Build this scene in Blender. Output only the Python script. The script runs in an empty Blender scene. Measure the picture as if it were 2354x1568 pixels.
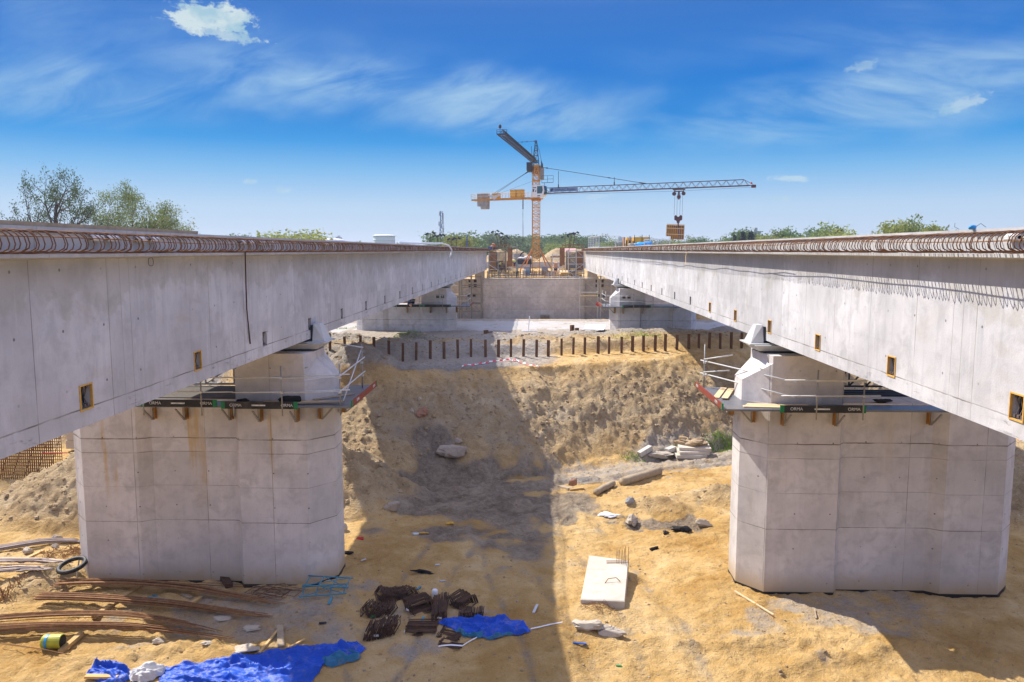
import bpy, math, random
import numpy as np
from mathutils import Vector, Matrix
R = math.radians
scene = bpy.context.scene
COL = scene.collection

# ------------------------------------------------------------------ camera, sky, sun, exposure
CZ = 12.6                     # height of the lens above the floor of the pit
PITCH, YAW = R(6.48), R(1.72)
cam = bpy.data.objects.new('camera', bpy.data.cameras.new('camera'))
COL.objects.link(cam); scene.camera = cam
cam.data.lens = 28.0; cam.data.sensor_width = 36.0
cam.data.clip_start = 0.3; cam.data.clip_end = 20000
cam.location = (0, 0, CZ); cam.rotation_euler = (R(90) - PITCH, 0, YAW)

TO_SUN = Vector((-0.70, 0.54, 1.0)).normalized()
SUN_EL = math.asin(TO_SUN.z); SUN_AZ = math.atan2(TO_SUN.x, TO_SUN.y)
sun = bpy.data.objects.new('sun', bpy.data.lights.new('sun', 'SUN'))
COL.objects.link(sun)
sun.data.energy = 4.0; sun.data.angle = R(0.5); sun.data.color = (1.0, 0.93, 0.82)
sun.rotation_euler = TO_SUN.to_track_quat('Z', 'Y').to_euler()
scene.view_settings.view_transform = 'Standard'; scene.view_settings.look = 'None'
scene.view_settings.exposure = 0.95; scene.view_settings.gamma = 1.0

def nd(nt, typ, ins=None, **props):
    n = nt.nodes.new(typ)
    for k, v in props.items(): setattr(n, k, v)
    for k, v in (ins or {}).items():
        s = n.inputs[k]
        if isinstance(v, bpy.types.NodeSocket): nt.links.new(v, s)
        else: s.default_value = v
    return n
def mth(nt, op, a, b=None, c=None, clamp=False):
    ins = {0: a}
    if b is not None: ins[1] = b
    if c is not None: ins[2] = c
    n = nd(nt, 'ShaderNodeMath', ins, operation=op); n.use_clamp = clamp
    return n.outputs[0]
def ramp(nt, fac, stops, interp='LINEAR'):
    n = nd(nt, 'ShaderNodeValToRGB', {0: fac}); e = n.color_ramp; e.interpolation = interp
    while len(e.elements) < len(stops): e.elements.new(0.5)
    for el, (p, c) in zip(e.elements, stops):
        el.position = p; el.color = (*c, 1) if len(c) == 3 else c
    return n.outputs[0]
def mixc(nt, fac, a, b, mode='MIX'):
    n = nt.nodes.new('ShaderNodeMix'); n.data_type = 'RGBA'; n.blend_type = mode
    for k, v in ((0, fac), (6, a), (7, b)):
        if isinstance(v, bpy.types.NodeSocket): nt.links.new(v, n.inputs[k])
        else: n.inputs[k].default_value = v if k == 0 else ((*v, 1) if len(v) == 3 else v)
    return n.outputs[2]
def sstep(nt, x, lo, hi):
    n = nd(nt, 'ShaderNodeMapRange', {0: x, 1: lo, 2: hi, 3: 0.0, 4: 1.0}, interpolation_type='SMOOTHSTEP')
    return n.outputs[0]
def srgb(r, g, b):
    f = lambda c: (c / 255 / 12.92) if c / 255 <= 0.04045 else ((c / 255 + 0.055) / 1.055) ** 2.4
    return (f(r), f(g), f(b))

_r = Vector((math.cos(YAW), math.sin(YAW), 0)); _f = Vector((-math.sin(YAW), math.cos(YAW), 0))
def ray(px, py):              # viewing direction through a point of the 2354-wide photograph
    xc, yc = (px - 1177) / 1831, -(py - 784) / 1831
    return _r * xc + _f * (math.cos(PITCH) + math.sin(PITCH) * yc) + Vector((0, 0, -math.sin(PITCH) + math.cos(PITCH) * yc))
def azel(px, py):
    d = ray(px, py).normalized(); return math.atan2(d.x, d.y), math.asin(d.z)
def make_world():
    w = bpy.data.worlds.new('World'); scene.world = w; w.use_nodes = True
    nt = w.node_tree; nt.nodes.clear()
    sky = nd(nt, 'ShaderNodeTexSky', sky_type='NISHITA')
    sky.sun_disc = False; sky.sun_elevation = SUN_EL; sky.sun_rotation = SUN_AZ
    sky.altitude = 100; sky.air_density = 1.0; sky.dust_density = 1.2; sky.ozone_density = 3.0
    tc = nd(nt, 'ShaderNodeTexCoord').outputs['Generated']
    sp = nd(nt, 'ShaderNodeSeparateXYZ', {0: tc})
    x, y, z = sp.outputs
    az = mth(nt, 'ARCTAN2', x, y); el = mth(nt, 'ARCSINE', z)
    # the sky model, graded by elevation to clear-air blue, brightened above view as fill
    g = mth(nt, 'DIVIDE', el, 0.6, clamp=True)
    tint = ramp(nt, g, [(0.0, srgb(206, 222, 243)), (0.09, srgb(184, 214, 244)), (0.16, srgb(124, 188, 240)), (0.215, srgb(48, 156, 232)),
                        (0.265, srgb(0, 136, 222)), (0.36, srgb(18, 122, 214)), (0.47, srgb(50, 118, 204)), (0.62, (0.20, 0.36, 0.80)), (1.0, (0.86, 0.94, 1.46))])
    SK = 0.11; KD = 0.495
    graded = mixc(nt, 0.985, sky.outputs[0], nd(nt, 'ShaderNodeVectorMath', {0: tint, 'Scale': KD / SK}, operation='SCALE').outputs[0])
    # thin high cloud: drawn-out streaks inside a few soft bodies
    def pt(sx, sy, ox, oy, tilt=0.0):
        u = mth(nt, 'MULTIPLY_ADD', az, sx, ox); v = mth(nt, 'MULTIPLY_ADD', el, sy, oy)
        if tilt: v = mth(nt, 'ADD', v, mth(nt, 'MULTIPLY', az, tilt))
        return nd(nt, 'ShaderNodeCombineXYZ', {0: u, 1: v, 2: 0.3}).outputs[0]
    def noise(vec, scale, detail=6, rough=0.55, dist=0.0):
        return nd(nt, 'ShaderNodeTexNoise', {'Vector': vec, 'Scale': scale, 'Detail': detail, 'Roughness': rough, 'Distortion': dist}).outputs[0]
    def body(ca, ce, ra, re, tilt=0.0, soft=1.0):
        da = mth(nt, 'SUBTRACT', az, ca); de = mth(nt, 'SUBTRACT', mth(nt, 'SUBTRACT', el, ce), mth(nt, 'MULTIPLY', da, tilt))
        a = mth(nt, 'MULTIPLY', mth(nt, 'DIVIDE', da, ra), mth(nt, 'DIVIDE', da, ra))
        b = mth(nt, 'MULTIPLY', mth(nt, 'DIVIDE', de, re), mth(nt, 'DIVIDE', de, re))
        return mth(nt, 'SQRT', mth(nt, 'ADD', a, b))
    streak = noise(pt(5, 26, 3, 1, 5.0), 1.0, 8, 0.6, 0.5)
    streak2 = noise(pt(7, 22, 8, 5, -7.0), 1.0, 8, 0.6, 0.6)
    wob = noise(pt(6, 14, 0, 0), 1.0, 4, 0.5)
    dens = None
    for (px, py, rx, ry, tl, amt, st) in ((180, 215, 330, 80, -.06, .62, streak2), (1000, 225, 540, 85, -.07, .85, streak2), (2020, 215, 540, 100, .10, .82, streak),
                                      (1850, 90, 420, 60, .05, .22, streak), (500, 120, 700, 110, -.05, .30, streak2)):
        ca, ce = azel(px, py)
        d = body(ca, ce, rx / 1831, ry / 1831, tl)
        m = sstep(nt, mth(nt, 'ADD', d, mth(nt, 'MULTIPLY', mth(nt, 'SUBTRACT', wob, 0.5), 1.5)), 1.15, 0.2)
        m = mth(nt, 'MULTIPLY', m, mth(nt, 'MULTIPLY', sstep(nt, st, 0.22, 0.72), amt))
        dens = m if dens is None else mth(nt, 'ADD', dens, m)
    col = mixc(nt, mth(nt, 'MINIMUM', dens, 0.8), graded, tuple(c * KD / SK for c in srgb(170, 208, 238)))
    # small fair-weather heaps
    puff = noise(pt(75, 120, 3, 9), 1.0, 8, 0.66, 0.3); puff2 = noise(pt(34, 50, 7, 2), 1.0, 5, 0.55)
    tot = None
    for (px, py, rx, ry, tl, amt) in ((460, 40, 60, 34, -.05, .88), (520, 42, 60, 30, -.1, .88), (500, 76, 100, 13, -.12, .7), (1982, 152, 32, 11, .12, .38), (2212, 240, 46, 14, .28, .42),
                                  (1812, 412, 44, 8, 0, .45), (650, 437, 24, 8, 0, .35), (573, 417, 14, 6, 0, .35), (1800, 456, 30, 6, 0, .3), (1370, 452, 40, 7, .1, .2)):
        ca, ce = azel(px, py)
        d = body(ca, ce, rx / 1831, ry / 1831, tl)
        m = mth(nt, 'ADD', d, mth(nt, 'MULTIPLY', mth(nt, 'SUBTRACT', puff, 0.5), 2.9))
        m = mth(nt, 'MULTIPLY', sstep(nt, m, 1.10, 0.55), amt)
        tot = m if tot is None else mth(nt, 'MAXIMUM', tot, m)
    shade = mixc(nt, sstep(nt, puff2, 0.35, 0.62), tuple(c * KD / SK for c in srgb(176, 212, 226)), tuple(c * KD / SK for c in srgb(222, 238, 238)))
    col = mixc(nt, tot, col, shade)
    bg = nd(nt, 'ShaderNodeBackground', {0: col, 1: SK})
    nt.links.new(bg.outputs[0], nd(nt, 'ShaderNodeOutputWorld').inputs[0])
make_world()

# ------------------------------------------------------------------ geometry from picture to place
def at(px, py, Y):
    d = ray(px, py); return Vector((0, 0, CZ)) + d * (Y / d.y)

# ------------------------------------------------------------------ numpy noise
def _hash(ix, iy, seed):
    h = (ix.astype(np.int64) * 374761393 + iy.astype(np.int64) * 668265263 + seed * 974634777) & 0xFFFFFFFF
    h = ((h ^ (h >> 13)) * 1274126177) & 0xFFFFFFFF
    return ((h ^ (h >> 16)) & 0xFFFF) / 65535.0
def vnoise(x, y, seed=0):
    ix, iy = np.floor(x), np.floor(y); fx, fy = x - ix, y - iy
    u, v = fx * fx * fx * (fx * (fx * 6 - 15) + 10), fy * fy * fy * (fy * (fy * 6 - 15) + 10)
    a, b, c, d = _hash(ix, iy, seed), _hash(ix + 1, iy, seed), _hash(ix, iy + 1, seed), _hash(ix + 1, iy + 1, seed)
    return (a + (b - a) * u) * (1 - v) + (c + (d - c) * u) * v - 0.5
def fbm(x, y, oct=4, seed=0, gain=0.5):
    s = 0.0; a = 1.0; c, sn = math.cos(0.6), math.sin(0.6)
    for i in range(oct):
        s = s + a * vnoise(x, y, seed + i * 17); a *= gain
        x, y = (x * c - y * sn) * 2.03 + 5.1, (x * sn + y * c) * 2.03 - 3.7
    return s
def sm(a, b, t):
    u = np.clip((t - a) / (b - a), 0, 1); return u * u * (3 - 2 * u)
def lin(a, b, t): return np.clip((t - a) / (b - a), 0, 1)
def bump(x, y, cx, cy, rx, ry, rot=0.0):
    dx, dy = x - cx, y - cy; c, s = math.cos(rot), math.sin(rot)
    u, v = (dx * c + dy * s) / rx, (-dx * s + dy * c) / ry
    return np.clip(1 - np.sqrt(u * u + v * v + 0.02) + 0.02, 0, None)
TRACK = [(-7.5, 40.4), (-4.5, 42.2), (-1.0, 43.8), (3.0, 45.5), (7.5, 47.7), (12.0, 50.2), (20, 54.4)]
def seg_dist(x, y, poly):
    best = np.full(np.shape(x), 1e9); side = np.zeros(np.shape(x))
    for (x0, y0), (x1, y1) in zip(poly[:-1], poly[1:]):
        dx, dy = x1 - x0, y1 - y0; L = math.hypot(dx, dy)
        t = np.clip(((x - x0) * dx + (y - y0) * dy) / (L * L), 0, 1)
        ex, ey = x - (x0 + t * dx), y - (y0 + t * dy); d = np.hypot(ex, ey)
        s = np.where((dx * ey - dy * ex) > 0, d, -d)
        side = np.where(d < best, s, side); best = np.minimum(best, d)
    return best, side
def terrain(x, y, fine=True):
    """height and surface masks of the ground"""
    x = np.asarray(x, float); y = np.asarray(y, float)
    xc = np.clip(x, -17, 21)
    toe = 46.0 + 0.45 * xc; crest = 53.7 + 0.40 * xc
    far_l = sm(-17, -24, x) * 14
    toe = toe + far_l; crest = crest + far_l
    wob = fbm(x * 0.25, y * 0.25, 3, 3)
    t = lin(toe + wob * 1.2, crest + wob * 1.6, y)
    z = 4.85 * t
    slope = np.clip(t * (1 - t) * 4, 0, 1)
    yp = 57.1 + 0.322 * np.clip(x, -22, 25)
    z = z + 0.22 * lin(crest, yp, y) * (t >= 1)
    berm = sm(yp + 0.15, yp + 1.7, y + wob * 1.2) * (0.75 + 0.5 * fbm(x * .35, y * .35, 2, 5)) * (1 - 0.9 * sm(yp + 7, yp + 14, y))
    z = z + berm
    z = z - 0.60 * sm(yp + 9, yp + 15, y)
    z = z - 3.7 * lin(94, 136, y)
    back = sm(137.3, 137.9, y) * sm(30, 27, np.abs(x))
    z = z * (1 - back) + back * (7.6 + 2.2 * lin(172, 190, y) * (1 - 0.8 * lin(205, 240, y)))
    z = z + 3.0 * (1 - back) * sm(140, 200, y)
    # rims of the pit, far plain
    rim = np.maximum(sm(-40, -52, x), sm(36, 46, x)) * sm(75, 55, y)
    z = np.maximum(z, rim * 4.2 + 0 * z)
    plain = sm(240, 420, np.hypot(x, y)); z = z * (1 - plain) + 3.0 * plain
    z = z - .55 * sm(27.5, 21.5, y)
    behind = sm(6, -6, y) * 3.0; z = z + behind
    pit = (1 - t) * (1 - rim)
    # heaps of dug earth
    hp = np.zeros_like(z)
    for (cx, cy, rx, ry, rot, h) in ((-11.0, 39.5, 6.3, 4.6, 0.0, 4.2), (-18.6, 38.8, 7.4, 5.0, 0.0, 5.4), (-21.8, 37.8, 6.2, 4.4, 0.0, 3.6), (24.2, 39.5, 5.0, 6.5, 0.2, 3.8),
                                 (29.5, 41, 5.0, 6.0, 0.2, 3.0), (-18.6, 28.6, 2.0, 1.5, 0.2, 1.0), (-30, 51, 4, 3, 0, 2.6), (-25, 53, 3, 3, 0, 2.2),
                                 (-11.5, 51.2, 3.4, 2.8, 0.3, 2.2), (-14.2, 52.5, 3.0, 2.6, 0, 1.2), (9.5, 39.6, 4.2, 1.5, 0.0, 0.9), (6.0, 38.2, 2.6, 1.2, -.2, .7),
                                 (-15.5, 66, 4, 2, 0, 1.6), (-10.5, 68, 4, 2.0, 0, 1.5), (-20, 70, 5, 3, 0, 1.6), (-5, 194, 7, 5, 0, 4.0), (-9, 197, 6, 5, 0, 4.0), (5, 192, 6, 5, 0, 4.4), (11, 196, 8, 5, 0, 4.2), (18, 200, 8, 6, 0, 3.4), (-17, 200, 8, 6, 0, 3.4)):
        hp = np.maximum(hp, h * np.clip(bump(x, y, cx, cy, rx, ry, rot) - 0.08, 0, None))
    heap = np.clip(hp * 1.2, 0, 1)
    z = z + hp
    d, side = seg_dist(x, y, TRACK)
    tr = sm(3.2, 1.2, d + wob)
    mud = np.clip(.42 * tr * (.7 + 1.2 * fbm(x * .7, y * .7, 2, 15)) + sm(7.6, 1.5, np.hypot((x + 3.2) / 1.15, (y - 39.6) / 1.1) + 4.5 * fbm(x * .5, y * .5, 3, 9)) * 1.0 + .42 * sm(.02, .30, fbm(x * .20, y * .26, 4, 13)) * sm(5, 0, x) * sm(-13, -8, x), 0, 1) * (1 - 0.7 * heap)  # real mud, its centre-left spread also painting deeper shade into the ground
    z = z - 0.25 * tr * (1 - 0.6 * t)
    lane = np.zeros_like(z)
    for q, course in enumerate(([(2.5, 14), (.8, 24), (-1.2, 31), (-1.6, 35), (.5, 39.5), (4.5, 43.5)], [(-5, 24), (-4.2, 30), (-3.2, 35), (-.5, 39.5), (3, 42.5), (9, 46)], [(17, 33), (12, 37.5), (7, 40.5), (2, 42.2), (-3, 42)], [(5, 15), (4.2, 26), (2.5, 33), (1.5, 38), (3, 42)])):
        d2, s2 = seg_dist(x, y, course); t2 = sm(2.4, 1.0, d2 + wob)
        for off in (-.95, .95):
            g_ = np.exp(-((s2 - off - .25 * wob) / .30) ** 2) * sm(.15, .5, t2 * (.75 + fbm(x * .5, y * .5, 2, 83 + q)))
            lane = np.maximum(lane, g_); z = z + .05 * np.exp(-((s2 - off - .45 - .25 * wob) / .16) ** 2) * t2 * (.6 + vnoise(x * 1.5, y * 1.5, 7 + q))
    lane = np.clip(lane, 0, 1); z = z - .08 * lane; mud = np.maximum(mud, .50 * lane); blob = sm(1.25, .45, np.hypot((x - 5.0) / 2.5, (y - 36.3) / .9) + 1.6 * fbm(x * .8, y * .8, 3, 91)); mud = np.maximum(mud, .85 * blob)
    for off in (-1.1, 1.1, -1.9):
        z = z - 0.13 * np.exp(-((side - off - .5 * wob) / 0.30) ** 2) * tr + 0.09 * np.exp(-((side - off - .55 - .5 * wob) / 0.25) ** 2) * tr
    rough = np.clip(0.22 + 0.78 * slope + 0.7 * heap + 0.25 * tr, 0, 1.6)
    big = fbm(x * 0.18, y * 0.18, 3, 21) * 0.42 * (1 - sm(70, 110, y)); near_pier = np.clip(sm(8.5, 5.5, np.hypot(x - 12.7, (y - 30) * 1.6)) + sm(8.5, 5.5, np.hypot(x + 12.7, (y - 30) * 1.6)), 0, 1)
    z = z + big * np.where(t > 0.98, 0.35, 1.0) * (1 - back) * (1 - .85 * near_pier) + .10 * near_pier * np.clip(.3 + 2 * fbm(x * .9, y * .9, 3, 19), 0, 1) * (y < 50)
    # wheel marks and scraped ridges on the floor near the front
    r1 = np.exp(-((y - 23.6 - 0.05 * x - 1.0 * fbm(x * .3, x * 0, 2, 31)) / .35) ** 2) * sm(4, 9, x) * sm(20, 14, x)
    r2 = np.exp(-((y - 25.6 + 0.03 * x - .8 * fbm(x * .3, x * 0, 2, 33)) / .4) ** 2) * sm(2, 6, x) * sm(14, 10, x)
    r3 = np.exp(-((y - 24.2 - .8 * fbm(x * .4, x * 0, 2, 37)) / .5) ** 2) * sm(-18, -15, x) * sm(-9, -10.5, x)
    ridge = np.clip(r1 + r2 + r3, 0, 1); z = z + 0.20 * ridge; rough = rough + 0.7 * ridge + .6 * blob
    tread = sm(0.45, 0.3, np.abs(y - 42.3 - .12 * (x - 9))) * sm(5, 7, x) * sm(19, 15, x) + sm(0.45, 0.3, np.abs(y - 40.8 - .10 * (x - 9))) * sm(5, 7, x) * sm(19, 15, x) + sm(.45, .3, np.abs(y - 22.9 - .06 * (x - 8))) * sm(5.5, 7, x)
    z = z + 0.06 * tread * np.sin(x * 17.0 + 2.5 * y) * (0.5 + vnoise(x * .8, y * .8, 77))
    if fine:
        n1 = fbm(x * 1.1, y * 1.1, 4, 41, 0.6); rid = np.abs(fbm(x * 0.9, y * 0.9, 4, 51, 0.62))
        n5 = fbm(x * 3.1 + .6 * y, y * 2.2, 3, 47, 0.65); z = z + rough * (0.11 * n1 - 0.11 * rid + 0.19 * n5 - .20 * np.abs(fbm(x * 2.3, y * 2.3, 3, 49, .6))) + 0.075 * fbm(x * 2.4, y * 2.4, 4, 61, .6) * np.where(y < 75, 1, 0.3)
    gravel = np.clip(sm(-.5, 1.0, y - crest) * sm(3.5, -1, y - yp - 3) * sm(1.5, -2.5, x - 1 + 4 * wob), 0, 1)
    gravel = np.maximum(gravel, 0.9 * sm(yp + 4.5, yp + 6.5, y + wob * 3) * sm(104, 92, y))
    gravel = np.maximum(gravel, 0.68 * sm(3.2, .8, np.hypot((x + 8.6) / 2.3, (y - 26.4) / 1.0) + 3 * fbm(x * .9, y * .9, 3, 71)))
    gravel = np.maximum(gravel, 0.66 * sm(2.6, .6, np.hypot((x - 11.0) / 2.1, (y - 26.9) / 1.0) + 2.5 * fbm(x * .9, y * .9, 3, 73)))
    earth = np.clip(slope * 1.0 + heap * 0.9 + berm * 0.9, 0, 1)
    gravel = np.maximum(gravel, .80 * tr * sm(-1.5, 3.5, x) * (1 - lane))
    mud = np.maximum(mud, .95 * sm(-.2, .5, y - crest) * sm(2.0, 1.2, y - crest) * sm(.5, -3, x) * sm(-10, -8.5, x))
    green = sm(150, 300, np.hypot(x, y)) * (1 - back) * 0.9
    green = np.maximum(green, sm(55, 75, np.abs(x)) * sm(10, 40, y) * .8)
    return z, mud, gravel, earth, green
def H(x, y): return float(terrain(np.array([x]), np.array([y]))[0][0])
_T = np.concatenate([np.arange(12, 70, 0.06), np.arange(70, 160, .3)])
def gp(px, py):               # where the viewing ray first meets the ground
    d = ray(px, py); t = _T
    x, y, z = d.x * t, d.y * t, CZ + d.z * t
    h = terrain(x, y, False)[0]; k = int(np.argmax(z < h)) if (z < h).any() else len(t) - 1
    return Vector((x[k], y[k], H(x[k], y[k])))
# ------------------------------------------------------------------ mesh builder
ORG = {}
class MB:
    def __init__(s): s.v = []; s.f = []
    def add(s, vs, fs):
        b = len(s.v); s.v.extend([tuple(p) for p in vs]); s.f.extend([tuple(i + b for i in f) for f in fs]); return s
    def box(s, lo, hi):
        (a, b, c), (d, e, f) = lo, hi
        return s.add([(a, b, c), (d, b, c), (d, e, c), (a, e, c), (a, b, f), (d, b, f), (d, e, f), (a, e, f)],
                     [(3, 2, 1, 0), (4, 5, 6, 7), (0, 1, 5, 4), (1, 2, 6, 5), (2, 3, 7, 6), (3, 0, 4, 7)])
    def cbox(s, c, size, rz=0.0, tilt=(0, 0)):
        M = Matrix.Translation(c) @ Matrix.Rotation(rz, 4, 'Z') @ Matrix.Rotation(tilt[0], 4, 'X') @ Matrix.Rotation(tilt[1], 4, 'Y')
        h = [k / 2 for k in size]
        vs = [M @ Vector((i * h[0], j * h[1], k * h[2])) for k in (-1, 1) for (i, j) in ((-1, -1), (1, -1), (1, 1), (-1, 1))]
        return s.add(vs, [(3, 2, 1, 0), (4, 5, 6, 7), (0, 1, 5, 4), (1, 2, 6, 5), (2, 3, 7, 6), (3, 0, 4, 7)])
    def beam(s, p, q, w, h, up=(0, 0, 1)):
        p, q = Vector(p), Vector(q); d = (q - p).normalized(); u = Vector(up)
        if abs(d.dot(u)) > 0.98: u = Vector((1, 0, 0))
        a = d.cross(u).normalized(); b = a.cross(d)
        vs = [c + a * (i * w / 2) + b * (j * h / 2) for c in (p, q) for (i, j) in ((-1, -1), (1, -1), (1, 1), (-1, 1))]
        return s.add(vs, [(0, 1, 2, 3), (7, 6, 5, 4), (1, 0, 4, 5), (2, 1, 5, 6), (3, 2, 6, 7), (0, 3, 7, 4)])
    def tube(s, path, r, n=6, closed=False, cap=True):
        P = [Vector(p) for p in path]; m = len(P); rr = r if isinstance(r, (list, tuple)) else [r] * m
        vs, fs = [], []; ref = None
        for i in range(m):
            a, b = (P[(i - 1) % m], P[(i + 1) % m]) if closed else (P[max(i - 1, 0)], P[min(i + 1, m - 1)])
            d = (b - a).normalized() if (b - a).length > 1e-9 else Vector((0, 0, 1))
            if ref is None: ref = Vector((0, 0, 1)) if abs(d.z) < 0.9 else Vector((1, 0, 0))
            u = ref - d * ref.dot(d)
            if u.length < 1e-6: u = d.orthogonal()
            u.normalize(); ref = u; w = d.cross(u)
            for k in range(n):
                t = 2 * math.pi * k / n; vs.append(P[i] + (u * math.cos(t) + w * math.sin(t)) * rr[i])
        for i in range(m if closed else m - 1):
            j = (i + 1) % m
            for k in range(n):
                l = (k + 1) % n; fs.append((i * n + k, i * n + l, j * n + l, j * n + k))
        if cap and not closed:
            fs.append(tuple(reversed(range(n)))); fs.append(tuple((m - 1) * n + k for k in range(n)))
        return s.add(vs, fs)
    def rod(s, p, q, r, n=6): return s.tube([p, q], r, n)
    def prism(s, poly, z0, z1):               # a plan outline raised from z0 to z1
        n = len(poly); vs = [(x, y, z0) for x, y in poly] + [(x, y, z1) for x, y in poly]
        fs = [tuple(reversed(range(n))), tuple(range(n, 2 * n))] + [(i, (i + 1) % n, n + (i + 1) % n, n + i) for i in range(n)]
        return s.add(vs, fs)
    def extrude(s, poly3, vec):               # any flat outline pushed along a vector
        n = len(poly3); v = Vector(vec); P = [Vector(p) for p in poly3]
        fs = [tuple(reversed(range(n))), tuple(range(n, 2 * n))] + [(i, (i + 1) % n, n + (i + 1) % n, n + i) for i in range(n)]
        return s.add(P + [p + v for p in P], fs)
    def lathe(s, c, prof, n=20, cap=True):
        vs, fs = [], []; m = len(prof)
        for r, z in prof:
            for k in range(n):
                t = 2 * math.pi * k / n; vs.append((c[0] + r * math.cos(t), c[1] + r * math.sin(t), c[2] + z))
        for i in range(m - 1):
            for k in range(n):
                l = (k + 1) % n; fs.append((i * n + k, i * n + l, (i + 1) * n + l, (i + 1) * n + k))
        if cap: fs.append(tuple(reversed(range(n)))); fs.append(tuple((m - 1) * n + k for k in range(n)))
        return s.add(vs, fs)
    def grid(s, fn, nu, nv):
        vs = [fn(i / nu, j / nv) for j in range(nv + 1) for i in range(nu + 1)]
        return s.add(vs, [(j * (nu + 1) + i, j * (nu + 1) + i + 1, (j + 1) * (nu + 1) + i + 1, (j + 1) * (nu + 1) + i) for j in range(nv) for i in range(nu)])
    def rock(s, c, rad, seed, flat=0.7, n=2, rz=0.0, jag=0.5):
        rg = random.Random(seed); sx, sy, sz = rad if isinstance(rad, tuple) else (rad, rad, rad * flat)
        nu, nv = 12 + 4 * n, 7 + 2 * n; off = rg.random() * 50; vs = []
        ph, th = np.meshgrid(np.pi * np.arange(nv + 1) / nv, 2 * np.pi * np.arange(nu) / nu, indexing='ij'); ph, th = ph.ravel(), th.ravel()
        d = np.stack([np.sin(ph) * np.cos(th), np.sin(ph) * np.sin(th), np.cos(ph)], 1)
        def n3(f, sd): return (vnoise(d[:, 0] * f + off, d[:, 1] * f + d[:, 2] * f * .7 + off, sd) + vnoise(d[:, 2] * f + off * 2, d[:, 0] * f - d[:, 1] * f * .6, sd + 5))
        k = 1 + jag * (.75 * n3(1.5, seed) + .45 * n3(3.4, seed + 9) + .22 * n3(7.5, seed + 3))
        for cut in range(4):                  # a few broken faces
            a = np.array([rg.gauss(0, 1), rg.gauss(0, 1), rg.gauss(0, .8)]); a /= np.linalg.norm(a); q = (d @ a) * k; k = np.where(q > .72, k * .72 / np.maximum(q, .01), k)
        p = d * k[:, None] * np.array([sx, sy, sz]); c_, s_ = math.cos(rz), math.sin(rz)
        vs = [(c[0] + x * c_ - y * s_, c[1] + x * s_ + y * c_, c[2] + z) for x, y, z in p.tolist()]
        return s.add(vs, [(j * nu + i, (j + 1) * nu + i, (j + 1) * nu + (i + 1) % nu, j * nu + (i + 1) % nu) for j in range(nv) for i in range(nu)])
    def build(s, name, m, parent=None, smooth=False, pivot=None):
        V = np.array(s.v, dtype=float).reshape(-1, 3)
        if parent is not None: org = ORG[parent.name]
        elif pivot is not None: org = Vector(pivot)
        else: lo, hi = V.min(0), V.max(0); org = Vector(((lo[0] + hi[0]) / 2, (lo[1] + hi[1]) / 2, lo[2]))
        me = bpy.data.meshes.new(name); V = V - np.array(org)
        me.from_pydata(V.tolist(), [], s.f); me.update()
        if smooth: me.polygons.foreach_set('use_smooth', np.ones(len(me.polygons), bool))
        for q in (m if isinstance(m, (list, tuple)) else [m]): me.materials.append(q)
        o = bpy.data.objects.new(name, me); COL.objects.link(o)
        if parent is not None: o.parent = parent
        else: o.location = org
        ORG[o.name] = org
        return o
def tag(o, label, cat, group=None, kind=None):
    if label: o['label'] = label
    if cat: o['category'] = cat
    if group: o['group'] = group
    if kind: o['kind'] = kind
    return o
def thing(name, loc, label, cat, group=None):
    o = bpy.data.objects.new(name, None); COL.objects.link(o); o.location = loc; o.empty_display_size = 0.3
    ORG[o.name] = Vector(loc); return tag(o, label, cat, group)
def kids(o): return [c for c in bpy.data.objects if c.parent == o]
def copy_tree(o, loc=None, rz=None, label=None, scale=None):
    def rec(a, par):
        c = a.copy(); COL.objects.link(c)
        if par is not None: c.parent = par
        for k in kids(a): rec(k, c)
        return c
    c = rec(o, None)
    if loc is not None: c.location = loc
    if rz is not None: c.rotation_euler.z = rz
    if scale is not None: c.scale = scale if isinstance(scale, tuple) else (scale,) * 3
    if label: c['label'] = label
    ORG[c.name] = Vector(c.location)
    return c
_WORDS = ('first second third fourth fifth sixth seventh eighth ninth tenth eleventh twelfth thirteenth fourteenth fifteenth sixteenth seventeenth eighteenth nineteenth twentieth').split()
def nth(i):
    tens = {2: 'twenty', 3: 'thirty'}
    if i < 20: return _WORDS[i]
    t, u = divmod(i + 1, 10)
    return (tens[t] + '-' + _WORDS[u - 1]) if u else tens[t][:-1] + 'ieth'
def text_mesh(body, size, m, name, parent, M, depth=0.004):
    c = bpy.data.curves.new(name, 'FONT'); c.body = body; c.size = size; c.extrude = depth; c.align_x = 'CENTER'; c.align_y = 'CENTER'
    t = bpy.data.objects.new('tmp', c); COL.objects.link(t); bpy.context.view_layer.update()
    me = bpy.data.meshes.new_from_object(t.evaluated_get(bpy.context.evaluated_depsgraph_get()))
    bpy.data.objects.remove(t); bpy.data.curves.remove(c)
    me.transform(Matrix.Translation(-ORG[parent.name]) @ M); me.materials.clear(); me.materials.append(m)
    o = bpy.data.objects.new(name, me); COL.objects.link(o); o.parent = parent; ORG[o.name] = ORG[parent.name]
    return o

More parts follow.
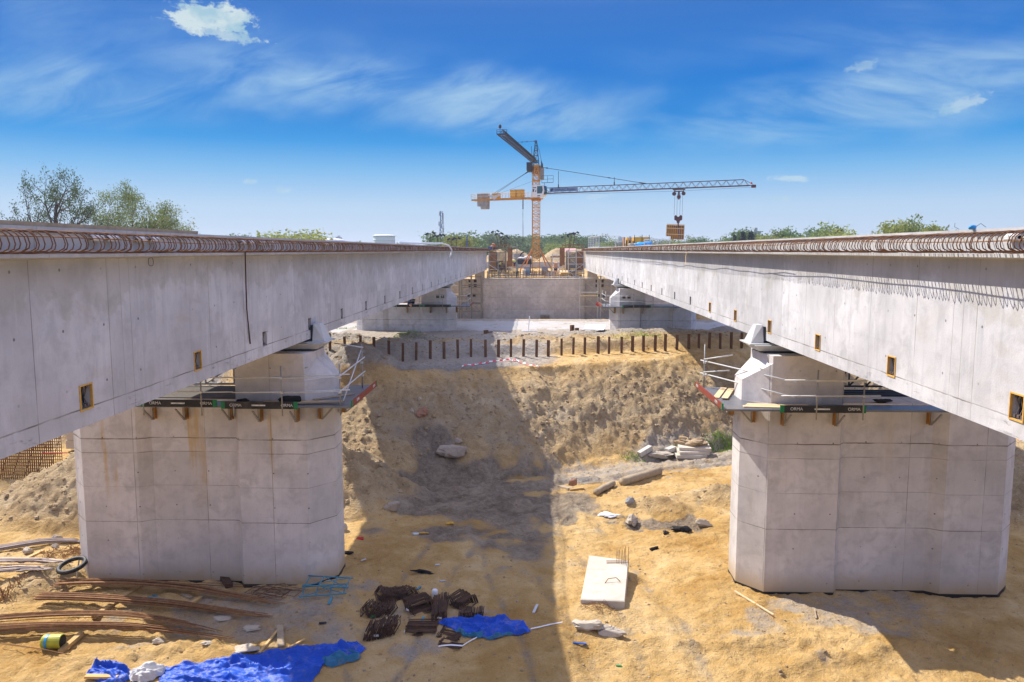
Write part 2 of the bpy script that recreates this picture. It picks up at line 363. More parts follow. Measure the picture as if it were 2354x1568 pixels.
# ------------------------------------------------------------------ materials
def newmat(name, rough=0.8, spec=0.3, metal=0.0):
    m = bpy.data.materials.new(name); m.use_nodes = True; nt = m.node_tree; b = nt.nodes['Principled BSDF']
    b.inputs['Roughness'].default_value = rough; b.inputs['Specular IOR Level'].default_value = spec; b.inputs['Metallic'].default_value = metal
    return m, nt, b
def objco(nt): return nd(nt, 'ShaderNodeTexCoord').outputs['Object']
def geopos(nt): return nd(nt, 'ShaderNodeNewGeometry').outputs['Position']
def noise(nt, vec, scale, detail=5, rough=0.55, dist=0.0):
    return nd(nt, 'ShaderNodeTexNoise', {'Vector': vec, 'Scale': scale, 'Detail': detail, 'Roughness': rough, 'Distortion': dist}).outputs[0]
def vmul(nt, vec, k): return nd(nt, 'ShaderNodeVectorMath', {0: vec, 1: k}, operation='MULTIPLY').outputs[0]
def bumpn(nt, b, h, strength=0.3, dist=0.05):
    nt.links.new(nd(nt, 'ShaderNodeBump', {'Height': h, 'Strength': strength, 'Distance': dist}).outputs[0], b.inputs['Normal'])
def simple(name, col, rough=0.7, spec=0.3, metal=0.0, var=0.25, scale=6.0, dirt=None, dirt_amt=0.4, bump=0.0, stretch=(1, 1, 1), rnd=0.0):
    m, nt, b = newmat(name, rough, spec, metal); p = vmul(nt, geopos(nt), stretch)
    n = noise(nt, p, scale, 6, 0.6)
    c = mixc(nt, n, tuple(k * (1 - var) for k in col), tuple(min(1, k * (1 + var)) for k in col))
    if dirt: c = mixc(nt, mth(nt, 'MULTIPLY', sstep(nt, noise(nt, p, scale * 0.35, 6, 0.65), 0.45, 0.7), dirt_amt), c, dirt)
    if rnd:
        rn = nd(nt, 'ShaderNodeObjectInfo').outputs['Random']
        c = mixc(nt, 1.0, c, nd(nt, 'ShaderNodeCombineColor', {k: mth(nt, 'MULTIPLY_ADD', rn, rnd, 1 - rnd / 2) for k in range(3)}).outputs[0], 'MULTIPLY')
    nt.links.new(c, b.inputs['Base Color'])
    if bump: bumpn(nt, b, n, bump, 0.03)
    return m
def lines(nt, coord, period, phase, width, wob=None):     # thin dark joints every `period`
    f = mth(nt, 'FRACT', mth(nt, 'MULTIPLY_ADD', coord, 1.0 / period, phase))
    d = mth(nt, 'MULTIPLY', mth(nt, 'ABSOLUTE', mth(nt, 'SUBTRACT', f, 0.5)), period)
    return sstep(nt, d, width, width * 0.3)
def concrete(name, along, base=(0.47, 0.455, 0.435), vper=(1.25,), hz=(), hper=None, dots=None, streak=0.5, stain=0.3, rust=0.0, lowdirt=None, smear=None):
    """board-marked cast concrete: panel joints, tie holes, runs of water and lime, brown stains. along = 0 for x, 1 for y"""
    m, nt, b = newmat(name, 0.85, 0.25)
    pos = geopos(nt); sp = nd(nt, 'ShaderNodeSeparateXYZ', {0: pos}).outputs
    u, z = sp[along], sp[2]
    big = noise(nt, pos, 0.35, 5, 0.6); mid = noise(nt, pos, 1.7, 7, 0.65, 0.4); fine = noise(nt, pos, 22, 4, 0.6)
    runs = noise(nt, vmul(nt, pos, (3.2, 3.2, 0.22)), 1.4, 6, 0.65)
    c = mixc(nt, sstep(nt, big, 0.3, 0.7), tuple(k * 0.82 for k in base), tuple(min(1, k * 1.10) for k in base))
    c = mixc(nt, mth(nt, 'MULTIPLY', sstep(nt, mid, 0.42, 0.70), 0.75), c, tuple(k * 0.70 for k in base))
    c = mixc(nt, mth(nt, 'MULTIPLY', sstep(nt, runs, 0.5, 0.75), 0.45 * streak), c, tuple(k * f for k, f in zip(base, (0.62, 0.63, 0.68))))
    c = mixc(nt, mth(nt, 'MULTIPLY', sstep(nt, runs, 0.42, 0.28), 0.35 * streak), c, tuple(min(1, k * 1.18) for k in base))
    br = noise(nt, vmul(nt, pos, (0.9, 0.9, 1.6)), 0.55, 6, 0.65, 0.6)
    c = mixc(nt, mth(nt, 'MULTIPLY', sstep(nt, br, 0.57, 0.80), stain), c, (0.37, 0.30, 0.19))
    if rust:
        rr = noise(nt, vmul(nt, pos, (1.5, 1.5, 0.10)), 1.0, 4, 0.6)
        rr = mth(nt, 'MULTIPLY', sstep(nt, rr, 0.60, 0.72), sstep(nt, mth(nt, 'ADD', z, mth(nt, 'MULTIPLY', mid, 4.0)), 4.2, 7.6))
        c = mixc(nt, mth(nt, 'MULTIPLY', rr, rust), c, (0.52, 0.35, 0.12))
    c = mixc(nt, mth(nt, 'MULTIPLY', sstep(nt, fine, 0.56, 0.74), 0.4), c, tuple(k * 0.6 for k in base))
    pp = (vper[0] if isinstance(vper[0], tuple) else (vper[0], 0.0)); cell = nd(nt, 'ShaderNodeCombineXYZ', {0: mth(nt, 'FLOOR', mth(nt, 'ADD', mth(nt, 'MULTIPLY_ADD', u, 1 / pp[0], pp[1]), 0.5)), 1: mth(nt, 'FLOOR', mth(nt, 'MULTIPLY_ADD', z, 1 / 2.65, 0.06))}).outputs[0]
    tone = nd(nt, 'ShaderNodeTexWhiteNoise', {'Vector': cell}, noise_dimensions='2D').outputs[0]; tone = mth(nt, 'MULTIPLY_ADD', tone, 0.16, 0.90)
    c = mixc(nt, 1.0, c, nd(nt, 'ShaderNodeCombineColor', {k: tone for k in range(3)}).outputs[0], 'MULTIPLY')
    amt = noise(nt, pos, 0.9, 3, 0.5); j = None
    for i, (pr, ph) in enumerate(vper if isinstance(vper[0], tuple) else [(p, 0.0) for p in vper]):
        l = mth(nt, 'MULTIPLY', lines(nt, u, pr, ph, 0.016), 0.75 if i == 0 else 0.5); j = l if j is None else mth(nt, 'MAXIMUM', j, l)
    if hper: j = mth(nt, 'MAXIMUM', j, lines(nt, z, hper[0], hper[1], 0.016))
    for zz, w, s in hz:
        zw = mth(nt, 'ADD', z, mth(nt, 'MULTIPLY', mth(nt, 'SUBTRACT', mid, 0.5), 0.05))
        j = mth(nt, 'MAXIMUM', j, mth(nt, 'MULTIPLY', sstep(nt, mth(nt, 'ABSOLUTE', mth(nt, 'SUBTRACT', zw, zz)), w, w * 0.3), s))
    c = mixc(nt, mth(nt, 'MULTIPLY', j, sstep(nt, amt, 0.25, 0.62)), c, (0.15, 0.13, 0.10))
    if dots:
        du, dz, pu, pz, rad = dots
        a = mth(nt, 'MULTIPLY', mth(nt, 'SUBTRACT', mth(nt, 'FRACT', mth(nt, 'MULTIPLY_ADD', u, 1 / du, pu)), 0.5), du)
        e = mth(nt, 'MULTIPLY', mth(nt, 'SUBTRACT', mth(nt, 'FRACT', mth(nt, 'MULTIPLY_ADD', z, 1 / dz, pz)), 0.5), dz)
        rd = mth(nt, 'SQRT', mth(nt, 'ADD', mth(nt, 'MULTIPLY', a, a), mth(nt, 'MULTIPLY', e, e)))
        c = mixc(nt, mth(nt, 'MULTIPLY', sstep(nt, rd, rad, rad * 0.6), mth(nt, 'MULTIPLY', sstep(nt, amt, 0.35, 0.6), 0.8)), c, (0.06, 0.055, 0.05))
    if lowdirt is not None:
        c = mixc(nt, mth(nt, 'MULTIPLY', sstep(nt, mth(nt, 'ADD', z, mth(nt, 'MULTIPLY', mid, 1.0)), lowdirt + 1.6, lowdirt + 0.5), 0.85), c, (0.40, 0.29, 0.15))
    if smear:                              # scuffed dark form edge below, damp weathered band above
        lo, hi = smear; sn = noise(nt, vmul(nt, pos, (1, .55, 2.6)), 1.3, 8, 0.72, 0.5)
        c = mixc(nt, mth(nt, 'MULTIPLY', mth(nt, 'MULTIPLY', sstep(nt, sn, 0.56, 0.66), sstep(nt, z, lo, lo - .08)), 0.6), c, (0.13, 0.125, 0.14))
        wet = sstep(nt, mth(nt, 'ADD', z, mth(nt, 'MULTIPLY', mth(nt, 'SUBTRACT', noise(nt, vmul(nt, pos, (.5, .5, .5)), 1.0, 7, 0.62), 0.5), 3.4)), hi - .03, hi + .12)
        c = mixc(nt, mth(nt, 'MULTIPLY', wet, 0.32), c, (0.34, 0.32, 0.26))
    nt.links.new(c, b.inputs['Base Color'])
    bumpn(nt, b, mth(nt, 'SUBTRACT', mth(nt, 'ADD', fine, mid), mth(nt, 'MULTIPLY', j, 1.0)), 0.22, 0.02)
    return m
M = {}
M['girder'] = concrete('girder_concrete', 1, (0.555, 0.555, 0.57), vper=((2.44, 0.12), (5.3, 0.40), (7.3, 0.3)), hz=((CZ - 2.96, 0.02, 0.9),), dots=(1.36, 1.1, 0.2, 0.36, 0.035), streak=1.15, stain=0.42, smear=(CZ - 2.98, CZ - .95))
M['pier'] = concrete('pier_concrete', 0, (0.60, 0.57, 0.555), vper=((2.6, 0.26),), hz=((CZ - 6.97, .03, 1), (CZ - 7.5, .02, .7), (CZ - 10.15, .02, .9), (CZ - 8.8, .015, .6)), dots=(1.28, 1.32, 0.1, 0.2, 0.035), streak=0.55, stain=0.25, rust=0.75, lowdirt=-0.1)
M['pier_clean'] = concrete('pier_concrete_clean', 0, (0.60, 0.57, 0.555), vper=((2.6, 0.26),), hz=((CZ - 6.97, .03, 1), (CZ - 7.5, .02, .7), (CZ - 10.15, .02, .9), (CZ - 8.8, .015, .6)), dots=(1.28, 1.32, 0.1, 0.2, 0.035), streak=0.6, stain=0.35, rust=0.12, lowdirt=-0.1)
M['abutment'] = concrete('abutment_concrete', 0, (0.58, 0.545, 0.515), vper=((2.44, 0.2), (4.88, .31)), hper=(2.0, 0.20), dots=(2.44, 2.0, 0.05, 0.1, 0.03), streak=0.5, stain=0.15)
M['slab'] = concrete('slab_concrete', 1, (0.52, 0.50, 0.47), vper=((2.4, .1),), streak=0.3, stain=0.2)
M['block'] = concrete('block_concrete', 0, (0.55, 0.50, 0.42), vper=((9.0, .1),), streak=0.2, stain=0.6)
M['grey_block'] = concrete('ballast_concrete', 0, (0.30, 0.30, 0.31), vper=((9.0, .1),), hper=(0.7, 0), streak=0.4, stain=0.15)
M['rust'] = simple('rusty_steel', (0.17, 0.085, 0.045), 0.85, 0.3, 0.2, 0.45, 9, (0.30, 0.15, 0.06), 0.5)
M['rust_dark'] = simple('old_rusty_steel', (0.085, 0.05, 0.035), 0.85, 0.3, 0.2, 0.45, 9, (0.20, 0.09, 0.04), 0.45)
M['post_rust'] = simple('rusty_post', (0.125, 0.065, 0.04), 0.85, 0.3, 0.1, 0.4, 9, (0.24, 0.12, 0.05), 0.45)
M['rust_bright'] = simple('fresh_rusty_bar', (0.25, 0.125, 0.055), 0.8, 0.3, 0.1, 0.4, 14, (0.45, 0.27, 0.12), 0.5)
M['bar_grey'] = simple('weathered_bar', (0.30, 0.25, 0.23), 0.6, 0.4, 0.4, 0.3, 14, (0.30, 0.17, 0.08), 0.5)
M['timber'] = simple('sawn_timber', (0.56, 0.38, 0.17), 0.85, 0.2, 0, 0.25, 5, (0.34, 0.22, 0.10), 0.5, 0.2, (1, 1, 4), rnd=0.3)
M['timber_pale'] = simple('pale_planks', (0.62, 0.47, 0.28), 0.85, 0.2, 0, 0.2, 7, (0.40, 0.28, 0.16), 0.35, 0.2, (3, 1, 1), rnd=0.25)
M['timber_grey'] = simple('weathered_timber', (0.36, 0.29, 0.20), 0.9, 0.2, 0, 0.3, 7, (0.2, 0.15, 0.1), 0.5, 0.3)
M['board_old'] = simple('old_dark_boards', (0.11, 0.10, 0.09), 0.9, 0.2, 0, 0.35, 5, (0.2, 0.16, 0.11), 0.4)
M['ply'] = simple('brown_plywood', (0.30, 0.15, 0.065), 0.8, 0.25, 0, 0.35, 3, (0.14, 0.08, 0.05), 0.6)
M['ply_yellow'] = simple('yellow_formwork', (0.62, 0.36, 0.06), 0.75, 0.3, 0, 0.25, 3, (0.25, 0.15, 0.06), 0.5)
M['galv'] = simple('galvanised_tube', (0.52, 0.53, 0.53), 0.5, 0.5, 0.15, 0.2, 8, (0.33, 0.29, 0.22), 0.4)
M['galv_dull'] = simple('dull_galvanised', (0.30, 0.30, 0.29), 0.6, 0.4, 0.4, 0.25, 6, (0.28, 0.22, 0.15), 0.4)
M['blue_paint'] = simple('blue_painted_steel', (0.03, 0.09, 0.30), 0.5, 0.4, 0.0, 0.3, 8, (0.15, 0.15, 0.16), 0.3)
M['turq_paint'] = simple('turquoise_painted_steel', (0.05, 0.24, 0.33), 0.5, 0.4, 0.0, 0.3, 8, (0.2, 0.2, 0.2), 0.3)
M['dark_steel'] = simple('dark_steel', (0.035, 0.04, 0.05), 0.55, 0.4, 0.5, 0.3, 8)
M['deck_panel'] = simple('wet_looking_deck_panel', (0.13, 0.15, 0.19), 0.4, 0.4, 0.3, 0.3, 3, (0.25, 0.2, 0.14), 0.4)
M['board_black'] = simple('black_toe_board', (0.022, 0.022, 0.022), 0.7, 0.3, 0, 0.5, 5, (0.10, 0.09, 0.08), 0.5)
M['board_red'] = simple('red_brown_toe_board', (0.22, 0.045, 0.025), 0.7, 0.3, 0, 0.3, 5, (0.14, 0.07, 0.05), 0.5)
M['green_cap'] = simple('green_painted_end', (0.01, 0.17, 0.06), 0.6, 0.3, 0, 0.25, 8)
M['letter_white'] = simple('white_lettering', (0.62, 0.62, 0.60), 0.7, 0.3, 0, 0.35, 20, (0.1, 0.1, 0.1), 0.5)
M['letter_blue'] = simple('navy_lettering', (0.02, 0.04, 0.12), 0.6, 0.3)
M['crane_yellow'] = simple('crane_yellow_paint', (0.52, 0.23, 0.015), 0.5, 0.4, 0, 0.2, 2, (0.22, 0.10, 0.03), 0.35)
M['crane_orange'] = simple('orange_steel_prop', (0.55, 0.19, 0.04), 0.6, 0.4, 0, 0.25, 2, (0.25, 0.1, 0.04), 0.35)
M['crane_red'] = simple('red_brown_crane_steel', (0.085, 0.028, 0.035), 0.5, 0.4, 0, 0.25, 2)
M['crane_brown'] = simple('brown_crane_steel', (0.20, 0.10, 0.04), 0.6, 0.4, 0, 0.3, 2)
M['crane_dark'] = simple('dark_crane_steel', (0.022, 0.012, 0.012), 0.8, 0.2, 0.0, 0.3, 2, (0.14, 0.06, 0.03), 0.4)
M['white_paint'] = simple('white_paint', (0.74, 0.75, 0.76), 0.45, 0.4, 0, 0.08, 2, (0.45, 0.42, 0.38), 0.2)
M['white_plastic'] = simple('white_plastic', (0.75, 0.76, 0.77), 0.4, 0.45, 0, 0.1, 5)
M['red_paint'] = simple('red_paint', (0.50, 0.02, 0.02), 0.5, 0.4)
M['blue_plastic'] = simple('bright_blue_plastic', (0.02, 0.28, 0.62), 0.4, 0.4, 0, 0.2, 4)
M['black_rubber'] = simple('black_rubber', (0.02, 0.02, 0.022), 0.6, 0.4, 0, 0.4, 20, (0.12, 0.1, 0.07), 0.4)
M['bitumen'] = simple('black_bitumen_coat', (0.012, 0.012, 0.014), 0.5, 0.4, 0, 0.3, 5)
M['hole'] = simple('void_shade_black', (0.012, 0.012, 0.016), 0.7, 0.3, 0, 0.4, 12)  # near-black colour stands in for the shade inside pockets and canister
M['pocket_frame'] = simple('yellow_timber_frame', (0.62, 0.36, 0.08), 0.8, 0.25, 0, 0.3, 12, (0.3, 0.2, 0.08), 0.4)
M['strand'] = simple('grey_white_strand', (0.11, 0.10, 0.10), 0.6, 0.4, 0.2, 0.5, 18, (0.35, 0.18, 0.09), 0.5)
M['bracket_rust'] = simple('rust_yellow_bracket', (0.42, 0.22, 0.05), 0.75, 0.3, 0.1, 0.4, 6, (0.10, 0.05, 0.03), 0.6)
M['bearing_white'] = simple('pale_bearing_paint', (0.48, 0.49, 0.49), 0.5, 0.4, 0, 0.12, 4, (0.4, 0.36, 0.3), 0.25)
M['rock'] = simple('pale_boulder', (0.36, 0.30, 0.24), 0.9, 0.2, 0, 0.3, 4, (0.22, 0.19, 0.16), 0.5, 0.3)
M['rock_red'] = simple('reddish_boulder', (0.33, 0.18, 0.12), 0.9, 0.2, 0, 0.3, 6, (0.22, 0.19, 0.16), 0.5, 0.3)
M['rubble'] = simple('broken_concrete', (0.44, 0.39, 0.32), 0.9, 0.2, 0, 0.25, 5, (0.36, 0.29, 0.2), 0.4, 0.4)
M['cloth_black'] = simple('black_cloth', (0.02, 0.018, 0.02), 0.9, 0.2, 0, 0.4, 8)
M['skin'] = simple('skin', (0.50, 0.30, 0.20), 0.6, 0.3, 0, 0.1, 6)
M['hivis_orange'] = simple('orange_hi_vis', (0.95, 0.16, 0.01), 0.8, 0.2, 0, 0.12, 5)
M['hivis_yellow'] = simple('yellow_hi_vis', (0.62, 0.85, 0.05), 0.8, 0.2, 0, 0.12, 5)
M['hivis_red'] = simple('red_jacket', (0.75, 0.05, 0.02), 0.8, 0.2, 0, 0.12, 5)
M['trousers'] = simple('navy_trousers', (0.02, 0.035, 0.09), 0.9, 0.2, 0, 0.2, 6)
M['helmet_yellow'] = simple('yellow_helmet', (0.85, 0.48, 0.03), 0.4, 0.5, 0, 0.05, 6)
M['helmet_orange'] = simple('orange_helmet', (0.85, 0.22, 0.02), 0.4, 0.5, 0, 0.05, 6)
M['bark'] = simple('bark', (0.085, 0.065, 0.05), 0.9, 0.2, 0, 0.35, 5, (0.14, 0.12, 0.10), 0.4)
M['roof_pink'] = simple('pale_red_roof', (0.55, 0.33, 0.30), 0.8, 0.2, 0, 0.15, 1)
M['wall_white'] = simple('white_render', (0.70, 0.68, 0.66), 0.85, 0.2, 0, 0.08, 0.5)
M['tower_grey'] = simple('grey_blue_flats', (0.30, 0.34, 0.40), 0.85, 0.2, 0, 0.1, 0.05)
M['window_dark'] = simple('dark_windows', (0.08, 0.10, 0.13), 0.3, 0.5, 0, 0.2, 0.3)
def glass_mat():
    m, nt, b = newmat('cab_glass', 0.08, 0.6); b.inputs['Base Color'].default_value = (0.03, 0.09, 0.12, 1); return m
M['glass'] = glass_mat()
def tarp_mat(name, a, c2, seam):
    m, nt, b = newmat(name, 0.5, 0.35); p = objco(nt)
    n = noise(nt, p, 2.2, 6, 0.6, 0.3); f = sstep(nt, noise(nt, p, 0.9, 4, 0.6), 0.52, 0.58)
    c = mixc(nt, n, tuple(k * 0.75 for k in a), tuple(min(1, k * 1.2) for k in a))
    c = mixc(nt, mth(nt, 'MULTIPLY', f, seam), c, c2)
    c = mixc(nt, mth(nt, 'MULTIPLY', sstep(nt, noise(nt, p, 2.6, 8, 0.7), 0.52, 0.72), 0.45), c, (0.30, 0.25, 0.19))
    nt.links.new(c, b.inputs['Base Color']); bumpn(nt, b, noise(nt, p, 5, 5, 0.6, 0.8), 0.5, 0.06)
    return m
M['tarp'] = tarp_mat('blue_tarpaulin', (0.004, 0.075, 0.50), (0.02, 0.16, 0.26), 0.0)
M['tarp_back'] = tarp_mat('teal_underside', (0.02, 0.16, 0.30), (0.02, 0.12, 0.3), 0.2)
M['sheet_white'] = tarp_mat('grey_white_sheeting', (0.55, 0.55, 0.56), (0.4, 0.4, 0.42), 0.3)
def leaf_mat(name, a, b2, trans=0.35):
    m, nt, b = newmat(name, 0.6, 0.2)
    rnd = nd(nt, 'ShaderNodeObjectInfo').outputs['Random']
    n = noise(nt, geopos(nt), 0.9, 3, 0.6)
    c = mixc(nt, n, a, b2)
    c = mixc(nt, 1.0, c, nd(nt, 'ShaderNodeCombineColor', {k: mth(nt, 'MULTIPLY_ADD', rnd, 0.35, 0.82) for k in range(3)}).outputs[0], 'MULTIPLY')
    nt.links.new(c, b.inputs['Base Color'])
    tr = nd(nt, 'ShaderNodeBsdfTranslucent', {0: c}); mx = nd(nt, 'ShaderNodeMixShader', {0: trans, 1: b.outputs[0], 2: tr.outputs[0]})
    nt.links.new(mx.outputs[0], nt.nodes['Material Output'].inputs[0])
    return m
M['leaf_dark'] = leaf_mat('dull_green_leaves', (0.05, 0.085, 0.045), (0.09, 0.13, 0.05))
M['leaf_green'] = leaf_mat('spring_green_leaves', (0.16, 0.22, 0.045), (0.25, 0.29, 0.07))
M['leaf_yellow'] = leaf_mat('yellow_green_leaves', (0.22, 0.26, 0.045), (0.31, 0.32, 0.07))
M['leaf_mid'] = leaf_mat('mid_green_leaves', (0.07, 0.13, 0.035), (0.13, 0.2, 0.06))
M['leaf_fir'] = leaf_mat('dark_needles', (0.015, 0.035, 0.02), (0.03, 0.055, 0.03), 0.1)
M['grass'] = leaf_mat('fresh_grass', (0.14, 0.27, 0.02), (0.24, 0.36, 0.04))
def ground_mat():
    m, nt, b = newmat('dug_sand_and_earth', 0.95, 0.15)
    A = lambda k: nd(nt, 'ShaderNodeAttribute', attribute_name=k).outputs['Fac']
    mud, grv, ear, grn = A('mud'), A('gravel'), A('earth'), A('green')
    p = geopos(nt)
    n0 = noise(nt, p, 0.22, 5, 0.6, 0.5); n1 = noise(nt, p, 0.9, 7, 0.65, 0.4); n2 = noise(nt, p, 4.5, 6, 0.65); n3 = noise(nt, p, 21, 4, 0.6)
    sand = ramp(nt, mth(nt, 'ADD', mth(nt, 'MULTIPLY', n0, 0.55), mth(nt, 'MULTIPLY', n1, 0.45)),
                [(0.33, (0.39, 0.215, 0.055)), (0.45, (0.48, 0.305, 0.11)), (0.54, (0.57, 0.385, 0.165)), (0.66, (0.65, 0.495, 0.27))])
    ec = ramp(nt, n1, [(0.32, (0.27, 0.20, 0.125)), (0.5, (0.41, 0.315, 0.195)), (0.68, (0.54, 0.44, 0.29))])
    c = mixc(nt, mth(nt, 'MULTIPLY', ear, 0.85), sand, ec)
    gc = ramp(nt, n2, [(0.3, (0.25, 0.235, 0.215)), (0.7, (0.42, 0.39, 0.35))])
    mc = ramp(nt, mth(nt, 'ADD', mth(nt, 'MULTIPLY', n1, 0.6), mth(nt, 'MULTIPLY', n2, 0.4)), [(0.36, (0.075, 0.066, 0.06)), (0.5, (0.20, 0.17, 0.14)), (0.64, (0.36, 0.30, 0.225))])  # mud tones, darkened partly to deepen the shaded centre-left
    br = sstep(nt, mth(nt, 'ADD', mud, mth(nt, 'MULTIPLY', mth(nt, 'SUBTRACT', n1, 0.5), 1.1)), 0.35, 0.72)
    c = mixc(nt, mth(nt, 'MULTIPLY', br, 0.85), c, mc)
    c = mixc(nt, mth(nt, 'MULTIPLY', sstep(nt, mth(nt, 'ADD', grv, mth(nt, 'MULTIPLY', mth(nt, 'SUBTRACT', noise(nt, p, 1.6, 8, 0.72), 0.5), 1.5)), 0.2, 0.95), 0.85), c, gc)
    gr = ramp(nt, noise(nt, p, 0.06, 5, 0.6), [(0.35, (0.06, 0.10, 0.03)), (0.6, (0.14, 0.17, 0.06))])
    c = mixc(nt, sstep(nt, mth(nt, 'ADD', grn, mth(nt, 'MULTIPLY', mth(nt, 'SUBTRACT', n0, 0.5), 0.8)), 0.4, 0.7), c, gr)
    n4 = noise(nt, p, 10.0, 5, 0.7); c = mixc(nt, mth(nt, 'MULTIPLY', sstep(nt, n4, 0.55, 0.68), 0.28), c, (0.25, 0.165, 0.085))
    # dark clods and pale grit
    c = mixc(nt, mth(nt, 'MULTIPLY', sstep(nt, n2, 0.58, 0.70), 0.55), c, (0.17, 0.12, 0.075))
    c = mixc(nt, mth(nt, 'MULTIPLY', sstep(nt, n3, 0.60, 0.72), 0.5), c, (0.60, 0.52, 0.40))
    c = mixc(nt, mth(nt, 'MULTIPLY', sstep(nt, n3, 0.42, 0.30), 0.42), c, (0.20, 0.14, 0.08))
    nt.links.new(c, b.inputs['Base Color'])
    nb = noise(nt, p, 2.4, 8, 0.72, 0.3); rel = mth(nt, 'MULTIPLY_ADD', mth(nt, 'MAXIMUM', ear, mth(nt, 'MULTIPLY', mud, 0.6)), 0.35, 0.6)
    hgt = mth(nt, 'MULTIPLY', mth(nt, 'ADD', mth(nt, 'ADD', nb, mth(nt, 'MULTIPLY', n2, 0.5)), mth(nt, 'MULTIPLY', n3, 0.2)), rel)
    bumpn(nt, b, hgt, 1.0, 0.30)
    return m
M['ground'] = ground_mat()
M['road'] = simple('pale_dusty_road', (0.40, 0.385, 0.37), 0.9, 0.2, 0, 0.2, 0.8, (0.42, 0.36, 0.27), 0.5, 0.2)
M['clod'] = simple('earth_clod', (0.33, 0.24, 0.14), 0.95, 0.15, 0, 0.4, 3, (0.5, 0.45, 0.38), 0.3)
# ------------------------------------------------------------------ ground
def make_ground():
    def geo(a, b, n): return np.geomspace(a, b, n)
    xf = np.arange(-34, 34.01, 0.115)
    xs = np.concatenate([-(34 + geo(0.4, 6000, 60))[::-1], xf, 34 + geo(0.4, 6000, 60)])
    ys = np.concatenate([np.arange(-60, 17, 3.0), np.arange(17, 20, 0.2), np.arange(20, 36, 0.085), np.arange(36, 68, 0.125), np.arange(68, 138, 0.45), np.arange(138, 260, 1.6), 260 + geo(2, 9000, 50)])
    X, Y = np.meshgrid(xs, ys); nx, ny = len(xs), len(ys)
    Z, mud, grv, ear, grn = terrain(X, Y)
    V = np.stack([X, Y, Z], -1).reshape(-1, 3)
    me = bpy.data.meshes.new('ground')
    idx = np.arange(nx * ny).reshape(ny, nx)
    F = np.stack([idx[:-1, :-1], idx[:-1, 1:], idx[1:, 1:], idx[1:, :-1]], -1).reshape(-1, 4)
    me.vertices.add(len(V)); me.vertices.foreach_set('co', V.ravel())
    me.loops.add(F.size); me.loops.foreach_set('vertex_index', F.ravel().astype(np.int32))
    me.polygons.add(len(F)); me.polygons.foreach_set('loop_start', np.arange(0, F.size, 4, dtype=np.int32)); me.polygons.foreach_set('loop_total', np.full(len(F), 4, np.int32))
    me.update(); me.validate()
    me.polygons.foreach_set('use_smooth', np.ones(len(F), bool))
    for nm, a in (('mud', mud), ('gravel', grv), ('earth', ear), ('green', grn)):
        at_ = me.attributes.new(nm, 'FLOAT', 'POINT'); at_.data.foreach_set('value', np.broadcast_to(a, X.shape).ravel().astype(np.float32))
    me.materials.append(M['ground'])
    o = bpy.data.objects.new('ground', me); COL.objects.link(o); o['kind'] = 'structure'
    o['label'] = 'dug sandy ground of the pit with its slope, heaps and terrace'
make_ground()
def make_road():
    mb = MB(); n = 150
    xs = np.linspace(-70, 70, n + 1)
    def y0(x): return 80.5 + 1.2 * math.sin(x * .05) + .3 * math.sin(x * .7)
    def y1(x): return 91.0 + 1.0 * math.sin(x * .04 + 1) + .3 * math.sin(x * .6)
    vs, fs = [], []
    for x in xs:
        for k in range(9):
            y = y0(x) + (y1(x) - y0(x)) * k / 8; vs.append((x, y, H(x, y) + (0.03 if 0 < k < 8 else -0.02)))
    for i in range(n):
        for k in range(8): a = i * 9 + k; fs.append((a, a + 9, a + 10, a + 1))
    mb.add(vs, fs); o = mb.build('road', M['road'], smooth=True); o['kind'] = 'structure'; o['label'] = 'pale dusty site road running across behind the far piers'
make_road()
def make_clods():               # the loose lumps all over the dug faces: nobody could count them
    rg = random.Random(5); mb = MB()
    n = 26000
    px = np.array([rg.uniform(-30, 32) for _ in range(n)]); py = np.array([rg.uniform(20, 70) for _ in range(n)])
    z, mud, grv, ear, grn = terrain(px, py)
    w = 0.26 + 0.84 * ear + 0.4 * grv + 0.2 * mud
    for i in range(n):
        if rg.random() > w[i]: continue
        s = 0.022 + (0.05 + 0.10 * ear[i]) * rg.random() ** 3.0; fl = rg.uniform(.35, .75)
        a = rg.random() * 6.28; vs = []; nb = 6
        for q in range(nb): t = a + q * 1.047; k = s * rg.uniform(.65, 1.2); vs.append((px[i] + k * math.cos(t), py[i] + k * math.sin(t), z[i] - .25 * s))
        for q in range(nb): t = a + q * 1.047; k = s * rg.uniform(.45, .85); vs.append((px[i] + k * math.cos(t), py[i] + k * math.sin(t), z[i] + s * fl * rg.uniform(.5, 1)))
        mb.add(vs, [(q, (q + 1) % nb, nb + (q + 1) % nb, nb + q) for q in range(nb)] + [tuple(range(nb, 2 * nb))])
    o = mb.build('soil_clods', M['clod']); tag(o, 'loose clods and stones scattered over the dug earth', 'rubble', kind='stuff')
make_clods()

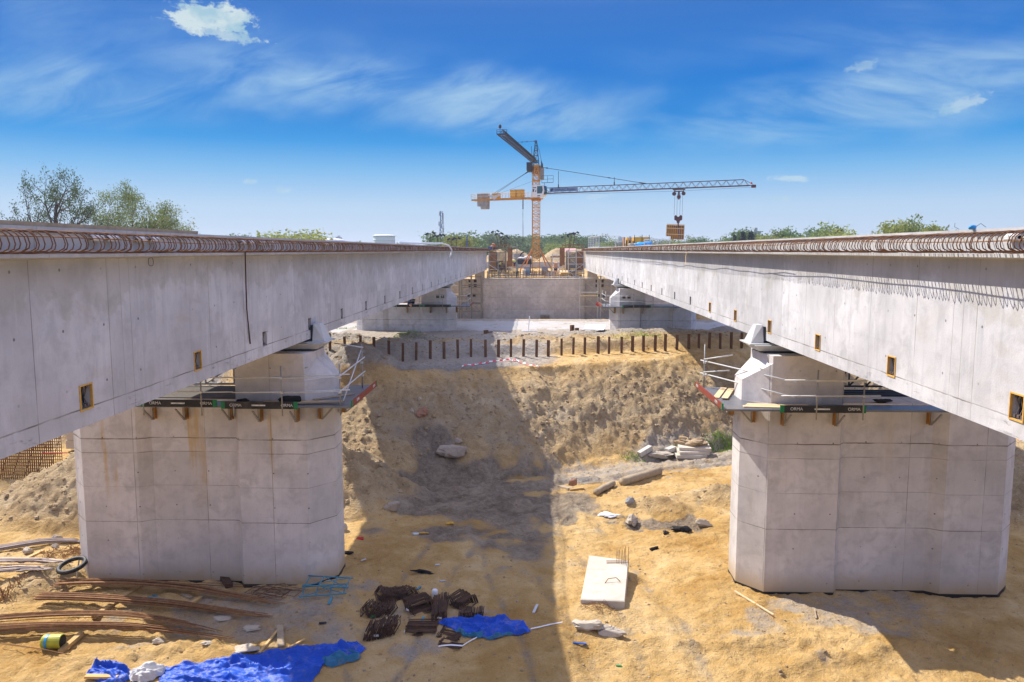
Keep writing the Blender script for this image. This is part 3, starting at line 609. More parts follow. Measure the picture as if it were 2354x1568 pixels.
# ------------------------------------------------------------------ the two bridge decks
YS, YE = -24.0, 137.6           # both girders run this far along +y
def make_deck(s, label):
    X = lambda u: s * u
    root = thing('bridge_deck', (X(11.3), YS, CZ - 3.3), label, 'bridge deck', 'concrete bridge decks under construction')
    zb, zt = CZ - 3.3, CZ - 0.16
    g = MB()
    pk = [14.1 + 5.0 * i for i in range(25) if 14.1 + 5.0 * i < YE - 1]
    if s < 0: pk = [p + 0.5 for p in pk]
    hw, z0, z1, dp = 0.20, CZ - 2.98, CZ - 2.52, 0.16
    ybr = [YS]
    for p in pk: ybr += [p - hw, p + hw]
    ybr.append(YE)
    flip = (lambda f: f) if s < 0 else (lambda f: tuple(reversed(f)))
    def quad(a, b, c, d): g.add([a, b, c, d], [flip((0, 1, 2, 3))])
    x8, xi = X(8.5), X(8.5 + dp)
    for i in range(len(ybr) - 1):
        a, b = ybr[i], ybr[i + 1]; hole = i % 2 == 1
        for (lo, hi) in (((zb, z0), (z1, zt)) if hole else ((zb, zt),)):
            quad((x8, a, lo), (x8, b, lo), (x8, b, hi), (x8, a, hi))
        if hole:
            quad((x8, a, z0), (xi, a, z0), (xi, b, z0), (x8, b, z0)); quad((x8, b, z1), (xi, b, z1), (xi, a, z1), (x8, a, z1))
            quad((x8, a, z1), (xi, a, z1), (xi, a, z0), (x8, a, z0)); quad((x8, b, z0), (xi, b, z0), (xi, b, z1), (x8, b, z1))
    # the rest of the box, the ledge and the slab, as one outline closed at both ends
    out = [(8.5, zt), (8.12, CZ - 0.12), (8.12, CZ - 0.06), (8.36, CZ - 0.055), (8.36, CZ + 0.34), (8.30, CZ + 0.345), (8.30, CZ + 0.40), (16.8, CZ + 0.40), (16.8, CZ + 0.16), (14.2, CZ - 0.16), (14.2, zb), (8.5, zb)]
    for (u0, w0), (u1, w1) in zip(out[:-1], out[1:]):
        quad((X(u0), YS, w0), (X(u0), YE, w0), (X(u1), YE, w1), (X(u1), YS, w1))
    for yy, rev in ((YS, True), (YE, False)):
        f = tuple(range(len(out))); f = f if rev else tuple(reversed(f)); g.add([(X(u), yy, w) for u, w in out], [flip(f)])
    g.build('box_girder', M['girder'], root)
    # recessed anchor pockets with their strands
    for i, p in enumerate(pk):
        b = MB(); xb = X(8.5 + dp - .004); b.add([(xb, p - hw, z0), (xb, p + hw, z0), (xb, p + hw, z1), (xb, p - hw, z1)], [flip((0, 1, 2, 3))])  # back panel, painted black as the pocket's inner shade
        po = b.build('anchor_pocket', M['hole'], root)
        st = MB()
        for k in (-1, 0, 1):
            yy = p + k * 0.11
            st.tube([(X(8.60), yy, z1 - .03), (X(8.57), yy + .02, z1 - .10), (X(8.60), yy - .01, z0 + .2), (X(8.57), yy + .015, z0 + .08), (X(8.60), yy, z0 + .02)], 0.011, 5)
            st.cbox((X(8.56), yy, z1 - .05), (.06, .05, .05)); st.cbox((X(8.56), yy + .01, z0 + .06), (.07, .06, .06))
        st.build('strand', M['strand'], po)
        if i < (6 if s > 0 else 2):
            f = MB(); e = 8.5 - 0.02
            for (ya, yb, za, zc) in ((p - hw - .016, p - hw + .01, z0 - .018, z1 + .018), (p + hw - .01, p + hw + .016, z0 - .018, z1 + .018), (p - hw + .012, p + hw - .012, z1 - .01, z1 + .016), (p - hw + .012, p + hw - .012, z0 - .016, z0 + .01)):
                f.box((min(X(e), X(8.53)), ya, za), (max(X(e), X(8.53)), yb, zc))
            f.build('pocket_frame', M['pocket_frame'], po)
    # hooped starter bars out of the slab edge
    rg = random.Random(11 + (s > 0)); step = 0.15
    prof = [(8.40, .31), (8.10, .325), (7.86, .30), (7.765, .22), (7.735, .10), (7.76, .03), (7.85, -.015), (8.10, -.035), (8.40, -.03)]
    def hoop(mb, y, r, n, rg):
        sk = rg.uniform(-.05, .05); jit = rg.uniform(-.02, .025); dz = rg.uniform(-.012, .012); lean = rg.uniform(-.05, .05) - 0.03
        mb.tube([(X(u - jit * (u < 8.2)), y + sk * (8.4 - u) / .6 + lean * (w - .1), CZ + w + dz) for u, w in prof], r, n, cap=False)
    ys = []; y = 8.5
    while y < YE - .2: ys.append(y); y += step * rg.uniform(0.72, 1.28)
    vis = [q for q in ys if q > 11.0]
    for q in vis[:100]:
        mb = MB(); hoop(mb, q, 0.0108, 6, rg); mb.build('rebar_hoop', M['rust'], root, smooth=True)
    rest = MB()
    for q in vis[100:]: hoop(rest, q, 0.0108, 4, rg)
    y = -20.0
    while y < 11.0: hoop(rest, y, 0.0125, 4, rg); y += step
    ro = rest.build('rebar_hoops', M['rust'], root); ro['kind'] = 'stuff'
    # lengthwise bars tied loosely inside the hoops
    for (y0, y1, w0, w1, u0) in ((-20, 30, .16, .20, 7.80), (27, 58, .22, .10, 7.78), (55, YE - 1, .15, .17, 7.79)):
        pth = []; n = 26
        for k in range(n + 1):
            t = k / n; pth.append((X(u0 + .02 * math.sin(k * 1.7)), y0 + (y1 - y0) * t, CZ + w0 + (w1 - w0) * t + .035 * math.sin(k * .9 + s)))
        MB().tube(pth, 0.012, 5).build('lengthwise_bar', M['rust_bright'], root, smooth=True)
    low = MB()
    for k in range(2): low.rod((X(8.14 + .12 * k), -20, CZ - .02), (X(8.14 + .12 * k), YE - .5, CZ - .02), .011, 4)
    low.build('edge_bars', M['rust_dark'], root)
    return root
deck_l = make_deck(-1, 'left concrete bridge deck in shade, its web grey and streaked, anchor pockets mostly unframed')
deck_r = make_deck(1, 'right sunlit concrete bridge deck with hoop shadows on its web and yellow framed pockets')
b = MB(); b.box((-8.42, -22, CZ + .403), (-8.34, 19.6, CZ + .475)); tag(b.build('edge_board', M['timber_grey']), 'long grey edge board standing on top of the shaded deck', 'board')

# ------------------------------------------------------------------ piers
def make_pier(s, y0, w, label, base, ush=0.0, slots=False):
    X = lambda u: s * (u + ush)
    root = thing('bridge_pier', (X(12.7), y0 + 1.4, base), label, 'bridge pier', 'concrete bridge piers')
    zt = CZ - 5.5
    pl = [(7.65, .95), (8.45, 0), (11.0, 0), (11.2, .28), (14.4, .28), (14.85, 0), (16.95, 0), (17.7, .8), (17.7, 2.2), (16.95, 3.0), (8.45, 3.0), (7.65, 2.05)]
    k = w / 10.05
    pl = [(7.65 + (u - 7.65) * k, v) for u, v in pl]
    poly = [(X(u), y0 + v) for u, v in pl]
    if s < 0: poly = poly[::-1]
    MB().prism(poly, base + .06, zt).build('shaft', M['pier' if s < 0 else 'pier_clean'], root)
    c = [sum(p[i] for p in poly) / len(poly) for i in (0, 1)]
    MB().prism([(c[0] + (x - c[0]) * 1.003, c[1] + (y - c[1]) * 1.01) for x, y in poly], base - 1.0, base + .06).build('foot_coating', M['bitumen'], root)
    # raised seat with its sloping nose
    zs = CZ - 3.75; e = .003
    prof = [(7.66, zt), (7.66, zt + .75), (8.28, zs - .28), (8.28, zs), (11.05, zs), (11.05, zt)]
    st = MB()
    # outline at the front is set back at the nose, full width at mid depth
    def ring(y, nose): return [(X(u if u > 8.0 else (u + nose if z < zt + .76 else u + nose)), y, z + (e if z == zt else 0)) for u, z in prof]
    rings = [ring(y0 + .012, .82), ring(y0 + .95, 0.0), ring(y0 + 2.05, 0.0), ring(y0 + 2.99, .82)]
    rings[0][2] = (X(8.50), y0 + .012, prof[2][1]); rings[3][2] = (X(8.50), y0 + 2.99, prof[2][1]); rings[0][3] = (X(8.50), y0 + .012, zs); rings[3][3] = (X(8.50), y0 + 2.99, zs)
    vs = [p for r in rings for p in r]; fs = []; n = 6
    for i in range(3):
        for j in range(n): fs.append((i * n + j, i * n + (j + 1) % n, (i + 1) * n + (j + 1) % n, (i + 1) * n + j))
    fs += [tuple(reversed(range(n))), tuple(range(3 * n, 4 * n))]
    if s > 0: fs = [tuple(reversed(f)) for f in fs]
    st.add(vs, fs)
    so = st.build('bearing_seat', M['pier' if s < 0 else 'pier_clean'], root)
    # bearing: plinth, steel pot, sliding plate and the pale bracket beside the web
    yb = y0 + 1.5; b = MB()
    def taper(u0, u1, v0, v1, z0, z1, k):
        cx, cy = (u0 + u1) / 2, (v0 + v1) / 2
        lo = [(X(u), v, z0) for u, v in ((u0 + k, v0 + k), (u1 - k, v0 + k), (u1 - k, v1 - k), (u0 + k, v1 - k))]; hi = [(X(u), v, z1) for u, v in ((u0, v0), (u1, v0), (u1, v1), (u0, v1))]
        b.add(lo + hi, [(3, 2, 1, 0), (4, 5, 6, 7)] + [(i, (i + 1) % 4, 4 + (i + 1) % 4, 4 + i) for i in range(4)])
    taper(8.0, 10.2, yb - .9, yb + .9, zs + .08, zs + .30, .2)
    bo = b.build('bearing_plinth', M['bearing_white'], root)
    d = MB(); d.box((min(X(8.4), X(10.3)), yb - .7, zs - .002), (max(X(8.4), X(10.3)), yb + .7, zs + .08)); d.lathe((X(9.4), yb, zs + .30), [(.62, 0), (.62, .10), (.5, .10), (.5, .148)], 24)
    d.build('bearing_pot', M['dark_steel'], bo)
    p = MB(); p.box((min(X(7.85), X(8.9)), yb - .75, zs + .302), (max(X(7.85), X(8.9)), yb + .75, zs + .345)); p.build('bearing_plate', M['bearing_white'], bo)
    q = MB(); lo = [(X(u), v, zs + .346) for u, v in ((7.95, yb - .5), (8.42, yb - .5), (8.42, yb + .5), (7.95, yb + .5))]; hi = [(X(u), v, zs + 1.0) for u, v in ((8.2, yb - .22), (8.42, yb - .32), (8.42, yb + .32), (8.2, yb + .22))]
    q.add(lo + hi, [(3, 2, 1, 0), (4, 5, 6, 7)] + [(i, (i + 1) % 4, 4 + (i + 1) % 4, 4 + i) for i in range(4)])
    q.build('guide_bracket', M['bearing_white'], root)
    for v in (-.45, .3):
        gb = MB(); gb.box((min(X(8.425), X(8.49)), yb + v, zs + .40), (max(X(8.425), X(8.49)), yb + v + .15, zs + .95)); gb.build('guide_stop', M['dark_steel'], root)
    if slots:
        for u in (8.75, 9.25):
            h = MB(); h.box((min(X(u), X(u + .3)), y0 - .03, zt + .75), (max(X(u), X(u + .3)), y0 + .03, zt + 1.05)); h.build('jack_recess', M['rust_dark'], root)
    return root
pier_l = make_pier(-1, 28.6, 10.05, 'near pier under the shaded deck with yellow rust runs and rebar lying at its foot', 0.0)
pier_r = make_pier(1, 28.5, 10.05, 'near pier under the sunlit deck with a bright chamfered nose and bare sand before it', 0.0)
pier_l2 = make_pier(-1, 80.0, 10.2, 'distant pier beneath the shaded deck, standing behind the row of driven posts', 3.2, .5, True)
pier_r2 = make_pier(1, 79.5, 8.6, 'distant pier beneath the sunlit deck with bluish shade on its outer end', 3.2, -.15, True)
# ------------------------------------------------------------------ work platforms round the pier heads
def make_platform(s, y0, label, boards, side_far, posts, brackets, far=False, zt=None, ties=None, cover=False):
    X = lambda u: s * u
    zd = (CZ - 5.5) if zt is None else zt
    yf = y0 - 0.95
    root = thing('work_platform', (X(9.5), y0, zd - .5), label, 'work platform', 'work platforms hung on the pier heads')
    def lohi(u0, u1): return min(X(u0), X(u1)), max(X(u0), X(u1))
    # deck panels along the front and round the nose
    for (u0, u1, ya, yb_, nm, mt) in ((8.3, 11.2, yf, y0 - .02, 'deck_panel', M['deck_panel']), (11.22, 14.3, yf, y0 - .02, 'deck_panel', M['deck_panel']), (6.55, 8.28, yf, y0 + 1.6, 'deck_panel', M['deck_panel']), (6.55, 7.6, y0 + 1.62, y0 + 3.6, 'deck_panel', M['deck_panel'])):
        a, c = lohi(u0, u1); poly = None
        b = MB()
        if u0 == 6.55 and ya == yf: b.prism([(X(u), v) for u, v in ((6.55, yf), (8.28, yf), (8.28, y0 - .02), (7.6, y0 + .9), (7.6, y0 + 1.6), (6.55, y0 + 1.6))][::(1 if s > 0 else -1)], zd - .07, zd)
        else: b.box((a, ya, zd - .07), (c, yb_, zd))
        b.build(nm, mt, root)
    Rx = Matrix.Rotation(R(90), 4, 'X')
    for (u0, u1, dz, words) in boards:
        a, c = lohi(u0, u1); b = MB(); b.box((a + .14, yf - .05, zd - .10 + dz), (c - .14, yf - .01, zd + .16 + dz))
        bo = b.build('toe_board', M['board_black'], root)
        for (p, q) in ((a, a + .14), (c - .14, c)):
            e = MB(); e.box((p, yf - .055, zd - .102 + dz), (q, yf - .008, zd + .162 + dz)); e.build('end_cap', M['green_cap'], bo)
        if not far:
            n = len(words)
            for k, wd in enumerate(words):
                xx = a + (c - a) * (0.19 if k == 0 else 0.86)
                text_mesh(wd, .15, M['letter_white'], 'lettering', bo, Matrix.Translation((xx, yf - .054, zd + .03 + dz)) @ Rx)
            l = MB(); l.box((a + (c - a) * .40, yf - .056, zd + .005 + dz), (a + (c - a) * .58, yf - .0505, zd + .055 + dz)); l.build('label_strip', M['letter_white'], bo)
    # board across the open end, running away along the pier's nose
    b = MB(); xs_ = X(6.5); b.box((min(xs_, X(6.54)), yf + .1, zd - .02), (max(xs_, X(6.54)), side_far, zd + .20)); sb = b.build('toe_board', M['board_red'], root); sb['label'] = 'red-brown toe board across the open end'
    for ya, yb_ in ((yf - .03, yf + .1), (side_far, side_far + .13)):
        e = MB(); e.box((min(xs_, X(6.54)) - .003, ya, zd - .023), (max(xs_, X(6.54)) + .003, yb_, zd + .203)); e.build('end_cap', M['green_cap'], sb)
    if not far:
        Ry = Matrix.Rotation(R(90) * (1 if s < 0 else -1), 4, 'Z') @ Rx
        for yy in (yf + .9, side_far - .55):
            xx = X(6.497)
            text_mesh('ORMA', .15, M['letter_white'], 'lettering', sb, Matrix.Translation((xx, yy, zd + .09)) @ Matrix.Rotation(R(90) if s < 0 else R(-90), 4, 'Z') @ Rx)
    # posts, rails, couplers
    tops = []
    for (u, v, h) in posts:
        b = MB(); b.rod((X(u), v, zd - .35), (X(u), v, zd + h), .027, 8); po = b.build('guard_post', M['galv_dull'], root, smooth=True)
        c = MB()
        for hh in (.50, 1.02):
            if hh < h: c.cbox((X(u), v - .02, zd + hh), (.10, .10, .075)); c.rod((X(u) - .06, v - .06, zd + hh), (X(u) + .05, v - .06, zd + hh + .02), .014, 5)
        c.build('coupler', M['galv'], po)
        tops.append((u, v))
    b = MB()
    for hh in (.50, 1.02):
        front = [t for t in tops if t[1] < y0]
        for (u0, v0), (u1, v1) in zip(front[:-1], front[1:]):
            MB().rod((X(u0) - .25 * s * (1 if u0 > u1 else -1) * -1 * 0, v0 - .05, zd + hh), (X(u1), v1 - .05, zd + hh + .02), .024, 8).build('guard_rail', M['galv'], root, smooth=True)
        back = [t for t in tops if t[1] >= y0]
        seq = [min(front, key=lambda t: t[0])] + sorted(back, key=lambda t: t[1])
        for (u0, v0), (u1, v1) in ([] if ties else zip(seq[:-1], seq[1:])):
            MB().rod((X(u0 - .04), v0 - .25, zd + hh + .05), (X(u1 - .04), v1 + .2, zd + hh + .06), .024, 8).build('guard_rail', M['galv'], root, smooth=True)
    for (u0, v0, h0, u1, v1, h1) in ties or []:
        MB().rod((X(u0), v0, zd + h0), (X(u1), v1, zd + h1), .026, 8).build('guard_rail', M['galv'], root, smooth=True)
    if cover:  # dark boards, added partly to darken the sunlit pier top
        for k in range(9):
            MB().box((min(X(11.15), X(16.3)), y0 + .35 + .29 * k, zd + .012), (max(X(11.15), X(16.3)), y0 + .61 + .29 * k, zd + .05)).build('deck_board', M['board_old'], root)
    for (u, v, ang) in brackets:
        b = MB(); cx, cy = X(u), v
        dirv = Vector((math.sin(ang) * -s, -math.cos(ang), 0))
        p = Vector((cx, cy, 0))
        for k, w_ in ((0.03, .15), (0.20, .15)):
            c = p + dirv * k; b.cbox((c.x, c.y, zd - .41), (.15, .014, .66), rz=ang * s * 1.0)
        c = p + dirv * .115; b.cbox((c.x, c.y, zd - .41), (.012, .16, .66), rz=ang * s)
        br = b.build('bracket', M['bracket_rust'], root)
        t = MB(); a = p + dirv * .24; e = p + dirv * .92
        t.beam((a.x, a.y, zd - .10), (e.x, e.y, zd - .10), .05, .06); t.beam((a.x, a.y, zd - .74), (a.x, a.y, zd - .08), .055, .05); t.beam((a.x, a.y, zd - .72), (e.x, e.y, zd - .20), .055, .05)
        t.build('strut', M['galv_dull'], br)
    return root
plat_l = make_platform(-1, 28.6, 'work platform on the near shaded pier, black toe boards lettered ORMA along its front', [(8.45, 11.2, 0, ('ORMA', 'ORMA')), (11.35, 14.1, .06, ('ORMA', 'ORMA'))], 32.0,
    [(14.0, 27.6, .2), (11.9, 27.6, .95), (10.75, 27.6, .1), (9.0, 27.6, 1.45), (6.95, 27.75, 1.5), (7.0, 31.6, 1.75)], ties=[(9.3, 27.6, 1.05, 6.6, 27.75, 1.14), (9.3, 27.6, .5, 6.6, 27.75, .58), (6.9, 27.4, 1.1, 6.95, 31.9, 1.2), (6.9, 27.4, .55, 6.95, 31.9, .62), (6.95, 28.2, .1, 7.05, 31.7, 1.5), (6.9, 31.4, 1.65, 8.2, 32.0, 1.75)], cover=True, brackets=[(14.2, 28.85, 0), (13.0, 28.85, 0), (11.3, 28.85, 0), (10.1, 28.6, 0), (8.75, 28.6, 0), (8.1, 29.05, .85), (7.6, 30.2, 1.57)])
plat_r = make_platform(1, 28.5, 'work platform on the near sunlit pier with pale planks lying at its open end', [(8.5, 11.45, 0, ('ORMA', 'ORMA'))], 32.4,
    [(9.75, 27.5, 1.40), (11.35, 27.5, 1.05), (6.8, 32.0, 1.75)], [(8.9, 28.5, 0), (10.75, 28.5, 0), (14.2, 28.75, 0), (8.05, 28.95, .85), (7.6, 30.2, 1.57)], ties=[(6.7, 32.25, 1.08, 8.95, 27.3, 1.0), (6.7, 32.25, .56, 8.9, 27.3, .48), (6.75, 31.9, 1.16, 7.75, 31.3, 1.42), (6.75, 31.9, .64, 7.6, 31.2, .82), (8.6, 27.42, 1.05, 11.9, 27.45, 1.06), (8.5, 27.42, .5, 11.9, 27.45, .52)])
plat_l2 = make_platform(-1, 80.0, 'platform with dark deck on the distant shaded pier, one worker kneeling on it', [(8.45, 11.2, 0, ()), (11.35, 14.1, 0, ())], 83.0,
    [(13.9, 79.0, 1.2), (11.6, 79.0, 1.2), (9.3, 79.0, 1.2), (6.9, 79.2, 1.6), (6.9, 83.0, 1.6)], [(13.0, 80.2, 0), (10.6, 80, 0), (9.0, 80, 0), (8.1, 80.4, .85)], far=True)
plat_r2 = make_platform(1, 79.5, 'platform with yellow brackets and plank deck on the distant sunlit pier', [(8.5, 11.3, 0, ())], 83.0,
    [(9.6, 78.5, 1.3), (11.5, 78.5, 1.1), (13.5, 78.5, 1.1), (6.9, 79.0, 1.5), (6.9, 83.0, 1.4)], [(8.7, 79.5, 0), (10.6, 79.5, 0), (8.0, 79.9, .85)], far=True)
def plank(p, q, w, t, m, label, name='plank', cat='plank', group=None):
    b = MB(); b.beam(p, q, w, t); o = b.build(name, m); return tag(o, label, cat, group)
zp = CZ - 5.5
G = 'loose planks on the work platforms'
plank((-8.9, 28.0, zp + .03), (-6.9, 28.15, zp + .09), .22, .04, M['timber_grey'], 'greyish plank lying along the front of the shaded platform by its open end', group=G)
plank((-9.9, 28.25, zp + .02), (-7.4, 28.45, zp + .025), .20, .035, M['timber'], 'brown plank lying inside the shaded platform against the pier', group=G)
plank((-8.2, 28.8, zp + .02), (-7.0, 30.0, zp + .025), .20, .035, M['timber_grey'], 'short plank set askew at the nose of the shaded pier', group=G)
for k, (p, q, l) in enumerate((((7.35, 28.0, .02), (10.0, 27.72, .02), 'long pale plank at the front edge of the sunlit platform'), ((7.5, 28.2, .02), (9.9, 27.95, .025), 'pale plank second from the front edge on the sunlit platform'), ((7.6, 28.4, .02), (9.7, 28.2, .02), 'pale plank closest to the sunlit pier face on its platform'),
        ((6.75, 29.6, .02), (7.55, 31.8, .02), 'short wide pale board at the far open end of the sunlit platform'), ((7.0, 29.3, .058), (7.75, 31.4, .062), 'pale board overlapping another at the nose of the sunlit pier'))):
    plank((p[0], p[1], zp + p[2]), (q[0], q[1], zp + q[2]), .23, .036, M['timber_pale'], l, group=G)
b = MB(); b.rock((-10.6, 28.2, zp + .09), (.26, .10, .07), 4); tag(b.build('black_sheet', M['cloth_black'], smooth=True), 'small crumpled black sheet on the shaded platform beside the second post', 'sheet')
b = MB(); b.rock((-8.9, 28.3, zp + .13), (.42, .13, .11), 9); tag(b.build('black_bag', M['cloth_black'], smooth=True), 'larger black bag lying on the shaded platform before the bearing seat', 'bag')
b = MB(); b.rock((12.55, 28.9, zp + .08), (.34, .16, .08), 14); tag(b.build('black_bag', M['cloth_black'], smooth=True), 'flat black bag on the bare top of the near sunlit pier', 'bag')

# ------------------------------------------------------------------ lattice frames seen under the girders
def lattice(name, p, q, h, m, label, cat='lattice girder', n=7, r=.035, group=None):
    p, q = Vector(p), Vector(q); b = MB(); up = Vector((0, 0, h))
    b.beam(p, q, .07, .07); b.beam(p + up, q + up, .07, .07)
    for i in range(n):
        a, c = p + (q - p) * (i / n), p + (q - p) * ((i + 1) / n)
        b.rod(a, c + up, r, 5); b.rod(c + up, c, r, 5)
    o = b.build(name, m); return tag(o, label, cat, group)
lattice('lattice_girder', (11.2, 31.9, zp + .1), (15.9, 31.9, zp + .1), .72, M['dark_steel'], 'dark lattice girder lying across the near sunlit pier beneath the web')
for k in range(3): plank((11.0, 30.2 + .45 * k, zp + .05), (16.2, 30.2 + .45 * k, zp + .05), .10, .09, M['dark_steel'], ['dark steel channel on the sunlit pier top, lowest in view', 'dark steel channel on the sunlit pier top between two others', 'dark steel channel on the sunlit pier top under the lattice girder'][k], 'steel_channel', 'steel channel', 'channels on the sunlit pier head')
lattice('lattice_girder', (-15.8, 31.7, zp + .1), (-11.1, 31.7, zp + .1), .8, M['galv_dull'], 'grey lattice guard frame behind the shaded pier head', n=4)

# ------------------------------------------------------------------ abutment
def make_abutment():
    root = thing('abutment_wall', (-.5, 137, .3), 'long concrete abutment wall with joint lines closing the pit between the decks', 'abutment')
    zt = CZ - 4.75; zb = -0.4
    b = MB(); b.box((-9.1, 136.4, zb), (8.3, 137.6, zt)); b.build('front_wall', M['abutment'], root)
    c = MB(); c.box((-9.12, 136.34, zt - .14), (8.32, 137.9, zt + .012)); c.build('coping', M['slab'], root)
    for s, u0, u1 in ((-1, 9.13, 27), (1, 8.33, 27)):
        w = MB(); w.box((min(s * u0, s * u1), 137.1, zb), (max(s * u0, s * u1), 138.4, zt - .1)); w.build('side_wall', M['abutment'], root)
        for u in (8.9, 12.5):
            p = MB(); p.box((min(s * u, s * (u + 1.6)), 137.14, zt - .098), (max(s * u, s * (u + 1.6)), 138.6, CZ - 3.45)); p.build('bearing_plinth', M['abutment'], root)
        for (u, z) in ((10.2, zt - .45), (11.1, zt - .45), (10.2, zt - 1.25), (11.1, zt - 1.25), (10.4, zt - 2.9), (11.3, zt - 2.9)):
            h = MB(); h.box((min(s * u, s * (u + .5)), 137.06, z - .25), (max(s * u, s * (u + .5)), 137.099, z + .25)); h.build('anchor_recess', M['rust_dark'], root)
    d = MB(); d.box((-9.1, 136.33, zb), (8.3, 136.397, .85)); d.build('foot_coating', M['bitumen'], root)
make_abutment()

# ------------------------------------------------------------------ tube scaffolds
def scaffold(x0, x1, y0, y1, z0, z1, nx, nz, label, m='galv', m2='timber', name='scaffold_tower', group=None, deckz=(), diag=True):
    root = thing(name, ((x0 + x1) / 2, (y0 + y1) / 2, z0), label, 'scaffold', group)
    xs = [x0 + (x1 - x0) * i / nx for i in range(nx + 1)]; zs = [z0 + .3 + (z1 - z0 - .5) * k / nz for k in range(nz + 1)]
    st = MB()
    for x in xs:
        for y in (y0, y1): st.rod((x, y, z0), (x, y, z1), .07, 5)
    st.build('standards', M[m], root)
    le = MB()
    for z in zs:
        for y in (y0, y1): le.rod((x0 - .15, y, z), (x1 + .15, y, z), .045, 5)
        for x in xs: le.rod((x, y0, z + .05), (x, y1, z + .05), .045, 5)
    le.build('ledgers', M[m], root)
    if diag:
        di = MB()
        for k in range(nz):
            i = k % nx
            di.rod((xs[i], y0 - .06, zs[k + 1]), (xs[i + 1], y0 - .06, zs[k]), .03, 5)
        di.build('brace', M[m], root)
    for z in deckz:
        d = MB(); n = 4
        for k in range(n): d.box((x0, y0 + (y1 - y0) * k / n + .02, z), (x1, y0 + (y1 - y0) * (k + 1) / n - .02, z + .05))
        d.build('deck_boards', M[m2], root)
    return root
zg = 0.55
scaffold(7.4, 10.4, 134.0, 135.6, zg, CZ - 4.4, 1, 3, 'tall pale scaffold tower at the sunlit end of the abutment, red dot on its post', deckz=(5.0,))
scaffold(10.9, 14.4, 134.2, 135.8, zg, CZ - 4.2, 2, 4, 'second scaffold tower right of the abutment wall, nearer the sunlit far pier', deckz=(3.2, 6.4))
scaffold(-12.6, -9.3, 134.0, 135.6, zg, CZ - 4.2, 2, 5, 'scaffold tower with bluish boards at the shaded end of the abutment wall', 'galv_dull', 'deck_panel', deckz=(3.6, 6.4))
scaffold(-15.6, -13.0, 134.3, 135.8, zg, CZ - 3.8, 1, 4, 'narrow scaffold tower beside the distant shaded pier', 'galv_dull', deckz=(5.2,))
b = MB(); b.lathe((10.4, 133.9, 3.35), [(.05, 0), (.28, .1), (.34, .32), (.28, .55), (.05, .64)], 14); tag(b.build('red_marker', M['red_paint'], smooth=True), 'round red marker on the post of the scaffold tower', 'marker')
# stack of pallets against the wall
def pallets(loc, n, label):
    root = thing('pallet_stack', loc, label, 'pallet stack')
    for k in range(n):
        b = MB(); z = k * .16
        for i in range(5): b.box((loc[0] - .8, loc[1] - .6 + i * .27, loc[2] + z + .11), (loc[0] + .8, loc[1] - .6 + i * .27 + .14, loc[2] + z + .14))
        for i in range(3): b.box((loc[0] - .8 + i * .72, loc[1] - .6, loc[2] + z + .004), (loc[0] - .8 + i * .72 + .14, loc[1] + .6, loc[2] + z + .109))
        b.build('pallet', M['timber_grey'], root)
pallets((1.55, 135.4, H(1.55, 135.4)), 5, 'stack of weathered pallets at the foot of the abutment wall')
p = at(1150, 754, 112); q = at(1156, 734, 112); b = MB(); b.tube([(p.x, p.y, H(p.x, p.y)), (q.x, q.y, q.z)], .07, 6); tag(b.build('leaning_pole', M['white_plastic'], smooth=True), 'pale pole leaning at a slant before the abutment wall', 'pole')
p = at(1214, 766, 79.5); b = MB(); b.rod((p.x, p.y, H(p.x, p.y) - .1), (p.x + .15, p.y, H(p.x, p.y) + 1.6), .05, 6); b.cbox((p.x + .1, p.y, H(p.x, p.y) + .04), (1.6, .2, .12)); tag(b.build('road_post', M['white_plastic']), 'thin white post standing at the edge of the site road', 'post')

# ------------------------------------------------------------------ driven H-posts along the terrace
zpost = [1238, 1294, 1351, 1402, 1458, 1510, 1560, 1613, 1665, 1717, 1766, 1821, 1869, 1916, 1963, 2012, 2056, 2106, 2150, 2193, 2243, 2284, 2331, 2372, 2413, 2457, 2495, 2538, 2583, 2620, 2660, 2701, 2742, 2781]
rg = random.Random(3); proto = None
def post_mesh():
    b = MB(); h = 2.25; w = .17
    for (a, c) in (((-w / 2, -w / 2), (w / 2, -w / 2 + .02)), ((-w / 2, w / 2 - .02), (w / 2, w / 2))): b.box((a[0], a[1], -1.0), (c[0], c[1], h - 1.0))
    b.box((-.012, -w / 2 + .021, -1.0), (.012, w / 2 - .021, h - 1.0)); return b
for i, fx in enumerate(zpost):
    px = fx / 1.6313; d = ray(px, 800); k = d.x / d.y
    y = 57.0 / (1 - 0.322 * k); x = k * y; z = H(x, y - .35)
    lab = 'rusty H-section post, %s from the shaded end of the row along the terrace' % nth(i)
    if proto is None:
        proto = post_mesh().build('driven_post', M['post_rust'], pivot=(0, 0, 0)); o = proto
    else: o = proto.copy(); COL.objects.link(o)
    o.location = (x, y, z + rg.uniform(-.04, .06)); o.rotation_euler = (rg.uniform(-.02, .02), rg.uniform(-.025, .025), rg.uniform(-.1, .4)); tag(o, lab, 'steel post', 'driven steel posts along the terrace')
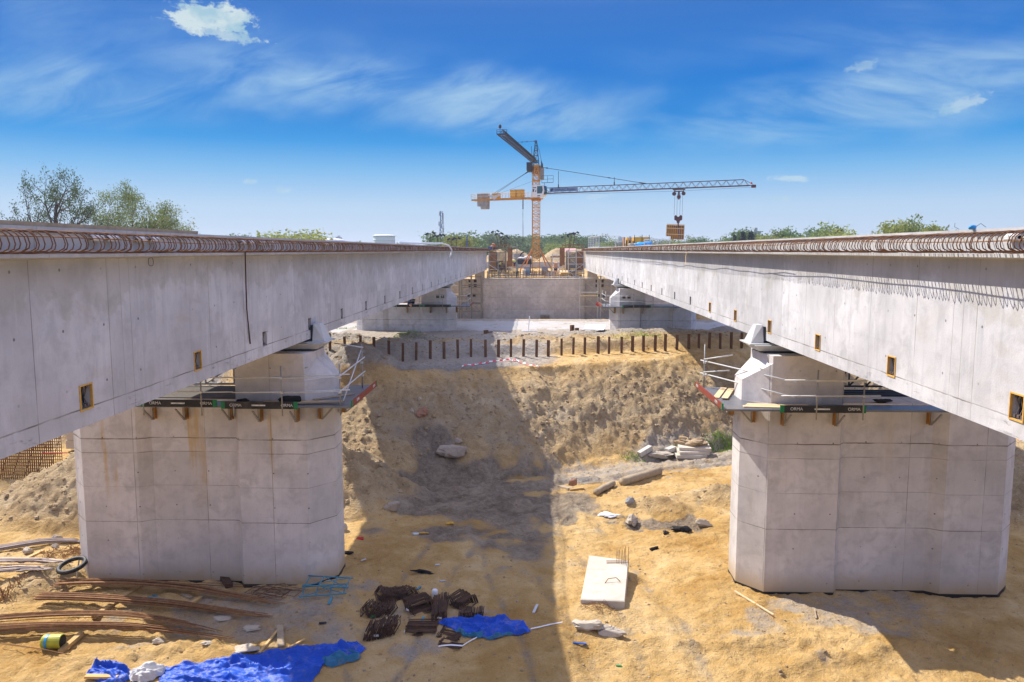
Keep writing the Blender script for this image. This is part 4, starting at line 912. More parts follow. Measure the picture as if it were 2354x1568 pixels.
# short sheet piles, two groups
def sheet_piles(pts, grp, where):
    pr = None
    for i, (x, y, h) in enumerate(pts):
        if pr is None:
            b = MB(); w = .55; prof = [(-w / 2, 0), (-w / 2 + .06, 0), (-.14, .2), (.14, .2), (w / 2 - .06, 0), (w / 2, 0), (w / 2, .03), (w / 2 - .05, .03), (.15, .23), (-.15, .23), (-w / 2 + .05, .03), (-w / 2, .03)]
            b.prism(prof, -1.0, 1.0); pr = b.build('sheet_pile', M['rust'], pivot=(0, 0, 0)); o = pr
        else: o = pr.copy(); COL.objects.link(o)
        o.location = (x, y, H(x, y)); o.scale = (1, 1, h); o.rotation_euler.z = R(60)
        tag(o, 'short rusty sheet pile, %s of the group %s' % (['tallest', 'second tallest', 'middle height', 'second lowest', 'lowest'][i], where), 'sheet pile', grp)
p = at(1119, 773, 70); sheet_piles([(p.x + .35 * i, p.y + .7 * i, 1.05 - .15 * i) for i in range(5)], 'sheet piles left standing in shade', 'in the shadow before the road')
p = at(1317, 772, 70); sheet_piles([(p.x + .45 * i, p.y + .6 * i, 1.1 - .17 * i) for i in range(5)], 'sheet piles left standing in sun', 'in the sun before the road')
p = at(1700, 752, 74); sheet_piles([(p.x + 1.0 * i, p.y + .1 * i, 1.3 - .05 * i) for i in range(5)], 'sheet piles under the sunlit deck', 'under the sunlit deck in shade')
b = MB(); p = at(1020, 771, 71); q = at(1312, 768, 71); b.beam((p.x, p.y, H(p.x, p.y) + .12), (q.x, q.y, H(q.x, q.y) + .14), .2, .22); tag(b.build('waling_beam', M['rust_dark']), 'long dark steel beam lying on the bank between the two sheet pile groups', 'steel beam')
p = at(1364, 779, 68); b = MB(); b.add([(p.x - .9, p.y - 1.2, H(p.x, p.y) + .35), (p.x + .8, p.y - 1.2, H(p.x, p.y) + .3), (p.x + 1.2, p.y + 1.6, H(p.x, p.y) + .45), (p.x - .6, p.y + 1.6, H(p.x, p.y) + .5), (p.x - .9, p.y - 1.2, H(p.x, p.y) + .30), (p.x + .8, p.y - 1.2, H(p.x, p.y) + .25), (p.x + 1.2, p.y + 1.6, H(p.x, p.y) + .40), (p.x - .6, p.y + 1.6, H(p.x, p.y) + .45)], [(0, 1, 2, 3), (7, 6, 5, 4), (0, 4, 5, 1), (1, 5, 6, 2), (2, 6, 7, 3), (3, 7, 4, 0)])
tag(b.build('metal_sheet', M['white_paint']), 'pale flat sheet lying on the bank beside the sunlit sheet piles', 'sheet')
p = at(1137, 774, 69); b = MB(); b.tube([(p.x + 1.0 * t, p.y, H(p.x + t, p.y) + .02 + .55 * math.sin(math.pi * t)) for t in [i / 10 for i in range(11)]], .05, 6); tag(b.build('white_hose', M['white_plastic'], smooth=True), 'arched white hose sticking out of the bank beside the shaded sheet piles', 'hose')
# red and white barrier tape along the lip of the slope
def tape(pts, label):
    b = MB(); n = len(pts); vs, fs = [], []
    P = []
    for (p, q) in zip(pts[:-1], pts[1:]):
        for k in range(8): t = k / 8; P.append(((p[0] + (q[0] - p[0]) * t), (p[1] + (q[1] - p[1]) * t)))
    P.append(pts[-1]); rg2 = random.Random(8)
    for i, (x, y) in enumerate(P):
        z = H(x, y) + .06 + .05 * rg2.random(); vs += [(x, y - .05, z), (x, y + .06, z + .10 * rg2.random())]
    for i in range(len(P) - 1): fs.append((2 * i, 2 * i + 2, 2 * i + 3, 2 * i + 1))
    b.add(vs, fs); m, nt, bs = newmat('barrier_tape', .5); sp = nd(nt, 'ShaderNodeSeparateXYZ', {0: geopos(nt)}).outputs
    nt.links.new(mixc(nt, mth(nt, 'GREATER_THAN', mth(nt, 'FRACT', mth(nt, 'MULTIPLY', sp[0], 2.2)), .5), (.7, .7, .7), (.72, .02, .06)), bs.inputs['Base Color'])
    tag(b.build('barrier_tape', m), label, 'tape')
g = [gp(x, y) for x, y in ((1062, 846), (1100, 839), (1140, 832), (1170, 829), (1188, 831), (1215, 842), (1240, 850))]
tape([(p.x, p.y) for p in g], 'red and white barrier tape lying along the lip of the dug slope')
# ------------------------------------------------------------------ tower cranes
def truss3(b, p, q, w, h, n, rc, rd):          # triangular boom: two bottom chords, one top chord
    p, q = Vector(p), Vector(q); d = (q - p).normalized(); side = d.cross(Vector((0, 0, 1))).normalized()
    A, B, T = (lambda t: p + (q - p) * t - side * w / 2), (lambda t: p + (q - p) * t + side * w / 2), (lambda t: p + (q - p) * t + Vector((0, 0, h)))
    b.beam(A(0), A(1), rc * 2, rc * 2); b.beam(B(0), B(1), rc * 2, rc * 2); b.beam(T(0.5 / n), T(1 - .5 / n), rc * 2, rc * 2)
    for i in range(n):
        a, m, c = i / n, (i + .5) / n, (i + 1) / n
        for C in (A, B): b.rod(C(a), T(m), rd, 4); b.rod(T(m), C(c), rd, 4)
        b.rod(A(a), B(a), rd, 4); b.rod(A(a), B(c), rd, 4)
def mast(b, c, w, z0, z1, n, rc, rd):
    x, y = c; h = w / 2; cs = [(x - h, y - h), (x + h, y - h), (x + h, y + h), (x - h, y + h)]
    for (a, e) in cs: b.beam((a, e, z0), (a, e, z1), rc * 2, rc * 2, up=(0, 1, 0))
    for k in range(n):
        za, zb_ = z0 + (z1 - z0) * k / n, z0 + (z1 - z0) * (k + 1) / n; zm = (za + zb_) / 2
        for i in range(4):
            (a, e), (f, g) = cs[i], cs[(i + 1) % 4]
            b.rod((a, e, za), (f, g, za), rd, 4); b.rod((a, e, za), (f, g, zm), rd, 4); b.rod((f, g, zm), (a, e, zb_), rd, 4)
def cathead(b, c, z0, z1, w0, w1, n, rc, rd):
    def cr(t, i): k = (w0 + (w1 - w0) * t) / 2; return Vector((c[0] + (-k, k, k, -k)[i], c[1] + (-k, -k, k, k)[i], z0 + (z1 - z0) * t))
    for i in range(4): b.beam(cr(0, i), cr(1, i), rc * 2, rc * 2, up=(0, 1, 0))
    for k in range(n):
        for i in range(4):
            j = (i + 1) % 4; b.rod(cr(k / n, i), cr(k / n, j), rd, 4); b.rod(cr(k / n, i), cr((k + 1) / n, j), rd, 4)
def rail(b, p, q, h, n, r=.03, up=(0, 0, 1)):
    p, q = Vector(p), Vector(q)
    for k in range(n + 1): a = p + (q - p) * k / n; b.rod(a, a + Vector((0, 0, h)), r, 4)
    b.rod(p + Vector((0, 0, h)), q + Vector((0, 0, h)), r, 4); b.rod(p + Vector((0, 0, h / 2)), q + Vector((0, 0, h / 2)), r, 4)

def crane_a():
    X0, Y0 = 0.0, 165.0; zb = CZ - 4.75; zs = CZ + 10.1
    root = thing('tower_crane', (X0, Y0, zb), 'yellow tower crane with white cab and a lettered jib reaching out over the sunlit deck', 'tower crane')
    b = MB(); mast(b, (X0, Y0), 1.5, zb, zs, 11, .075, .036); b.build('mast', M['crane_yellow'], root)
    f = MB(); f.box((X0 - 3.1, Y0 - 1.7, zb - .9), (X0 + 2.4, Y0 + 1.7, zb + .02)); f.build('foundation', M['wall_white'], root)
    for sx in (-1, 1):
        for k in range(3):
            g = MB(); g.box((X0 + sx * 1.75 - .62, Y0 - 2.9, zb - .35 + k * .62), (X0 + sx * 1.75 + .62, Y0 - 1.75, zb + .25 + k * .62)); g.build('ballast_block', M['grey_block'], root)
        p = MB(); p.tube([(X0 + sx * .8, Y0, zb + 5.0), (X0 + sx * 3.0, Y0 - 1, zb + 1.4), (X0 + sx * 3.3, Y0 - 1, zb + .3)], .13, 6); p.rod((X0 + sx * .8, Y0 + .5, zb + 5.2), (X0 + sx * 2.6, Y0 + 2, zb + .2), .13, 6); p.build('raker_prop', M['crane_orange'], root)
    s = MB(); s.lathe((X0, Y0, zs), [(1.0, 0), (1.0, .25), (.85, .3), (.85, .75)], 16); s.box((X0 - 2.0, Y0 - 1.1, zs + .3), (X0 + 1.4, Y0 + 1.1, zs + .45)); s.lathe((X0 - .5, Y0 - .9, zs + .5), [(.4, 0), (.4, 1.0), (.3, 1.15)], 12); s.build('slewing_platform', M['crane_yellow'], root)
    c = MB(); cathead(c, (X0, Y0), zs + .45, zs + 4.1, 1.45, 1.3, 3, .08, .05); c.box((X0 - .85, Y0 - .75, zs + 3.9), (X0 + .85, Y0 + .75, zs + 4.1)); cathead(c, (X0, Y0), zs + 4.15, CZ + 17.2, 1.3, .5, 3, .08, .05); c.box((X0 - .5, Y0 - .5, CZ + 17.0), (X0 + .5, Y0 + .5, CZ + 17.3)); c.build('cathead', M['crane_yellow'], root)
    D = Vector((.887, -.462, 0)); S = D.cross(Vector((0, 0, 1)))
    O = Vector((X0, Y0, 0)); zj = CZ + 11.5
    def P(s, o=0, z=0): return O + D * s + S * o + Vector((0, 0, zj + z))
    j = MB(); truss3(j, P(1.3), P(42.6), 1.15, 1.08, 26, .065, .033)
    tip = P(43.2); j.beam(P(42.6, -.57), P(43.3, 0), .1, .1); j.beam(P(42.6, .57), P(43.3, 0), .1, .1); j.rod(P(41.8, 0, 1.05), P(43.4, 0, .2), .04, 4); j.cbox(P(43.5, 0, -.15), (.7, .7, .5)); j.build('jib', M['crane_red'], root)
    l = MB(); l.lathe(P(43.1, 0, .25), [(.1, 0), (.18, .15), (.1, .35)], 8); l.build('warning_lamp', M['red_paint'], root)
    for (s0, s1) in ((3.4, 9.6),):
        t = MB(); q = [P(s0, .72, .20), P(s1, .72, .20), P(s1, .72, .92), P(s0, .72, .92)]; t.extrude(q, S * .03); bn = t.build('banner', M['banner'], root)
        rot = Matrix((( D.x, 0, S.x, 0), (D.y, 0, S.y, 0), (D.z, 1, S.z, 0), (0, 0, 0, 1)))
        text_mesh('TRINAC Polska', .72, M['letter_blue'], 'lettering', bn, Matrix.Translation(P(6.8, .76, .55)) @ rot)
        lg = MB(); lg.extrude([P(3.6, .755, .28), P(4.0, .755, .28), P(4.3, .755, .84), P(3.7, .755, .84)], S * .01); lg.build('logo', M['letter_blue'], bn)
    for s_ in (5.0, 17.0):
        a = MB(); a.rod(P(s_, 0, 1.0), P(s_, 0, 1.0 + (3.3 if s_ < 9 else 1.6)), .05, 5); a.rod(P(s_, 0, 1.0), P(s_, 0, 1.7), .11, 5); a.build('anemometer_pole', M['crane_dark'], root)
    pd = MB(); top = O + Vector((.5, -.25, CZ + 16.9)); a = P(23.5, 0, 1.1); pd.rod(top, a, .05, 5); m1 = top + (a - top) * .07; pd.rod(m1, m1 + (a - top) * .02, .13, 5); m2 = top + (a - top) * .66; pd.rod(m2, m2 + (a - top) * .02, .10, 5); pd.rod(top + (a - top) * .94, a, .10, 5)
    for (s0, s1, n) in ((1.0, 3.6, 2),):
        rail(pd, P(s0, -.5, 1.0 + 1.2), P(s1, -.5, 1.0 + 1.2), 1.4, n); pd.beam(P(s0, -.5, 2.2), P(s1, -.5, 2.2), .1, .08); pd.beam(P(1.6, -.5, .9), P(1.6, -.5, 2.2), .08, .08)
    pd.build('jib_pendant', M['crane_dark'], root)
    # counter jib with railings, winches and ballast slabs
    C = MB(); 
    def K(s, o=0, z=0): return O - D * s + S * o + Vector((0, 0, zs + .55 + z))
    for o in (-.6, .6): C.beam(K(1, o), K(15.2, o), .16, .36)
    for s_ in range(2, 16, 2): C.beam(K(s_, -.6), K(s_, .6), .1, .1)
    for o in (-.75, .75): rail(C, K(1.5, o, .2), K(15.2, o, .2), 1.05, 9, .028)
    rail(C, K(15.2, -.75, .2), K(15.2, .75, .2), 1.05, 1, .028); C.build('counter_jib', M['crane_yellow'], root)
    for k in range(3):
        w = MB(); s0 = 11.4 + k * .82
        pl = [K(s0, -.0, 1.35) + S * o + Vector((0, 0, z)) for o, z in ((-.55, 0), (.55, 0), (.55, -3.0 + (.55 if k == 2 else 0)), (.4, -3.3 + (.6 if k == 2 else 0)), (-.4, -3.3 + (.6 if k == 2 else 0)), (-.55, -3.0 + (.55 if k == 2 else 0)))]
        w.extrude(pl, -D * .78); w.build('counterweight', M['grey_block'], root)
    for (s_, w_, h_) in ((5.2, 1.35, 1.55), (3.65, 1.35, 1.55), (9.4, 1.5, .95)):
        w = MB(); c = K(s_, 0, .25 + h_ / 2); w.cbox(c, (w_, 1.0, h_), rz=math.atan2(D.y, D.x)); w.cbox(c + Vector((0, 0, h_ / 2 + .02)), (w_ + .1, 1.1, .05), rz=math.atan2(D.y, D.x)); w.build('winch_cabinet', M['ply_yellow'], root)
    w = MB(); w.grid(lambda u, v: tuple(K(8.0 + 2.9 * u, .86, 1.1 - .9 * v * abs(1 - abs(2 * u - 1)) ** .0 * (1 - .75 * abs(2 * u - 1)) - .35 * (1 - abs(2 * u - 1)))), 14, 4); w.build('loose_sheet', M['sheet_white'], root)
    e = MB(); pt_ = O + Vector((-.4, .2, CZ + 16.8))
    for o in (-.5, .5):
        a = K(11.2, o, .5); e.rod(pt_, a, .035, 5); m1 = pt_ + (a - pt_) * .13; e.rod(m1, m1 + (a - pt_) * .06, .09, 5)
    e.rod(O + Vector((-.6, 0, zs + 4.0)), K(9.5, 0, 1.0), .018, 4); e.build('counter_pendant', M['crane_dark'], root)
    # cab
    cb = MB(); cc = O + D * 1.05 + S * 1.25
    def Q(a, o, z): return cc + D * a + S * o + Vector((0, 0, zs + .45 + z))
    side = [(-.95, .15), (1.15, .15), (1.55, .55), (1.75, 1.3), (1.55, 2.45), (-.95, 2.55)]
    cb.extrude([Q(a, -.7, z) for a, z in side], S * 1.4); cbo = cb.build('cab', M['white_paint'], root)
    gl = MB(); gl.extrude([Q(a, .702, z) for a, z in ((.15, .85), (1.22, .85), (1.45, 1.5), (1.32, 2.3), (.15, 2.3))], S * .012)
    gl.extrude([Q(1.2, -.6, .28), Q(1.2, .6, .28), Q(1.56, .6, .62), Q(1.56, -.6, .62)], D * .03 + Vector((0, 0, -.02))); gl.extrude([Q(1.60, -.6, .7), Q(1.60, .6, .7), Q(1.76, .6, 1.3), Q(1.76, -.6, 1.3)], D * .02); gl.extrude([Q(1.76, -.6, 1.34), Q(1.76, .6, 1.34), Q(1.58, .6, 2.36), Q(1.58, -.6, 2.36)], D * .02)
    gl.build('cab_window', M['glass'], cbo)
    for pl in (((-.85, 1.95), (-.05, 1.95), (-.05, 2.12), (-.85, 2.12)), ((-.85, 1.2), (-.6, 1.2), (-.45, 1.75), (-.85, 1.75)), ((-.35, 1.2), (-.05, 1.2), (-.05, 1.75)), ((.2, .3), (.85, .3), (.85, .48), (.2, .48))):
        lg = MB(); lg.extrude([Q(a, .703, z) for a, z in pl], S * .01); lg.build('logo', M['letter_blue'], cbo)
    # trolley, ropes, hook block
    sT = 29.9; tr = MB()
    for o in (-.65, .65): tr.beam(P(sT - 1.0, o, -.18), P(sT + 1.0, o, -.18), .12, .16)
    for a in (-.9, .9):
        tr.beam(P(sT + a, -.65, -.28), P(sT + a, .65, -.28), .12, .12); tr.beam(P(sT + a, 0, -.3), P(sT + a, 0, -.9), .10, .10); tr.tube([P(sT + a, -.12, -.98), P(sT + a, .12, -.98)], .36, 14)
    tr.beam(P(sT - .9, 0, -.55), P(sT + .9, 0, -.55), .12, .18); tr.cbox(P(sT, 0, -.85), (.3, .3, .7)); tr.lathe(P(sT, 0, -2.1), [(.05, 0), (.38, .45), (.38, .6), (.1, 1.0)], 8); tr.build('trolley', M['crane_red'], root)
    T = P(sT); zh = CZ + 5.6
    rp = MB()
    for a, a2 in ((-.75, -.82), (-.3, -.3), (.3, .25), (.75, .72)): rp.rod(T + D * a + Vector((0, 0, -.9)), Vector((T.x, T.y, zh + 1.0)) + D * a2, .022, 4)
    rp.rod(P(1.5, 0, -.25), P(sT - 1, 0, -.5), .018, 4); rp.rod(P(sT + 1, 0, -.5), P(43, 0, -.3), .018, 4); rp.build('hoist_rope', M['crane_dark'], root)
    hb = MB(); hc = Vector((T.x, T.y, zh)); hb.extrude([hc + D * a + S * -.16 + Vector((0, 0, z)) for a, z in ((-.72, .1), (-.72, .85), (-.42, .98), (-.12, .65), (.12, .65), (.42, .98), (.72, .85), (.72, .1), (.28, -.12), (.2, -.5), (-.2, -.5), (-.28, -.12))], S * .32)
    hb.rod(hc + Vector((0, 0, -.5)), hc + Vector((0, 0, -1.0)), .14, 6); hb.build('hook_block', M['crane_red'], root)
    hk = MB(); hk.tube([hc + Vector((0, 0, -1.0)) + D * (.22 * math.sin(t)) + Vector((0, 0, -.25 + .25 * math.cos(t))) for t in [k * .5 for k in range(10)]], .06, 5); hk.build('hook', M['crane_dark'], root)
    # hanging service rope beside the mast
    r2 = MB(); r2.tube([K(2.6, .9, .2), K(2.6, .9, -5), K(2.65, .9, -9.5)], .03, 4); r2.rod(K(2.6, .9, -.3), K(2.6, .9, -2.2), .11, 5); r2.tube([K(2.65, .9, -3), K(2.45, .9, -8), K(2.2, .9, -9)], .02, 4); r2.tube([K(3.3, .9, -11.8), K(2.9, .9, -11.2), K(2.4, .9, -11.0)], .14, 5); r2.build('service_rope', M['crane_dark'], root)
    return hc, D, S
m_, nt_, b_ = newmat('banner_mesh', .8); b_.inputs['Base Color'].default_value = (.16, .25, .42, 1); M['banner'] = m_
hookpos, JD, JS = crane_a()

def load():                        # formwork element under the hook
    top = hookpos + Vector((0, 0, -1.45)); c = hookpos + Vector((-.55, 0, -9.0)); zt, zb = CZ + 4.85 - .0, CZ + 2.1
    zt = CZ + 4.95; zb = CZ + 2.10; KW = 1.1
    root = thing('formwork_element', (c.x, c.y, zb), 'wooden formwork panel with yellow battens hanging from the crane hook', 'formwork panel')
    A = Vector((.97, -.10, -.045)); A.normalize(); B = Vector((.12, .99, 0)); U = Vector((.03, 0, 1))
    def P(a, d, z): return Vector((c.x, c.y, zb)) + A * a * KW + B * d + U * z
    f = MB(); f.extrude([P(-1.5, .25, .5), P(-.7, .25, .5), P(-.7, .25, 0), P(1.5, .25, 0), P(1.5, .25, 2.75), P(-1.5, .25, 2.75)], B * .04); f.build('facing', M['ply'], root)
    w = MB()
    for k in range(9):
        a = -1.4 + 2.8 * k / 8; w.extrude([P(a - .05, .08, .5 if a < -.7 else .02), P(a + .05, .08, .5 if a < -.7 else .02), P(a + .05, .08, 2.55), P(a - .05, .08, 2.55)], B * .16)
    w.build('batten', M['ply_yellow'], root)
    h = MB()
    for z in (.85, 1.95): h.extrude([P(-1.62, -.05, z), P(1.42, -.05, z), P(1.42, -.05, z + .13), P(-1.62, -.05, z + .13)], B * .12)
    h.extrude([P(-1.5, -.02, 2.56), P(1.5, -.02, 2.56), P(1.5, -.02, 2.78), P(-1.5, -.02, 2.78)], B * .26); h.build('waler', M['timber_pale'], root)
    r = MB(); r.extrude([P(1.44, -.02, 0), P(1.5, -.02, 0), P(1.5, -.02, 2.55), P(1.44, -.02, 2.55)], B * .26); r.build('end_board', M['ply'], root)
    s = MB(); s.rod(top, P(-1.0, .05, 2.78), .03, 4); s.rod(top, P(1.0, .05, 2.78), .03, 4); s.tube([top, top + Vector((.1, 0, -.8)), top + Vector((.35, 0, -1.5)), top + Vector((.5, 0, -1.9))], .09, 5); s.build('sling', M['blue_paint'], root)
load()

def crane_b():
    X0, Y0 = -.2, 200.0; zb = H(X0, Y0) - .5; zs = CZ + 20.0
    root = thing('tower_crane', (X0, Y0, zb), 'dark-jibbed tower crane standing behind the yellow one, its jib swung towards the viewer', 'tower crane')
    b = MB(); mast(b, (X0 - .05, Y0), 1.5, zb, zs, 16, .07, .035); b.build('mast', M['crane_yellow'], root)
    s = MB(); s.lathe((X0, Y0, zs), [(.8, -1.2), (1.3, -.3), (1.3, .5), (1.0, .8)], 12); s.box((X0 - .8, Y0 - 1.2, zs + .5), (X0 + 1.3, Y0 + 12.5, zs + .72)); s.build('slewing_platform', M['crane_brown'], root)
    O = Vector((X0, Y0, zs + 1.4)); T = Vector((-6.5, 153.5, CZ + 21.6)); D = (T - O).normalized()
    j = MB(); truss3(j, O, T, 1.35, 1.15, 30, .075, .04); j.cbox(T + Vector((0, -.5, .1)), (1.9, 1.0, .16)); rail(j, T + Vector((-.95, -.9, .15)), T + Vector((.95, -.9, .15)), .75, 3, .04); j.lathe(T + Vector((-.35, -.2, 1.2)), [(.1, 0), (.26, .2), (.26, .55), (.1, .75)], 8)
    walk = MB(); S = D.cross(Vector((0, 0, 1)))
    j.build('jib', M['crane_dark'], root)
    w = MB(); n = 46
    for k in range(n): p = O + (T - O) * ((k + .5) / n * .98 + .01); w.beam(p - S * .22, p + S * .22, .45, .03)
    w.build('jib_walkway', M['crane_dark'], root)
    c = MB(); cathead(c, (X0 + .1, Y0), zs + .75, CZ + 26.9, 1.5, .3, 5, .085, .05); c.rod((X0 - 1.0, Y0 - .9, zs + 2.5), (X0 - 1.0, Y0 - .9, zs + 5.4), .05, 4); c.rod((X0 - .6, Y0 - .9, zs + 2.5), (X0 - .6, Y0 - .9, zs + 4.6), .04, 4); c.build('cathead', M['crane_dark'], root)
    tp = Vector((X0 + .1, Y0, CZ + 26.7)); e = MB(); a = O + (T - O) * .62 + Vector((0, 0, 1.1)); e.rod(tp, a, .05, 5)
    for k in (.1, .5, .75): m = tp + (a - tp) * k; e.rod(m, m + (a - tp) * .012, .14, 5)
    q = Vector((X0 + 1.9, Y0 + 11.0, zs + 1.2)); e.tube([tp, tp + Vector((.8, 4, -1.6)), q], .05, 5); e.rod(tp + Vector((.0, 1.0, -1.6)), tp + Vector((.8, 4, -1.6)), .04, 4); e.build('pendant', M['crane_dark'], root)
    cb = MB(); cb.extrude([(X0 - 2.0, Y0 - 2.2, zs - .9), (X0 - .8, Y0 - 2.2, zs - .9), (X0 - .8, Y0 - 2.2, zs + 1.4), (X0 - 2.2, Y0 - 2.2, zs + 1.4), (X0 - 2.2, Y0 - 2.2, zs - .4)], (0, 1.9, 0)); cb.build('cab', M['dark_steel'], root)
    k = MB(); k.box((X0 + .9, Y0 + 9.0, zs - 1.7), (X0 + 2.2, Y0 + 11.5, zs + 1.3)); k.build('counterweight', M['grey_block'], root)
    r = MB(); rail(r, (X0 + 1.4, Y0 + 3, zs + .8), (X0 + 1.9, Y0 + 12.4, zs + .8), 1.6, 6, .04); r.build('railing', M['crane_dark'], root)
crane_b()

# ------------------------------------------------------------------ people
def person(loc, rz, pose, top, trousers, helmet, label, scale=1.0):
    """one continuous body grown on a skeleton; vest, trousers and helmet are worn over it"""
    root = thing('person', loc, label, 'person')
    # joints: x sideways, y forward, z up (metres)
    if pose == 'stand':
        J = dict(pel=(0, 0, .95), spi=(0, .02, 1.15), che=(0, .03, 1.36), nec=(0, .03, 1.50), hea=(0, .05, 1.62), top=(0, .06, 1.73), ls=(-.19, .02, 1.42), le=(-.26, .05, 1.14), lw=(-.2, .24, .98), lh=(-.19, .32, .95), rs=(.19, .02, 1.42), re=(.27, .02, 1.13), rw=(.26, .1, .88), rh=(.26, .13, .80), lt=(-.10, 0, .90), lk=(-.12, .04, .50), la=(-.12, -.02, .09), lf=(-.13, .14, .04), rt=(.10, 0, .90), rk=(.12, .05, .50), ra=(.13, .0, .09), rf=(.15, .15, .04))
    elif pose == 'bend':
        J = dict(pel=(0, -.08, .88), spi=(0, .04, 1.05), che=(0, .2, 1.2), nec=(0, .3, 1.30), hea=(0, .38, 1.38), top=(0, .44, 1.46), ls=(-.19, .22, 1.22), le=(-.25, .36, 1.0), lw=(-.18, .48, .80), lh=(-.16, .54, .74), rs=(.19, .22, 1.22), re=(.25, .34, .98), rw=(.2, .5, .84), rh=(.18, .57, .79), lt=(-.10, -.08, .84), lk=(-.12, .06, .48), la=(-.12, -.06, .09), lf=(-.13, .12, .04), rt=(.10, -.08, .84), rk=(.13, .08, .48), ra=(.13, -.04, .09), rf=(.15, .13, .04))
    else:                                   # kneeling, arms reaching to the work
        J = dict(pel=(0, 0, .50), spi=(0, .08, .70), che=(0, .18, .88), nec=(0, .25, 1.01), hea=(0, .32, 1.10), top=(0, .36, 1.20), ls=(-.19, .2, .92), le=(-.26, .38, .74), lw=(-.18, .56, .58), lh=(-.16, .63, .53), rs=(.19, .2, .92), re=(.25, .4, .76), rw=(.16, .58, .62), rh=(.14, .65, .58), lt=(-.11, 0, .46), lk=(-.15, .34, .10), la=(-.14, -.1, .08), lf=(-.14, -.24, .06), rt=(.11, .0, .46), rk=(.16, .36, .48), ra=(.16, .30, .09), rf=(.17, .45, .04))
    RAD = dict(pel=.13, spi=.125, che=.14, nec=.055, hea=.098, top=.07, ls=.07, le=.046, lw=.034, lh=.036, rs=.07, re=.046, rw=.034, rh=.036, lt=.088, lk=.06, la=.042, lf=.036, rt=.088, rk=.06, ra=.042, rf=.036)
    E = [('pel', 'spi'), ('spi', 'che'), ('che', 'nec'), ('nec', 'hea'), ('hea', 'top'), ('che', 'ls'), ('ls', 'le'), ('le', 'lw'), ('lw', 'lh'), ('che', 'rs'), ('rs', 're'), ('re', 'rw'), ('rw', 'rh'), ('pel', 'lt'), ('lt', 'lk'), ('lk', 'la'), ('la', 'lf'), ('pel', 'rt'), ('rt', 'rk'), ('rk', 'ra'), ('ra', 'rf')]
    def skin(keys, grow, name, m, extra=True):
        ks = [k for k in J if k in keys]; idx = {k: i for i, k in enumerate(ks)}
        V = [Vector(J[k]) * scale for k in ks]; Ed = [(idx[a], idx[b]) for a, b in E if a in idx and b in idx]; Rr = [RAD[k] * scale + grow for k in ks]
        if extra:                            # five fingers on each hand, a nose and ears on the head
            for h, w in (('lh', 'lw'), ('rh', 'rw')):
                if h not in idx: continue
                d = (Vector(J[h]) - Vector(J[w])).normalized(); sd = d.orthogonal().normalized(); sg = 1 if h == 'lh' else -1
                for f, (o, ln) in enumerate(((-.03, .065), (-.011, .08), (.009, .075), (.028, .06))):
                    a = Vector(J[h]) + sd * o + d * .035; V.append(a * scale); Rr.append(.0095); Ed.append((idx[h], len(V) - 1))
                    V.append((a + d * ln * .7 + Vector((0, 0, -.02))) * scale); Rr.append(.008); Ed.append((len(V) - 2, len(V) - 1))
                a = Vector(J[h]) + sd * .045 * sg; V.append(a * scale); Rr.append(.011); Ed.append((idx[h], len(V) - 1)); V.append((a + d * .05 + sd * .012 * sg) * scale); Rr.append(.009); Ed.append((len(V) - 2, len(V) - 1))
            if 'hea' in idx:
                hd = Vector(J['hea']); V.append((hd + Vector((0, .105, 0))) * scale); Rr.append(.018); Ed.append((idx['hea'], len(V) - 1))
        me = bpy.data.meshes.new(name); me.from_pydata([tuple(v) for v in V], Ed, []); me.update()
        o = bpy.data.objects.new(name, me); COL.objects.link(o)
        sk = o.modifiers.new('skin', 'SKIN'); ss = o.modifiers.new('sub', 'SUBSURF'); ss.levels = 1; ss.render_levels = 1
        if not me.skin_vertices: me.attributes.new('skin', 'FLOAT', 'POINT') if False else None
        return o, Rr, m, name
    def finish(o, Rr, m, name):
        bpy.context.view_layer.objects.active = o
        sv = o.data.skin_vertices
        if not sv:
            import bmesh
            bm = bmesh.new(); bm.from_mesh(o.data); ly = bm.verts.layers.skin.verify()
            for v, r in zip(bm.verts, Rr): v[ly].radius = (r, r); v[ly].use_root = (v.index == 0)
            bm.to_mesh(o.data); bm.free()
        bpy.context.view_layer.update()
        me = bpy.data.meshes.new_from_object(o.evaluated_get(bpy.context.evaluated_depsgraph_get())); me.materials.clear(); me.materials.append(m)
        bpy.data.objects.remove(o); me.polygons.foreach_set('use_smooth', np.ones(len(me.polygons), bool))
        n = bpy.data.objects.new(name, me); COL.objects.link(n); n.parent = root; ORG[n.name] = Vector(loc); return n
    finish(*skin(set(J), 0, 'body', M['skin']))
    finish(*skin({'spi', 'che', 'ls', 'le', 'rs', 're', 'nec'} - {'nec'}, .018, 'jacket', M[top], False))
    finish(*skin({'pel', 'lt', 'lk', 'la', 'rt', 'rk', 'ra'}, .014, 'trousers', M[trousers], False))
    hp = Vector(J['top']) * scale; b = MB(); b.lathe(tuple(Vector(loc) + hp + Vector((0, 0, -.03))), [(.155, 0), (.15, .012), (.125, .015), (.12, .06), (.085, .11), (.02, .13)], 14); h = b.build('helmet', M[helmet], root, smooth=True)
    root.rotation_euler.z = rz
    return root
